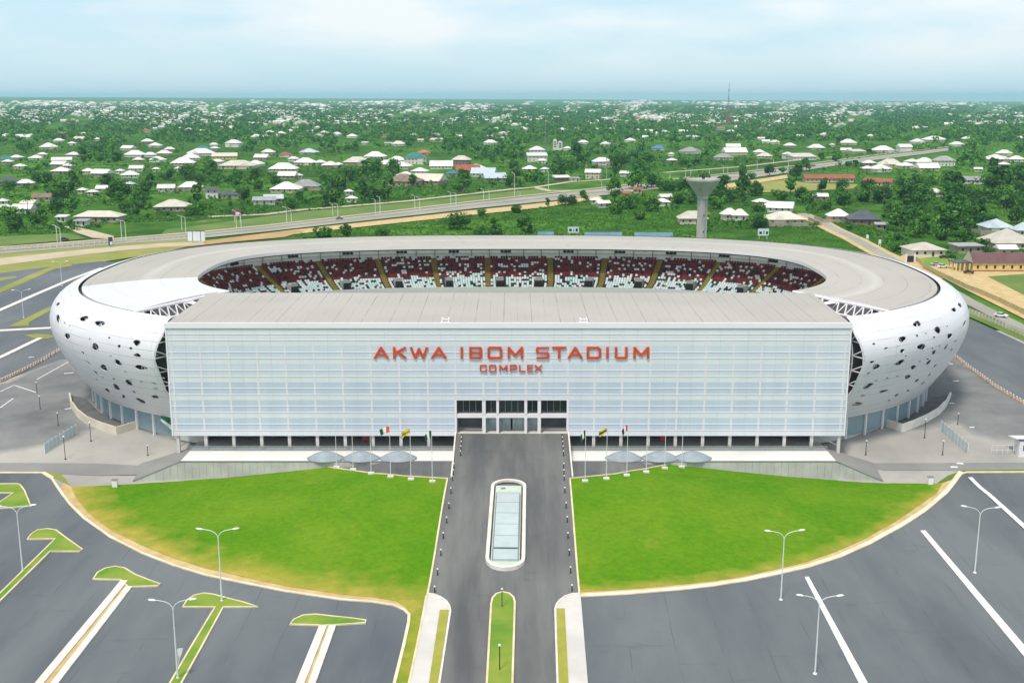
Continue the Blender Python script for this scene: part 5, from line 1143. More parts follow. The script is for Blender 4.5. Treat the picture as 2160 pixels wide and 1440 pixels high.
for pts, lab in (([(0, 826), (30, 812), (78, 828)], 'thin painted line bending on the left apron'), ([(78, 800), (110, 782), (150, 760)], 'thin painted line running towards the left flank'), ([(0, 860), (28, 840)], 'short painted line at the left edge of the apron')):
    strip('lane_marking', pts, .3, .015, M_paint, lab, .02, cat='road marking')
for pts, lab in (([(1995, 765), (2010, 768)], 'white dash on the right apron near the flank'), ([(2010, 804), (2022, 803)], 'white dash right of the sunken ramp'), ([(2003, 850), (2013, 851)], 'white dash beside the right curved wall'), ([(2045, 901), (2055, 901)], 'white dash on the open right apron'), ([(136, 749), (150, 745)], 'white dash near the left flank'), ([(135, 788), (155, 786)], 'white dash left of the glass base'), ([(60, 754), (72, 753)], 'white dash beside the row of blocks at left'), ([(137, 863), (150, 861)], 'white dash by the left curved wall'), ([(2005, 985), (2020, 985)], 'white dash on the right service road'), ([(2018, 977), (2032, 978)], 'second white dash on the right service road')):
    strip('lane_marking', pts, .5, .02, M_paint, lab, .07, cat='road marking')

# ------------------------------------------------------------------ behind the stadium: tower, masts, hoardings, walls
T = Vector((at(1480, 535).x, 520, 0)); T.z = G(T.x, T.y); k_ = (520 * CP + 60 * SP) / FPX
cxt = (1480 - 1080) * k_; T.x = cxt
tw = thing('water_tower', T, 'tall concrete water tower with a flaring funnel top behind the roof', 'water tower')
M_twr = mat('weathered_tower_concrete', (.34, .31, .305), (.50, .465, .46), .25, rough=.9, detail=7, stretch=(1, 1, .3))
b = MB(); b.cbox(T, 3.4, 3.4, 26.2, .35); b.build('shaft', M_twr, tw, T)
b = MB(); q = [(2.5, 25.6), (2.7, 26.8), (7.9, 33.9), (7.9, 34.7), (7.5, 34.7), (7.3, 34.2)]; b.lathe(q, 10, T); b.build('tank', M_twr, tw, T)
b = MB(); ca, sa = math.cos(.35), math.sin(.35); b.cbox((T.x + .7 * ca + 1.72 * sa, T.y + .7 * sa - 1.72 * ca, T.z + .5), .5, .12, 25.4, .35); b.build('service_duct', mat('darker_tower_concrete', (.30, .30, .29), rough=.9), tw, T)
for h in (4.5, 10, 17.5): b = MB(); b.cbox((T.x + .0 * ca + 1.73 * sa, T.y + .0 * sa - 1.73 * ca, T.z + h), .5, .1, .9, .35); b.build('window', M_black, tw, T)
b = MB(); b.cbox((T.x, T.y, T.z + 34.6), 1.2, 1.2, 1.6); b.tube((T.x, T.y, T.z + 36), (T.x, T.y, T.z + 38), .06, n=4); b.build('antenna', M_dark, tw, T)

def lattice(name, px, d, h, wb, lab, mats_, thin=.12):
    x = (px - 1080) * (d * CP + 70 * SP) / FPX; g = Vector((x, d, G(x, d))); t = thing(name, g, lab, 'mast'); n = 8
    for part, (z0, z1), m in (('lower_frame', (0, h * .32), mats_[0]), ('upper_frame', (h * .32, h * .72), mats_[1])):
        b = MB()
        for i in range(n):
            a, c = z0 + (z1 - z0) * i / n, z0 + (z1 - z0) * (i + 1) / n; wa, wc = [max(.35, wb * (1 - q / (h * .75))) for q in (a, c)]
            for k in range(4):
                ca_, sa_ = ((-1, -1), (1, -1), (1, 1), (-1, 1))[k]; cb, sb = ((1, -1), (1, 1), (-1, 1), (-1, -1))[k]
                A = g + Vector((ca_ * wa / 2, sa_ * wa / 2, a)); B_ = g + Vector((ca_ * wc / 2, sa_ * wc / 2, c)); C2 = g + Vector((cb * wc / 2, sb * wc / 2, c)); b.tube(A, B_, thin * 1.5, n=4); b.tube(A, C2, thin, n=4); b.tube(B_, C2, thin, n=4)
        b.build(part, m, t, g)
    b = MB(); b.tube(g + Vector((0, 0, h * .72)), g + Vector((0, 0, h)), thin * 2.2, thin, n=5); b.lathe([(thin * 5, h * .78), (thin * 5, h * .82)], 6, g); b.build('aerial', M_metal, t, g)
M_mred = mat('red_mast_paint', (.35, .09, .08), rough=.6); M_mgr = mat('grey_mast_steel', (.22, .23, .25), rough=.5)
lattice('radio_mast', 1535, 3000, 110, 9, 'tall red and grey lattice radio mast far off on the horizon', (M_mred, M_mgr), .34)
lattice('radio_mast', 1687, 3600, 64, 5, 'short lattice mast on the horizon right of the tall one', (M_mgr, M_mgr), .26)
lattice('radio_mast', 1150, 1500, 46, 4, 'slender lattice mast rising from the houses behind the roof centre', (M_mgr, M_mgr), .12)

def board(name, px, py, w_px, h_px, lift, lab, cat, face, trim, marks=None, rz=0.0, ang=0):
    g = at(px, py); k = (g.y * CP + HC * SP) / FPX; W, H, Lf = w_px * k, h_px * k, lift * k; t = thing(name, g, lab, cat, None, rz)
    b = MB(); b.box(-W / 2, W / 2, -.12, .12, Lf, Lf + H); b.build('panel', face, t)
    b = MB(); b.box(-W / 2 - .08, W / 2 + .08, -.18, .18, Lf + H, Lf + H + .22); b.build('top_rail', trim, t)
    for s in (-.35, .35): b = MB(); b.cbox((s * W, .2, -.3), .22, .22, Lf + H * .9 + .3); b.build('post', M_galv, t)
    for (u, v, w_, h_, m) in marks or []: b = MB(); b.box((u - w_ / 2) * W, (u + w_ / 2) * W, -.15, -.125, Lf + (v - h_ / 2) * H, Lf + (v + h_ / 2) * H); b.build('printed_patch', m, t)
    return t
M_bb = mat('white_board_face', (.74, .77, .84), rough=.5)
board('billboard', 415, 513, 36, 20, 5, 'large blank white double billboard by the highway left of the roof', 'billboard', M_bb, M_dark, [(-.22, .5, .03, 1, M_dark), (.25, .5, .03, 1, M_dark)])
M_bl = mat('pale_blue_board', (.60, .72, .76), rough=.5)
board('billboard', 1209.5, 497, 23, 13, 6, 'small white board with dark pictures behind the middle of the roof', 'billboard', M_bl, mat('green_trim', (.04, .16, .14), rough=.6), [(-.27, .45, .25, .4, M_dark), (.02, .4, .1, .5, M_metal), (.3, .45, .2, .5, M_dark)])
board('billboard', 1609.5, 503, 23, 15, 6, 'small pale board with dark pictures right of the water tower', 'billboard', M_bl, mat('green_trim', (.04, .16, .14)), [(-.25, .4, .25, .35, M_dark), (.05, .5, .12, .5, M_metal), (.33, .4, .2, .4, M_dark)])
board('billboard', 501, 470, 17, 11, 16, 'small purple and red roadside billboard on tall posts', 'billboard', mat('purple_board', (.26, .03, .09), rough=.5), M_mred, [(.1, .35, .4, .5, M_bb)])
board('billboard', 234, 521, 9, 17, 3, 'narrow dark and white sign leaning beside the highway at left', 'sign', mat('dark_sign_face', (.05, .06, .08), rough=.5), M_dark, [(.1, .3, .6, .4, M_bb)], .7)
board('roadside_sign', 1829, 512, 5, 7, 9, 'small white roadside sign in front of the slate-roofed house', 'sign', M_white, M_galv); board('roadside_sign', 1855, 523, 5, 8, 9, 'small white roadside sign nearer the roof on the right', 'sign', M_white, M_galv)
M_hoard = mat('sky_blue_hoarding', (.22, .40, .56), (.30, .48, .62), .2, rough=.6)
for a, c, y, lab in ((1134, 1168, 497, 'short sky blue hoarding behind the roof, left of the small board'), (1233, 1312, 498, 'long sky blue hoarding behind the roof centre'), (1338, 1419, 498.5, 'long sky blue hoarding left of the water tower')):
    A, C_ = at(a, y + 3), at(c, y + 3); g = (A + C_) / 2; t = thing('hoarding', g, lab, 'hoarding'); b = MB(); b.box(A.x, C_.x, g.y - .06, g.y + .06, g.z, g.z + 2.9); b.build('sheet', M_hoard, t, g); b = MB(); b.box(A.x, C_.x, g.y - .1, g.y + .1, g.z + 2.9, g.z + 3.1); b.build('top_rail', mat('dark_teal_trim', (.05, .16, .18), rough=.6), t, g)

# highway lamps
hl = thing('highway_lamp', (0, 0, 0), 'x', 'street lamp', 'pale lamps along the highway'); b = MB(); b.tube((0, 0, 0), (0, 0, 9.6), .2, .13, 6); b.build('pole', M_galv, hl); b = MB(); b.tube((0, 0, 9.5), (-1.4, 0, 10.2), .1, n=5); b.cbox((-1.7, 0, 10.1), .95, .35, .2); b.build('lamp_arm', M_galv, hl)
HLP = [(121, 475, 510), (129, 479, 517), (257, 464, 505), (266, 466, 507), (384, 455, 486), (392, 457, 490), (499, 444, 481), (509, 449, 481), (605, 437, 470), (615, 440, 470), (702, 429, 455), (713, 430, 457), (792, 420, 451), (802, 415, 451), (875, 412, 442), (885, 416, 442), (951, 405, 434), (962, 407, 435), (1020, 399, 425), (1032, 401, 421), (1085, 365, 417), (1097, 404, 415), (1157, 362, 401), (1269, 382, 394), (1279, 355, 377), (1413, 365, 377), (1446, 356, 374), (1457, 357, 372), (1496, 357, 367), (1526, 350, 365), (1535, 351, 365), (1564, 346, 362), (1597, 341, 357), (1631, 335, 354), (1663, 334, 351), (1692, 337, 346)]
ORD = ['first', 'second', 'third', 'fourth', 'fifth', 'sixth', 'seventh', 'eighth', 'ninth', 'tenth', 'eleventh', 'twelfth', 'thirteenth', 'fourteenth', 'fifteenth', 'sixteenth', 'seventeenth', 'eighteenth', 'nineteenth', 'twentieth']
for i, (x, yt, yb) in enumerate(HLP):
    g = at(x, yb); k = (g.y * CP + HC * SP) / FPX; s = (yb - yt) * k / 10.2 * 1.02
    lab = 'pale highway lamp, %s along the highway from the left edge' % ORD[i] if i < 20 else 'pale highway lamp, %s along the highway back from its right end' % ORD[len(HLP) - 1 - i]
    if i == 0: hl.location = g; hl.scale = (1, 1, s); hl['label'] = lab
    else: dup(hl, g, 0, lab, scale=(1, 1, s))

# balustrade, walls and fences along the roads behind
def rail_run(name, pts, h, lab, cat, m, step=2.6, topw=.35, solid=0.0):
    W2 = resample([at(*p) for p in pts], step); c = W2[len(W2) // 2]; t = thing(name, c, lab, cat); b = MB()
    for p in W2: b.cbox((p.x, p.y, G(p.x, p.y) - .2), .55, .4, h + .2)
    b.build('posts', m, t, c)['kind'] = 'stuff'
    b = MB(); A = [(p.x, p.y - topw / 2, G(p.x, p.y) + h) for p in W2]; B_ = [(p.x, p.y + topw / 2, G(p.x, p.y) + h) for p in W2]; up = lambda L_, q: [(x, y, z + q) for x, y, z in L_]
    b.ribbon(up(A, .25), up(B_, .25)); b.ribbon(A, up(A, .25)); b.ribbon(up(B_, .25), B_); b.f = [f[::-1] for f in b.f]; b.build('top_rail', m, t, c)
    if solid:
        b = MB(); A0 = [(p.x, p.y, G(p.x, p.y) - .2) for p in W2]; b.ribbon([(x, y, z + .2 + solid) for x, y, z in A0], A0); b.build('panel', m, t, c)
rail_run('balustrade', [(-60, 533), (0, 528), (120, 522), (232, 512)], 1.7, 'cream concrete balustrade along the highway at the left edge', 'balustrade', M_cream)
rail_run('balustrade', [(268, 513), (330, 506), (400, 500)], .9, 'low cream balustrade along the highway left of the white billboard', 'balustrade', M_cream)
rail_run('concrete_fence', [(2044, 661), (2100, 683), (2160, 709), (2260, 752)], 1.6, 'pale concrete fence along the road on the right', 'fence', mat('pale_fence_concrete', (.60, .57, .47), (.48, .45, .36), .4, rough=.9), 2.2, .3, 1.2)
rail_run('boundary_wall', [(1928, 545), (1950, 565), (2000, 590), (2039, 609), (2068, 620), (2114, 640), (2152, 659), (2240, 700)], 1.5, 'weathered yellow boundary wall along the sandy yard', 'wall', mat('weathered_yellow_wall', (.55, .44, .18), (.40, .36, .24), .3, rough=.9), 3.5, .4, 1.5)

# cars
def make_car():
    t = thing('car', (0, 0, 0), 'x', 'car'); b = MB()
    P = [(-2.1, .35), (-2.1, .8), (-1.95, .95), (-1.0, 1.0), (-.4, 1.0), (1.1, 1.0), (2.0, .9), (2.12, .65), (2.12, .35)]
    b.v = [(x, -.85, z) for x, z in P] + [(x, .85, z) for x, z in P]; n = len(P); b.f = [(i, i + 1, n + i + 1, n + i) for i in range(n - 1)] + [tuple(range(n)), tuple(range(2 * n - 1, n - 1, -1)), (n - 1, 0, n, 2 * n - 1)]; b.m = [0] * len(b.f); body = b
    b = MB(); r = [(-1.3, .98, .78), (1.0, .98, .78), (-.85, 1.47, .62), (.35, 1.47, .62)]
    b.add([(r[0][0], -r[0][2], .98), (r[1][0], -r[1][2], .98), (r[1][0], r[1][2], .98), (r[0][0], r[0][2], .98), (r[2][0], -.62, 1.44), (r[3][0], -.62, 1.44), (r[3][0], .62, 1.44), (r[2][0], .62, 1.44)], [(0, 1, 5, 4), (1, 2, 6, 5), (2, 3, 7, 6), (3, 0, 4, 7)]); glass = b
    return t, body, glass
car_m = {'white': mat('white_car_paint', (.78, .78, .78), rough=.3), 'silver': mat('silver_car_paint', (.45, .47, .48), rough=.3), 'dark': mat('dark_car_paint', (.03, .035, .05), rough=.3), 'purple': mat('purple_car_paint', (.20, .08, .26), rough=.4)}
M_tyre = mat('tyre_rubber', (.02, .02, .02), rough=.9)
for (px, py, rz, col, lab) in ((2111, 669, -.75, 'white', 'white saloon car driving on the road round the right flank'), (1974, 560, .1, 'silver', 'silver car parked left of the pair by the yellow wall'), (1988, 565, .15, 'white', 'white car parked beside the silver car by the yellow wall'), (1991, 545, -.3, 'dark', 'dark car parked in front of the white arched house'), (2043, 577, -.4, 'dark', 'dark car parked by the porch of the yellow school'), (716, 463, .25, 'purple', 'purple and dark vehicle on the highway behind the stands'), (136, 507, .1, 'dark', 'dark car on the highway at the left edge'), (1716, 351, .3, 'dark', 'tiny dark car on the far end of the highway')):
    t, body, glass = make_car(); g = at(px, py); t.location = g + Vector((0, 0, .12)); t.rotation_euler = (0, 0, rz); t.scale = (1.05,) * 3 if px < 1000 else (1,) * 3; t['label'] = lab
    body.build('body', car_m[col], t); glass.build('windows', M_glassd, t); b = MB(); b.box(-.85, .35, -.62, .62, 1.44, 1.5); b.build('roof', car_m[col], t)
    for x in (-1.3, 1.35):
        for y in (-.82, .82): b = MB(); b.tube((x, y - .1, .32), (x, y + .1, .32), .32, n=10); b.build('wheel', M_tyre, t)

# ------------------------------------------------------------------ houses of the town
ROOF = {'w': ('white zinc', mat('white_zinc_roof', (.60, .585, .55), (.74, .73, .70), .25, rough=.5, detail=5, rnd=.10)), 'c': ('cream grey', mat('cream_zinc_roof', (.50, .46, .39), (.60, .56, .49), .25, rough=.6, detail=5, rnd=.12)),
 'g': ('grey', mat('grey_zinc_roof', (.24, .24, .24), (.36, .36, .36), .3, rough=.6, rnd=.15)), 't': ('teal', mat('teal_roof_sheet', (.02, .15, .14), (.035, .19, .17), .3, rough=.5)), 'n': ('dark slate', mat('dark_slate_roof', (.055, .065, .085), (.085, .095, .115), .3, rough=.6)),
 'r': ('rust red', mat('rust_red_roof', (.26, .075, .04), (.33, .11, .06), .3, rough=.7)), 'b': ('brown rusty', mat('brown_rusty_roof', (.17, .115, .08), (.26, .19, .14), .3, rough=.8)), 'l': ('pale blue', mat('pale_blue_roof', (.42, .50, .56), (.50, .57, .62), .3, rough=.5)),
 'm': ('maroon', mat('maroon_roof_sheet', (.12, .05, .055), (.16, .075, .075), .3, rough=.6)), 'u': ('bright blue', mat('bright_blue_roof', (.05, .16, .42), (.07, .2, .46), .3, rough=.5)), 'o': ('orange red', mat('orange_tile_roof', (.42, .12, .05), (.5, .17, .08), .3, rough=.7))}
WALL = {'w': mat('whitewashed_wall', (.60, .58, .53), (.70, .68, .63), .4, rough=.85), 'c': mat('cream_wall', (.52, .45, .32), (.60, .53, .40), .4, rough=.85), 'b': mat('bare_block_wall', (.30, .25, .18), (.40, .34, .26), .5, rough=.95), 'y': mat('yellow_wall', (.66, .50, .20), (.70, .56, .26), .4, rough=.85), 'p': mat('brown_wall', (.20, .14, .11), (.25, .18, .15), .4, rough=.9)}
M_win = mat('dark_window_glass', (.03, .035, .04), rough=.3)
def roof_mesh(kind, W, D, rise, eave, z, b):
    x, y = W / 2 + eave, D / 2 + eave; A = [(-x, -y, z), (x, -y, z), (x, y, z), (-x, y, z)]
    if kind == 'hip':
        r = max(.4, x - y) if x > y else .3; ry = 0 if x >= y else y - x + .3
        b.add(A + [(-r, -ry, z + rise), (r, ry, z + rise)], [(0, 1, 5, 4), (1, 2, 5), (2, 3, 4, 5), (3, 0, 4), (3, 2, 1, 0)])
    elif kind == 'gable':
        b.add(A + [(-x, 0, z + rise), (x, 0, z + rise)], [(0, 1, 5, 4), (1, 2, 5), (2, 3, 4, 5), (3, 0, 4), (3, 2, 1, 0)])
    else:
        b.add(A + [(-x, -y, z + .35), (x, -y, z + .35), (x, y, z + rise * .6), (-x, y, z + rise * .6)], [(3, 2, 1, 0), (4, 5, 6, 7), (0, 1, 5, 4), (1, 2, 6, 5), (2, 3, 7, 6), (3, 0, 4, 7)])
HOUSES = []; HBOX = []
def house(px, py, w_px, roof='w', kind='hip', wall='w', storeys=1, rz=None, label=None, depth=None, detail=None, rise=None, bay=False):
    r = random.Random(int(px * 7 + py * 13)); g = at(px, py); k = (g.y * CP + HC * SP) / FPX; W = max(5.0, w_px * k); D = depth or min(max(W * r.uniform(.6, .85), 5), 22); h = (3.0 if label else 2.5) * storeys + (.3 if storeys > 1 else 0)
    if W > 26 and not label: h = 3.2
    ri = rise or min(max(W * .24, 1.6), 5.6); rz = r.uniform(-.35, .35) if rz is None else rz
    c = g + Vector((0, D / 2 * abs(math.cos(rz)), 0)); c.z = G(c.x, c.y)
    t = thing('house' if not label or 'house' in label else 'building', c, label or '', 'house' if not label or 'house' in label else 'building', None if label else 'houses of the town', rz)
    b = MB(); b.box(-W / 2, W / 2, -D / 2, D / 2, -.5, h); wl = b.build('wall', WALL[wall], t)
    b = MB(); roof_mesh(kind, W, D, ri, .95, h, b)
    if bay or (kind == 'hip' and W > 13 and r.random() < .6):     # a front wing with its own ridge
        u = r.choice((-.26, .26)) * W; w2 = W * .3; y0 = -D / 2 - D * .18; zt = h + ri * .62
        b.add([(u - w2 / 2 - .4, y0, h + .01), (u + w2 / 2 + .4, y0, h + .01), (u + w2 / 2 + .4, 0, h + .01), (u - w2 / 2 - .4, 0, h + .01), (u, y0 + 1.2, zt), (u, 0, zt)], [(0, 1, 4), (1, 2, 5, 4), (3, 0, 4, 5), (2, 3, 5), (3, 2, 1, 0)])
        q = MB(); q.box(u - w2 / 2, u + w2 / 2, y0 + .45, -D / 2 + .02, -.5, h); q.build('porch', WALL[wall], t)
    b.build('roof', ROOF[roof][1], t)
    if (detail if detail is not None else py > 332):
        n = max(2, int(W / 3.6)); 
        for s in range(storeys):
            for i in range(n):
                x = -W / 2 + W * (i + .5) / n; q = MB()
                if s == 0 and i == n // 2: q.box(x - .5, x + .5, -D / 2 - .05, -D / 2, 0, 2.1); q.build('door', M_win, t); continue
                q.box(x - .55, x + .55, -D / 2 - .05, -D / 2, 1.0 + 3 * s, 2.2 + 3 * s); q.build('window', M_win, t)
    HBOX.append((px - w_px * .55, px + w_px * .55, py - (h + ri) / k * .95 - D / k * .28, py - .5)); HOUSES.append((t, px, py, w_px, roof, kind, label, storeys)); return t
L_ = 'label'
house(357, 446, 68, 'c', 'hip', 'b', 1, .15, 'cream hip-roofed house with block walls beside the highway, left of the white billboard', rise=4)
house(204, 468, 92, 'c', 'hip', 'b', 1, -.06, 'long low house with a ragged cream roof beside the dirt side road', depth=12, rise=3)
house(875, 346, 46, 't', 'hip', 'w', 2, 0, 'two-storey white house with a broad teal roof in the middle of the town')
house(497, 356, 74, 'c', 'hip', 'c', 1, 0, 'very wide cream roof of a large house left of the teal-roofed houses', depth=22, rise=5)
house(1750, 384, 102, 'r', 'gable', 'c', 1, 0, 'long red-roofed school building beyond the olive field', depth=10, rise=3.2)
house(1856, 392, 56, 'r', 'gable', 'c', 1, -.5, 'shorter red-roofed building angled beside the long red school', depth=10, rise=3)
house(1133, 333, 30, 'w', 'hip', 'w', 3, .1, 'white three-storey building left of the twin white towers')
house(1133, 341, 40, 'w', 'shed', 'w', 2, .1, 'white two-storey building right in front of the white three-storey block')
house(1828, 474, 62, 'n', 'hip', 'p', 1, -.1, 'brown house with a dark slate roof beside the sandy road', depth=14, rise=5)
house(1772, 467, 40, 'w', 'hip', 'c', 1, 0, 'white hip-roofed house just left of the dark slate roof', rise=4)
house(1660, 474, 76, 'c', 'hip', 'c', 1, .05, 'cream hip-roofed house right of the small pale board', rise=4, depth=16)
house(1463, 472, 58, 'c', 'hip', 'c', 1, 0, 'pinkish white hip-roofed house standing behind the water tower', rise=4)
house(1540, 463, 30, 'w', 'hip', 'w', 1, .2, 'white-roofed house right of the water tower, left of a joined pair', rise=3.6); house(1562, 465, 30, 'w', 'hip', 'w', 1, -.1, 'white-roofed house right of the water tower, right of a joined pair', rise=3.6)
house(2112, 492, 54, 'l', 'hip', 'w', 1, -.05, 'pale blue hip-roofed house among trees at the right', rise=4, depth=15); house(2166, 498, 40, 'l', 'hip', 'w', 1, 0, 'pale blue roof cut off by the right edge', rise=4)
house(2138, 526, 84, 'c', 'hip', 'c', 1, .05, 'large pale beige roof of a house behind the yellow school', rise=6, depth=18)
house(2045, 533, 52, 'g', 'shed', 'b', 1, .1, 'low grey-roofed shed left of the yellow school', rise=1); house(2126, 539, 34, 'w', 'gable', 'c', 1, 0, 'small white roof peeping over the yellow school')
# white arched house
wh = house(1957, 541, 70, 'c', 'hip', 'w', 1, .08, 'white house with arched dark windows and a pale roof near the right flank', depth=13, rise=2.8, detail=True)
g = at(1913, 553); t = thing('gate', g, 'dark grey gate between white pillars left of the arched house', 'gate'); b = MB(); b.cbox((g.x + 1.4, g.y, g.z), 3.0, .15, 2.8); b.build('gate_leaf', M_dark, t, g)
for s in (-.5, 3.3): b = MB(); b.cbox((g.x + s, g.y, g.z), .7, .7, 3.6); b.build('pillar', M_white, t, g)
# yellow school with maroon roof
g = at(2052, 572); k_ = (g.y * CP + HC * SP) / FPX; L0 = 0; L1 = 58.0; sc = thing('school_building', g, 'long yellow school building with a maroon roof and columned porch at the right edge', 'building'); D = 10.0; h = 3.6
b = MB(); b.box(0, L1, 0, D, -.4, h); b.add([(0, 0, h), (0, D, h), (0, D / 2, h + 3.6), (-.05, 0, h)], [(0, 1, 2)]); b.build('wall', WALL['y'], sc)
b = MB(); x0, x1 = -.1, L1 + .5; b.add([(x0, -.7, h - .1), (x1, -.7, h - .1), (x1, D / 2, h + 3.7), (x0, D / 2, h + 3.7), (x1, D + .7, h - .1), (x0, D + .7, h - .1)], [(0, 1, 2, 3), (3, 2, 4, 5), (0, 5, 4, 1)]); b.build('roof', ROOF['m'][1], sc)
b = MB(); b.add([(-.3, -.4, h), (-.3, D + .4, h), (-.3, D / 2, h + 4.3)], [(0, 2, 1)]); b.add([(-.1, -.4, h), (-.1, D + .4, h), (-.1, D / 2, h + 4.3)], [(0, 1, 2)]); b.build('gable_wall', WALL['c'], sc)
b = MB(); b.box(-.2, L1, -.12, 0, -.4, .45); b.build('plinth', mat('red_earth_plinth', (.32, .09, .05), rough=.9), sc)
for i in range(16):
    x = 2.0 + i * 3.6
    if x > L1 - 1: break
    b = MB(); b.box(x - .45, x + .45, -.06, -.005, 1.1, 2.5); b.build('window', M_win, sc); b = MB(); b.box(x + 1.55, x + 1.95, -.18, 0, .45, h - .1); b.build('pilaster', WALL['y'], sc)
b = MB(); b.box(-7.2, -.35, .5, D - .5, h - .35, h); b.build('porch_roof', ROOF['n'][1], sc)
for x, y in ((-6.8, .8), (-5.2, .8), (-3.4, .8), (-1.2, .8), (-6.8, 4.5), (-6.8, D - 1)): b = MB(); b.box(x - .28, x + .28, y - .28, y + .28, -.3, h - .35); b.build('porch_column', WALL['y'], sc)
b = MB(); b.box(-3.0, -.4, 2.5, D - .5, -.3, h - .4); b.build('porch_wall', WALL['y'], sc); HBOX.append((2005, 2400, 530, 575))
# twin white towers
g = at(1176, 317); k_ = (g.y * CP + HC * SP) / FPX
t = thing('twin_towers', g, 'white building of two square towers above the trees behind the roof', 'building')
for x, w_, hh in ((-5.2 * k_, 8 * k_, 21 * k_), (5.6 * k_, 9 * k_, 17 * k_)):
    b = MB(); b.cbox((g.x + x, g.y + 4, g.z), w_, 8, hh); tower = b.build('tower', WALL['w'], t, g); b = MB()
    b.cbox((g.x + x, g.y + 4, g.z + hh), w_ * .5, 4, 2 * k_); b.build('tower_cap', WALL['w'], t, g)
    for j in range(3): b = MB(); b.cbox((g.x + x, g.y - .05, g.z + hh * (.3 + .22 * j)), w_ * .5, .1, 1.6); b.build('window', M_win, t, g)
b = MB(); b.cbox((g.x, g.y + 4, g.z), 4 * k_, 7, 12 * k_); b.build('link_block', WALL['w'], t, g); HBOX.append((1164, 1190, 293, 318))
HL2 = """398 402 46 w hip|348 404 32 w gable|447 418 26 n hip w 2|481 418 35 n hip|172 408 16 w|193 412 18 w|217 405 28 w gable|268 395 22 l|50 393 32 w|14 390 40 n|3 432 14 w|8 446 25 w|60 437 30 c gable|85 424 34 b gable|45 449 38 w gable|129 467 12 w shed|171 476 24 g shed
97 314 34 w|126 343 38 w shed|122 352 28 w gable|125 367 34 w|143 355 20 w|152 331 24 w|72 338 24 w|88 330 16 w|32 337 22 w|9 341 28 t|14 346 18 w|40 356 20 w|150 306 14 w|308 302 24 w|325 311 24 w|268 317 24 w gable|282 331 38 w|315 331 22 w|344 328 28 w|356 319 20 w|330 342 28 w|290 342 20 w|399 338 36 w|382 349 46 w|420 329 56 w|426 319 30 t|450 309 16 w|491 310 30 w hip w 2|452 317 16 w|537 351 30 w|457 346 22 w|183 367 24 w|212 372 36 w gable|285 361 26 w gable|270 375 34 w|252 366 14 w|375 361 14 w|328 362 12 w|470 336 50 c shed y
565 325 24 w|551 337 28 w gable|600 331 24 r|650 326 34 l|618 340 20 w|643 348 40 w|675 348 22 w|695 354 34 w|713 352 16 w|595 362 56 w|605 377 36 w gable|628 376 16 w|642 400 56 g hip c|600 406 58 w hip c|752 349 52 c|790 335 42 w|790 350 38 t|812 352 36 w|837 343 34 w|847 356 36 w|893 327 26 o|885 367 30 w|930 356 46 w gable|973 348 36 c hip p 2|1005 360 32 w|955 372 26 t|985 366 50 r gable p|855 377 34 w|850 391 70 b hip b|905 388 60 c gable b|1020 372 48 l gable|1043 382 44 l gable|575 427 36 l gable|555 431 44 g shed|735 411 14 w|741 426 20 w
1197 317 16 w|1143 344 18 w|1117 362 28 w|1149 362 14 w|1185 381 30 w shed p|1212 383 20 g shed|1252 377 30 w gable c 2|1270 352 36 w hip w 2|1325 372 30 w shed w|1258 430 22 w|1272 437 24 w gable|1321 416 14 r gable|1345 407 16 r gable|1398 434 28 w|1405 423 24 w gable|1607 434 28 w|1458 324 40 g|1552 327 46 w gable|1528 337 36 g|1548 314 28 w gable|1418 343 18 w|1416 329 12 w|1603 325 22 w|1615 334 30 c|1390 317 26 u|1330 300 22 w
1667 311 22 w|1724 316 32 w|1662 335 18 w hip w 2|1695 337 50 c shed|1756 309 10 w|1792 305 34 w|1786 321 20 w gable|1866 321 40 w|1910 319 26 w gable w 2|1810 324 30 c shed|1835 349 24 w|1882 352 46 c|1860 362 38 w|1832 361 22 w|1912 355 28 w|1926 346 24 w|1955 347 38 w|1994 350 40 g hip w 2|1960 360 42 w gable|2122 328 30 w|2105 341 42 w|2148 341 30 w|2065 362 14 w gable|2120 352 20 w|2055 387 46 g shed|1972 414 36 w|1733 422 26 w gable|1650 447 50 w gable|1622 441 20 w|1862 484 22 g shed|1975 299 44 w|2042 296 20 w|2120 296 22 u"""
for ent in HL2.replace('\n', '|').split('|'):
    q = ent.split()
    if len(q) < 4: continue
    house(float(q[0]), float(q[1]), float(q[2]), q[3], q[4] if len(q) > 4 else 'hip', q[5] if len(q) > 5 else 'wcb'[int(float(q[0])) % 3], int(q[6]) if len(q) > 6 else 1)
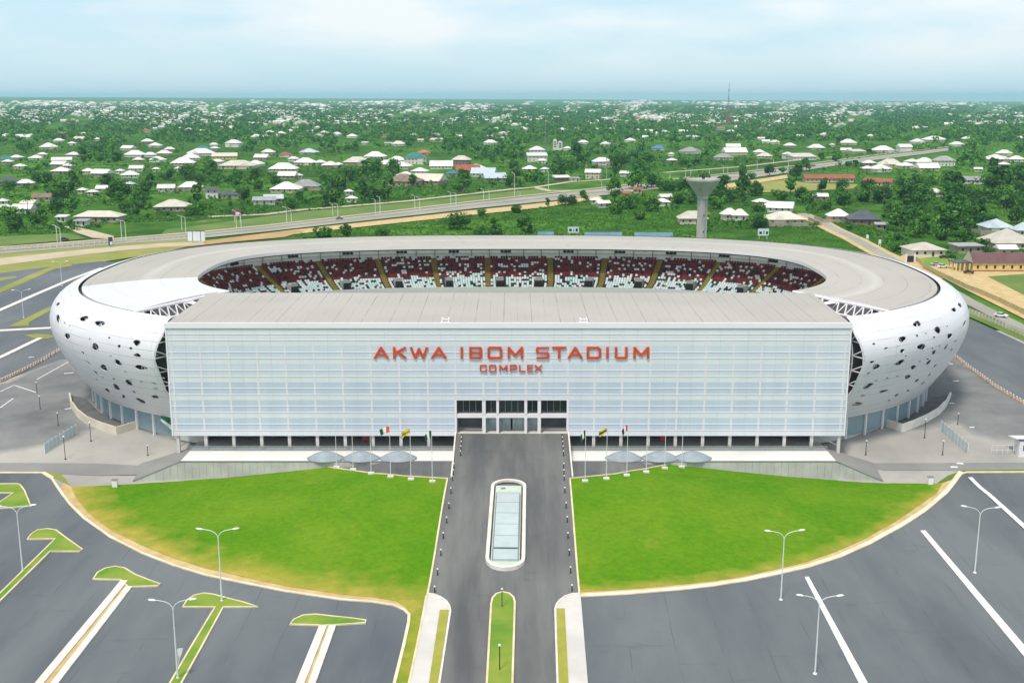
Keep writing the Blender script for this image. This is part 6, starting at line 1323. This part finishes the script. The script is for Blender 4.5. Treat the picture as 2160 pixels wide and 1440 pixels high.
# further individual houses in the middle distance
rf = random.Random(21)
def clear_of(px, py, m=0): return all(not (x0 - m < px < x1 + m and y0 - m < py < y1 + m) for x0, x1, y0, y1 in HBOX)
hwpoly = hw_t + hw_b
tries = 0
while len(HOUSES) < 292 and tries < 6000:
    tries += 1; py = rf.uniform(0, 1) ** .8 * 62 + 247; px = rf.uniform(-10, 2170)
    if py > 296 and rf.random() < .6: continue
    dens = math.sin(px * .011 + 1) * math.sin(py * .13 + px * .004); 
    if dens < -.15 or not clear_of(px, py, 5) or inside(hwpoly, px, py): continue
    w_ = rf.uniform(9, 22) * (.55 + (py - 245) / 90)
    house(px, py, w_, rf.choices('wcgrtlb', (10, 2, 1, .7, .3, .4, .4))[0], rf.choice(('hip', 'hip', 'gable', 'shed')), rf.choice('wwc'), 1, None, None)
LM = [((1483, 420), 'the water tower'), ((415, 500), 'the white billboard'), ((875, 332), 'the teal-roofed two-storey house'), ((357, 437), 'the cream house by the highway'), ((204, 458), 'the long ragged cream roof'), ((1750, 376), 'the long red school'), ((1133, 322), 'the white three-storey building'), ((1250, 400), 'the long far curve of the highway'),
      ((1957, 528), 'the white arched house'), ((1828, 462), 'the dark slate roof'), ((2112, 482), 'the pale blue hipped roof'), ((497, 345), 'the very wide cream roof'), ((501, 455), 'the purple billboard'), ((1535, 232), 'the tall radio mast'), ((642, 388), 'the big grey hipped roof'), ((150, 490), 'the dirt side road'), ((1856, 384), 'the angled red roof'), ((1390, 312), 'the bright blue roof'), ((426, 313), 'the left teal roof'), ((2120, 291), 'the right bright blue roof'), ((893, 322), 'the orange tiled roof'), ((600, 326), 'the rust red round roof'), ((1994, 340), 'the two-storey grey-roofed house'), ((965, 465), 'the big dark bush tree')]
CNT = {}
def place_words(px, py):
    (lx, ly), nm = min(LM, key=lambda m: (m[0][0] - px) ** 2 + 4 * (m[0][1] - py) ** 2); dx, dy = px - lx, (py - ly) * 2
    d = ('right of' if dx > 0 else 'left of') if abs(dx) >= abs(dy) else ('in front of' if dy > 0 else 'beyond')
    return nm, d, math.hypot(dx, dy)
def label_all(items, desc):
    """items: (object, px, py, key words); words that single one out: its look, then its order from a landmark"""
    bins = {}
    for o, px, py, kw in items:
        nm, d, q = place_words(px, py); bins.setdefault((kw, d, nm), []).append((q, o))
    for (kw, d, nm), L in bins.items():
        L.sort(key=lambda z: z[0])
        for i, (q, o) in enumerate(L):
            o['label'] = '%s %s %s' % (kw, d, nm) if len(L) == 1 else '%s, %s nearest %s %s' % (kw, ORD[min(i, 19)] if i else 'the one', d, nm.replace('the long far curve of', 'the far curve of'))
SH = {'hip': 'hip-roofed', 'gable': 'gable-roofed', 'shed': 'flat-roofed'}
label_all([(t, px, py, '%s%s %s house' % ('two-storey ' if st > 1 else ('small ' if w_ < 18 else 'wide ' if w_ > 40 else ''), ROOF[rf_][0], SH[kd])) for t, px, py, w_, rf_, kd, lb, st in HOUSES if not lb], '')

# low compound walls round some of the houses
for hx, hy, who in ((398, 402, 'the white hip roof beyond the cream house'), (642, 400, 'the big grey hipped roof'), (752, 349, 'the wide cream roof left of the left teal roof'), (1270, 352, 'the white two-storey house by the highway'), (1660, 474, 'the cream house near the small pale board'), (1772, 467, 'the house left of the dark slate roof'), (1955, 347, 'the white roof left of the two-storey grey-roofed house'), (2112, 492, 'the pale blue hipped roof')):
    h_ = min(HOUSES, key=lambda q: abs(q[1] - hx) + abs(q[2] - hy)); g = at(hx, hy); k = (g.y * CP + HC * SP) / FPX; a_ = h_[3] * k * .75 + 3; t = thing('compound_wall', g, 'low tan block wall round ' + who, 'wall', 'compound walls in the town'); b = MB(); y0, y1 = -5.5, a_ * 1.3
    for x0, x1, yy0, yy1 in ((-a_, -1.6, y0, y0 + .25), (1.6, a_, y0, y0 + .25), (-a_, -a_ + .25, y0 + .25, y1), (a_ - .25, a_, y0 + .25, y1)): b.box(x0, x1, yy0, yy1, -.4, 1.9)
    b.build('wall_run', WALL['b'], t); b = MB(); b.box(-1.6, 1.6, y0 + .05, y0 + .15, 0, 1.8); b.build('gate_leaf', M_metal, t)

# ------------------------------------------------------------------ trees
def leaf_mat(name, c1, c2, sc=.35): 
    m = mat(name, c1, c2, sc, rough=.75, detail=4, rnd=.38, spec=.2); return m
LEAF = [leaf_mat('deep_green_leaves', (.013, .072, .012), (.034, .125, .018)), leaf_mat('mid_green_leaves', (.030, .125, .014), (.064, .195, .024)), leaf_mat('light_green_leaves', (.070, .205, .018), (.125, .265, .032))]
M_bark = mat('brown_bark', (.10, .075, .05), (.16, .125, .09), 2.0, rough=.95)
def crown_arrays(seed, n_leaf, leaf, rx, rz_, zc, clumps=14, palm=False):
    g = np.random.default_rng(seed); P = []; Mi = []; F = 0
    cl = []
    for i in range(clumps):
        d = g.normal(size=3); d /= np.linalg.norm(d); r = g.uniform(.35, .78); cl.append((d * r * np.array([rx, rx, rz_]) + np.array([0, 0, zc]), g.uniform(.28, .48) * rx, g.choice(3, p=(.42, .40, .18))))
    V = []; MI = []
    for i in range(n_leaf):
        c, r, k = cl[g.integers(len(cl))]; d = g.normal(size=3); d /= np.linalg.norm(d)
        p = c + d * r * g.uniform(.75, 1.08) * np.array([1, 1, .8]); nrm = d + g.normal(size=3) * .45; nrm[2] += .35; nrm /= np.linalg.norm(nrm)
        a = np.cross(nrm, g.normal(size=3)); a /= np.linalg.norm(a); b_ = np.cross(nrm, a); s = leaf * g.uniform(.6, 1.25)
        V += [p - a * s, p - b_ * s * .55, p + a * s, p + b_ * s * .55]; MI.append(min(2, max(0, k + (1 if g.random() < .12 else 0))))
    return np.array(V), np.array(MI)
def quads_object(name, V, MI, mats, parent=None):
    me = bpy.data.meshes.new(name); n = len(V) // 4; me.vertices.add(n * 4); me.vertices.foreach_set('co', np.asarray(V, np.float32).ravel()); me.loops.add(n * 4); me.polygons.add(n)
    me.loops.foreach_set('vertex_index', np.arange(n * 4, dtype=np.int32)); me.polygons.foreach_set('loop_start', np.arange(0, n * 4, 4, dtype=np.int32))
    for m in mats: me.materials.append(m)
    me.polygons.foreach_set('material_index', MI.astype(np.int32)); me.update(calc_edges=True); me.validate()
    o = bpy.data.objects.new(name, me); COL.objects.link(o)
    if parent is not None: o.parent = parent
    return o
def trunk(h, r, seed, br=4):
    b = MB(); rr = random.Random(seed); top = Vector((rr.uniform(-.3, .3), rr.uniform(-.3, .3), h)); b.tube((0, 0, -.3), top, r, r * .6, 7)
    for i in range(br): a = 2 * math.pi * i / br + rr.random(); q = top * rr.uniform(.75, 1); b.tube(q, q + Vector((math.cos(a) * h * .5, math.sin(a) * h * .5, h * .55)), r * .5, r * .15, 5)
    return b
KINDS = [('broad', 5.0, 3.9, 4.0, 1.6, 22), ('rounded', 4.4, 4.2, 4.2, 1.5, 18), ('tall', 3.8, 5.6, 5.8, 2.2, 18), ('spreading', 6.2, 3.4, 3.8, 1.6, 26), ('bushy', 3.8, 2.8, 2.5, .7, 16), ('narrow', 2.6, 5.0, 5.2, 1.5, 14)]
PROTO = []
for i in range(9):
    nm, rx, rz_, zc, th, cl = KINDS[i % 6]; t = thing('tree', (0, -500, -60), 'x', 'tree', 'trees among the houses'); V, MI = crown_arrays(100 + i, 900, .58, rx, rz_, zc, cl); quads_object('crown', V, MI, LEAF, t); trunk(th + zc * .35, .3, i).build('trunk', M_bark, t); PROTO.append((t, nm, rx, rz_, zc))
def palm_proto():
    t = thing('palm_tree', (0, -500, -60), 'x', 'palm tree', 'palms among the trees'); b = MB(); pts = [Vector((.25 * math.sin(k * .5), 0, k * 1.15)) for k in range(10)]
    for k in range(9): b.tube(pts[k], pts[k + 1], .24 - .012 * k, .23 - .012 * k, 7)
    b.build('trunk', M_bark, t); V = []; MI = []; g = np.random.default_rng(5); top = np.array(pts[-1])
    for i in range(17):
        a = 2 * math.pi * i / 17 + g.uniform(-.15, .15); up = g.uniform(.1, .9); n = 7; L = g.uniform(3.4, 4.4); prev = top
        for k in range(1, n + 1):
            s = k / n; p = top + np.array([math.cos(a) * L * s, math.sin(a) * L * s, up * L * s - 1.1 * L * s * s * (.5 + up * .4)]); w_ = .62 * (1 - .75 * abs(s - .35)); sd_ = np.array([-math.sin(a), math.cos(a), 0]) * w_; dr = np.array([0, 0, -.3 * w_])
            V += [prev, p, p + sd_ + dr, prev + sd_ + dr, prev, prev - sd_ + dr, p - sd_ + dr, p]; MI += [1, 1] if i % 3 else [0, 0]; prev = p
    quads_object('crown', np.array(V), np.array(MI), LEAF, t); return t
palm0 = palm_proto()
# where trees stand
ROADS = [hwpoly, [(-20, 560), (-20, 498), (140, 491), (260, 470), (430, 462), (700, 440), (860, 423), (1000, 407), (1130, 391), (1290, 376), (1420, 362), (1570, 350), (1690, 336), (1760, 330), (1760, 342), (1660, 356), (1560, 368), (1440, 382), (1300, 398), (1265, 420), (1000, 456), (720, 486), (600, 502), (430, 530), (0, 640)], [(1500, 395), (1580, 378), (1670, 366), (1810, 386), (1800, 402), (1640, 409), (1530, 406)],
         [(1675, 448), (1700, 446), (1790, 482), (1870, 522), (1960, 575), (2060, 640), (2000, 640), (1840, 545), (1740, 486)], [(1900, 575), (1895, 535), (1925, 520), (2010, 540), (2160, 560), (2400, 560), (2400, 900), (2000, 700)], [(-50, 640), (0, 540), (300, 505), (640, 480), (640, 520), (200, 700)], [(1300, 367), (1420, 362), (1300, 378)]]
HIDDEN = lambda px, py: py > 505 and 330 < px < 1800
nzp = [random.Random(4).uniform(0, 6.28) for _ in range(12)]
def nfield(px, py):
    d = 1 / max(.02, (py - 195) / 200); return math.sin(px * .021 + nzp[0]) * math.sin(py * .07 + nzp[1] + px * .006) + .6 * math.sin(px * .057 + nzp[2]) * math.sin(py * .15 + nzp[3]) + .4 * math.sin(px * .11 + py * .2 + nzp[4])
def free(px, py): return not any(inside(p, px, py) for p in ROADS)
SCRUB = [(610, 500), (640, 490), (720, 484), (1000, 456), (1150, 440), (1262, 425), (1310, 436), (1460, 452), (1460, 505), (1080, 500)]
FIELD = [(1490, 505), (1500, 484), (1640, 482), (1745, 486), (1845, 530), (1840, 545), (1620, 515)]
EXPL = [(965, 483, 72, 1.15, 3), (1680, 378, 42, 1, 1), (1250, 372, 40, 1, 0), (1305, 355, 60, 1, 3), (1345, 366, 44, 1, 0), (1200, 358, 64, 1, 3), (1345, 398, 70, 1, 0), (1290, 408, 34, 1, 2), (1405, 402, 60, 1, 3), (1375, 395, 46, 1, 0), (1232, 425, 26, 1, 2), (1330, 440, 64, 1, 3), (1375, 445, 46, 1, 1), (1300, 450, 44, 1, 4), (1350, 462, 34, 1, 4), (1440, 400, 44, 1, 1), (1565, 418, 34, 1, 5), (1520, 412, 40, 1, 1), (1540, 425, 44, 1, 0), (1600, 412, 28, 1, 1), (1733, 408, 34, 1, 2), (1776, 402, 34, 1, 1), (1830, 404, 46, 1, 0), (1900, 395, 30, 1, 1), (1765, 341, 26, 1, 1), (1733, 340, 18, 1, 2), (1790, 350, 20, 1, 4), (1180, 372, 44, 1, 4), (1120, 382, 50, 1, 4), (1040, 470, 24, 1, 4), (1090, 448, 30, 1, 4), (1015, 455, 26, 1, 4), (580, 392, 34, 1, 0), (870, 392, 24, 1, 2), (630, 425, 28, 1, 1), (395, 378, 54, 1, 0), (420, 385, 44, 1, 3), (92, 385, 52, 1, 3), (250, 420, 66, 1, 0), (225, 398, 34, 1, 2), (268, 445, 46, 1, 3), (150, 440, 44, 1, 4), (740, 380, 70, 1, 3), (790, 375, 60, 1, 0), (830, 372, 44, 1, 1), (690, 385, 44, 1, 3), (715, 398, 50, 1, 4), (545, 402, 30, 1, 0), (20, 400, 40, 1, 3), (20, 460, 46, 1, 4), (75, 470, 40, 1, 4), (120, 448, 40, 1, 0), (285, 452, 28, 1, 4), (1880, 460, 46, 1, 1), (1935, 462, 56, 1, 0), (1990, 455, 60, 1, 3), (2040, 470, 60, 1, 0), (2090, 470, 40, 1, 3), (1930, 500, 44, 1, 1), (1985, 505, 40, 1, 4), (2030, 510, 50, 1, 1), (2070, 525, 40, 1, 4), (1890, 505, 30, 1, 4), (2145, 470, 50, 1, 0), (2010, 420, 60, 1, 0), (2060, 425, 70, 1, 3), (2120, 430, 70, 1, 3), (1945, 430, 60, 1, 0), (1905, 432, 50, 1, 2), (1860, 428, 50, 1, 1), (1820, 425, 44, 1, 4), (1780, 440, 44, 1, 1), (2140, 395, 60, 1, 0), (2085, 395, 60, 1, 3), (2000, 392, 50, 1, 0), (1940, 402, 44, 1, 1), (1690, 425, 40, 1, 1), (1650, 420, 34, 1, 4), (1600, 445, 36, 1, 4), (1720, 448, 30, 1, 1), (1745, 442, 26, 1, 4), (1510, 440, 36, 1, 1), (2010, 545, 24, 1, 4), (2085, 535, 26, 1, 4), (2150, 540, 24, 1, 4)]
SPOTS = [(x, y, w_, k) for x, y, w_, s, k in EXPL]
def overlaps(px, py, w_): return any(x0 - w_ * .35 < px < x1 + w_ * .35 and y0 - 1 < py < y1 + w_ * .95 and not py < y0 + 2 for x0, x1, y0, y1 in HBOX)
rt = random.Random(9); cand = []
y_ = 540.0
while y_ > 224:
    k = mpp(1080, y_); base = (9.0 if y_ < 300 else 10.5) / k            # crown width in photo pixels
    x_ = -30 + rt.uniform(0, base)
    while x_ < 2190:
        px, py = x_ + rt.uniform(-.4, .4) * base, y_ + rt.uniform(-.25, .25) * base
        right_wood = px > 1560 and 395 < py < 530 or px > 1820 and py > 372
        n = nfield(px, py); thin = (-.8 if px > 1080 else -.65) if py > 300 else (-.8 if 268 < py < 300 else -.5 - .3 * (py > 250))
        if right_wood: thin = -.75
        if free(px, py) and not HIDDEN(px, py) and not inside(SCRUB, px, py) and not inside(FIELD, px, py) and n > thin and (py < 300 or clear_of(px, py, 1)):
            ov = py > 300 and overlaps(px, py, base)
            if not (py > 505 and px < 1860) and not (py > 552): cand.append((px, py, base * (rt.uniform(.65, 1.4) if not ov else rt.uniform(.3, .55)), rt.randrange(6)))
        x_ += base * rt.uniform(.75, 1.15)
    y_ -= base * .24 if y_ > 300 else max(.55, base * .20)
cand.sort(key=lambda c: -c[2]); nI = 270 - len(SPOTS)
ind = SPOTS + cand[:nI]; far = cand[nI:]
items = []; usedp = set(); TONE = {'broad': 'broad dark green tree', 'rounded': 'rounded green tree', 'tall': 'tall green tree', 'spreading': 'wide spreading tree', 'bushy': 'low bushy tree', 'narrow': 'narrow upright tree'}
for i, (px, py, w_, k) in enumerate(ind):
    g = at(px, py); g.z -= .1; kk = (g.y * CP + HC * SP) / FPX; pi = k if (i % 3 or k > 2) else k + 6
    p0, nm, rx, rz_, zc = PROTO[pi]; s = w_ * kk / (2.3 * rx); s = min(max(s, .45), 2.6)
    if pi in usedp: t = dup(p0, g, rt.uniform(0, 6.28), None, None, (s, s, s * rt.uniform(.85, 1.1)))
    else: usedp.add(pi); t = p0; t.location = g; t.rotation_euler = (0, 0, rt.uniform(0, 6.28)); t.scale = (s,) * 3
    if (px, py) == (965, 483): t['label'] = 'big dark bush tree standing alone in the scrub behind the middle of the roof'
    else: items.append((t, px, py, TONE[nm]))
label_all(items, '')
for pi, p in enumerate(PROTO):
    if pi not in usedp:
        for c in list(p[0].children): bpy.data.objects.remove(c)
        bpy.data.objects.remove(p[0])
pal = [(1955, 448), (1985, 440), (1942, 420), (1838, 420), (2075, 450), (1915, 415), (2020, 440), (1870, 412), (1655, 438), (2118, 455), (1806, 436), (60, 455), (330, 360), (1560, 440), (155, 372), (690, 300)]
pit = []
for i, p in enumerate(pal):
    g = at(*p); s = rt.uniform(.85, 1.15)
    if i == 0: palm0.location = g; t = palm0
    else: t = dup(palm0, g, rt.uniform(0, 6), None, None, (s, s, s))
    pit.append((t, p[0], p[1], 'palm with drooping fronds'))
label_all(pit, '')

# everything beyond: woods and bush merged as uncountable masses
LOW = [crown_arrays(300 + i, 54, 1.5, *KINDS[i % 6][1:4], 9) for i in range(8)]; LOW2 = [crown_arrays(330 + i, 20, 2.6, *KINDS[i % 4][1:4], 6) for i in range(6)]
def merge(name, spots, lab, cat, base_scale=1.0, protos=None):
    Vs, Ms = [], []; g = np.random.default_rng(12)
    for px, py, w_, k in spots:
        p = at(px, py); kk = (p.y * CP + HC * SP) / FPX; j = g.integers(100); V, MI = protos[j % len(protos)] if protos else (LOW[j % 8] if py > 262 else LOW2[j % 6]); s = w_ * kk / 9.5 * base_scale; s = min(max(s, .3), 3.0); a = g.uniform(0, 6.28); ca, sa = math.cos(a), math.sin(a)
        Q = V * s; Vs.append(np.stack([Q[:, 0] * ca - Q[:, 1] * sa + p.x, Q[:, 0] * sa + Q[:, 1] * ca + p.y, Q[:, 2] + p.z - .4], 1)); Ms.append(np.clip(MI + g.integers(-1, 2) * (g.random() < .8), 0, 2))
    o = quads_object(name, np.concatenate(Vs), np.concatenate(Ms), LEAF); return tag(o, lab, cat, None, 'stuff')
merge('woodland', far, 'mass of green trees filling the plain out to the horizon', 'woodland')
print('TREES individual', len(ind), 'far', len(far), 'houses', len(HOUSES))
LEAF2 = [leaf_mat('bright_scrub_leaves', (.040, .155, .012), (.075, .225, .022), .2), leaf_mat('green_scrub_leaves', (.022, .100, .010), (.05, .155, .018), .2), leaf_mat('lime_scrub_leaves', (.085, .225, .018), (.13, .27, .03), .2)]
BUSH = [crown_arrays(400 + i, 46, .55, 1.9, .95, .7, 7) for i in range(6)]
bs = []
for i in range(5200):
    px, py = rt.uniform(600, 1470), rt.uniform(424, 506)
    if inside(SCRUB, px, py): bs.append((px, py, rt.uniform(9, 26), 0))
for i in range(900):
    px, py = rt.uniform(1480, 1850), rt.uniform(482, 545)
    if inside(FIELD, px, py): bs.append((px, py, rt.uniform(5, 12), 0))
us = []
for i in range(70000):
    px = rt.uniform(-20, 2180); py = 270 + 285 * rt.random() ** 1.5
    if free(px, py) and not inside(SCRUB, px, py) and not inside(FIELD, px, py) and clear_of(px, py, 0) and not (py > 505 and 250 < px < 1860) and not (py > 500 and px < 250) and py < 552 and (nfield(px * 1.7 + 90, py * 1.6) > -.9 or px > 1560 and py > 400):
        (us if rt.random() < .6 else bs).append((px, py, rt.uniform(3.0, 7.5) / mpp(1080, py), 0))
merge('undergrowth', us, 'darker bush and undergrowth between the houses of the town', 'undergrowth', .8, BUSH)
LEAF_, LEAF = LEAF, LEAF2
merge('scrub', bs, 'bright green scrub and undergrowth behind the stadium roof', 'undergrowth', .8, BUSH)
LEAF = LEAF_
# far town: countless tiny roofs
b = MB(); rr = random.Random(5); fm_ = [ROOF['w'][1], ROOF['c'][1], WALL['w'], ROOF['b'][1], ROOF['l'][1], ROOF['r'][1]]
cl_ = [(rr.uniform(-60, 2220), rr.uniform(215, 262), rr.uniform(20, 120), rr.uniform(1.5, 7)) for _ in range(95)] + [(rr.uniform(0, 760), rr.uniform(218, 250), rr.uniform(40, 110), rr.uniform(3, 8)) for _ in range(26)] + [(1480, 259, 130, 1.2), (1700, 219, 190, 2.2), (1250, 217, 130, 1.5), (90, 235, 60, 2), (330, 238, 60, 4), (1530, 221, 60, 2)]
nfar = 0
while nfar < 4300:
    cx, cy0, sx_, sy_ = rr.choice(cl_); px, py = rr.gauss(cx, sx_ * .55), rr.gauss(cy0, sy_ * .8)
    if py < 213.5 or py > 268 or px < -80 or px > 2240: continue
    g = at(px, py); k = (g.y * CP + HC * SP) / FPX
    if g.y > 20000: continue
    W = min(70, rr.uniform(3.0, 7.5) * k * (1 if rr.random() < .9 else 2.2)); D = W * rr.uniform(.5, .9); h = min(14, max(3.5, rr.uniform(.9, 1.9) * k)) if py < 236 else rr.uniform(3, 5); a = rr.uniform(-.5, .5); ri = W * .16; m = rr.choices(range(6), (8, 3, 3, .9, .6, .6))[0]
    ca, sa = math.cos(a), math.sin(a); R2 = lambda x, y, z: (g.x + x * ca - y * sa, g.y + x * sa + y * ca, g.z + z)
    b.add([R2(x * W / 2, y * D / 2, z) for z in (-.5, h) for x, y in ((-1, -1), (1, -1), (1, 1), (-1, 1))], [(0, 1, 5, 4), (1, 2, 6, 5), (2, 3, 7, 6), (3, 0, 4, 7)], 2 if m != 5 else 1)
    b.add([R2(x * W / 2, y * D / 2, h + .02) for x, y in ((-1.08, -1.08), (1.08, -1.08), (1.08, 1.08), (-1.08, 1.08))] + [R2(-W * .2, 0, h + ri), R2(W * .2, 0, h + ri)], [(0, 1, 5, 4), (1, 2, 5), (2, 3, 4, 5), (3, 0, 4)], m); nfar += 1
tag(b.build('distant_town', fm_), 'countless tiny pale roofs of the far town fading into the haze', 'town', None, 'stuff')

# ------------------------------------------------------------------ haze
b = MB(); b.box(-20500, 20500, -500, 25500, -125, 114); hz_o = b.build('haze', bpy.data.materials.new('humid_haze')); tag(hz_o, 'pale blue humid haze over the plain', 'haze', None, 'stuff')
m = hz_o.data.materials[0]; m.use_nodes = True; t = m.node_tree; t.nodes.clear(); o_ = N(t, 'ShaderNodeOutputMaterial'); v_ = N(t, 'ShaderNodeVolumePrincipled'); v_.inputs['Color'].default_value = (.50, .80, 1.0, 1); v_.inputs['Density'].default_value = 5.4e-5; v_.inputs['Anisotropy'].default_value = .2
t.links.new(v_.outputs[0], o_.inputs['Volume'])
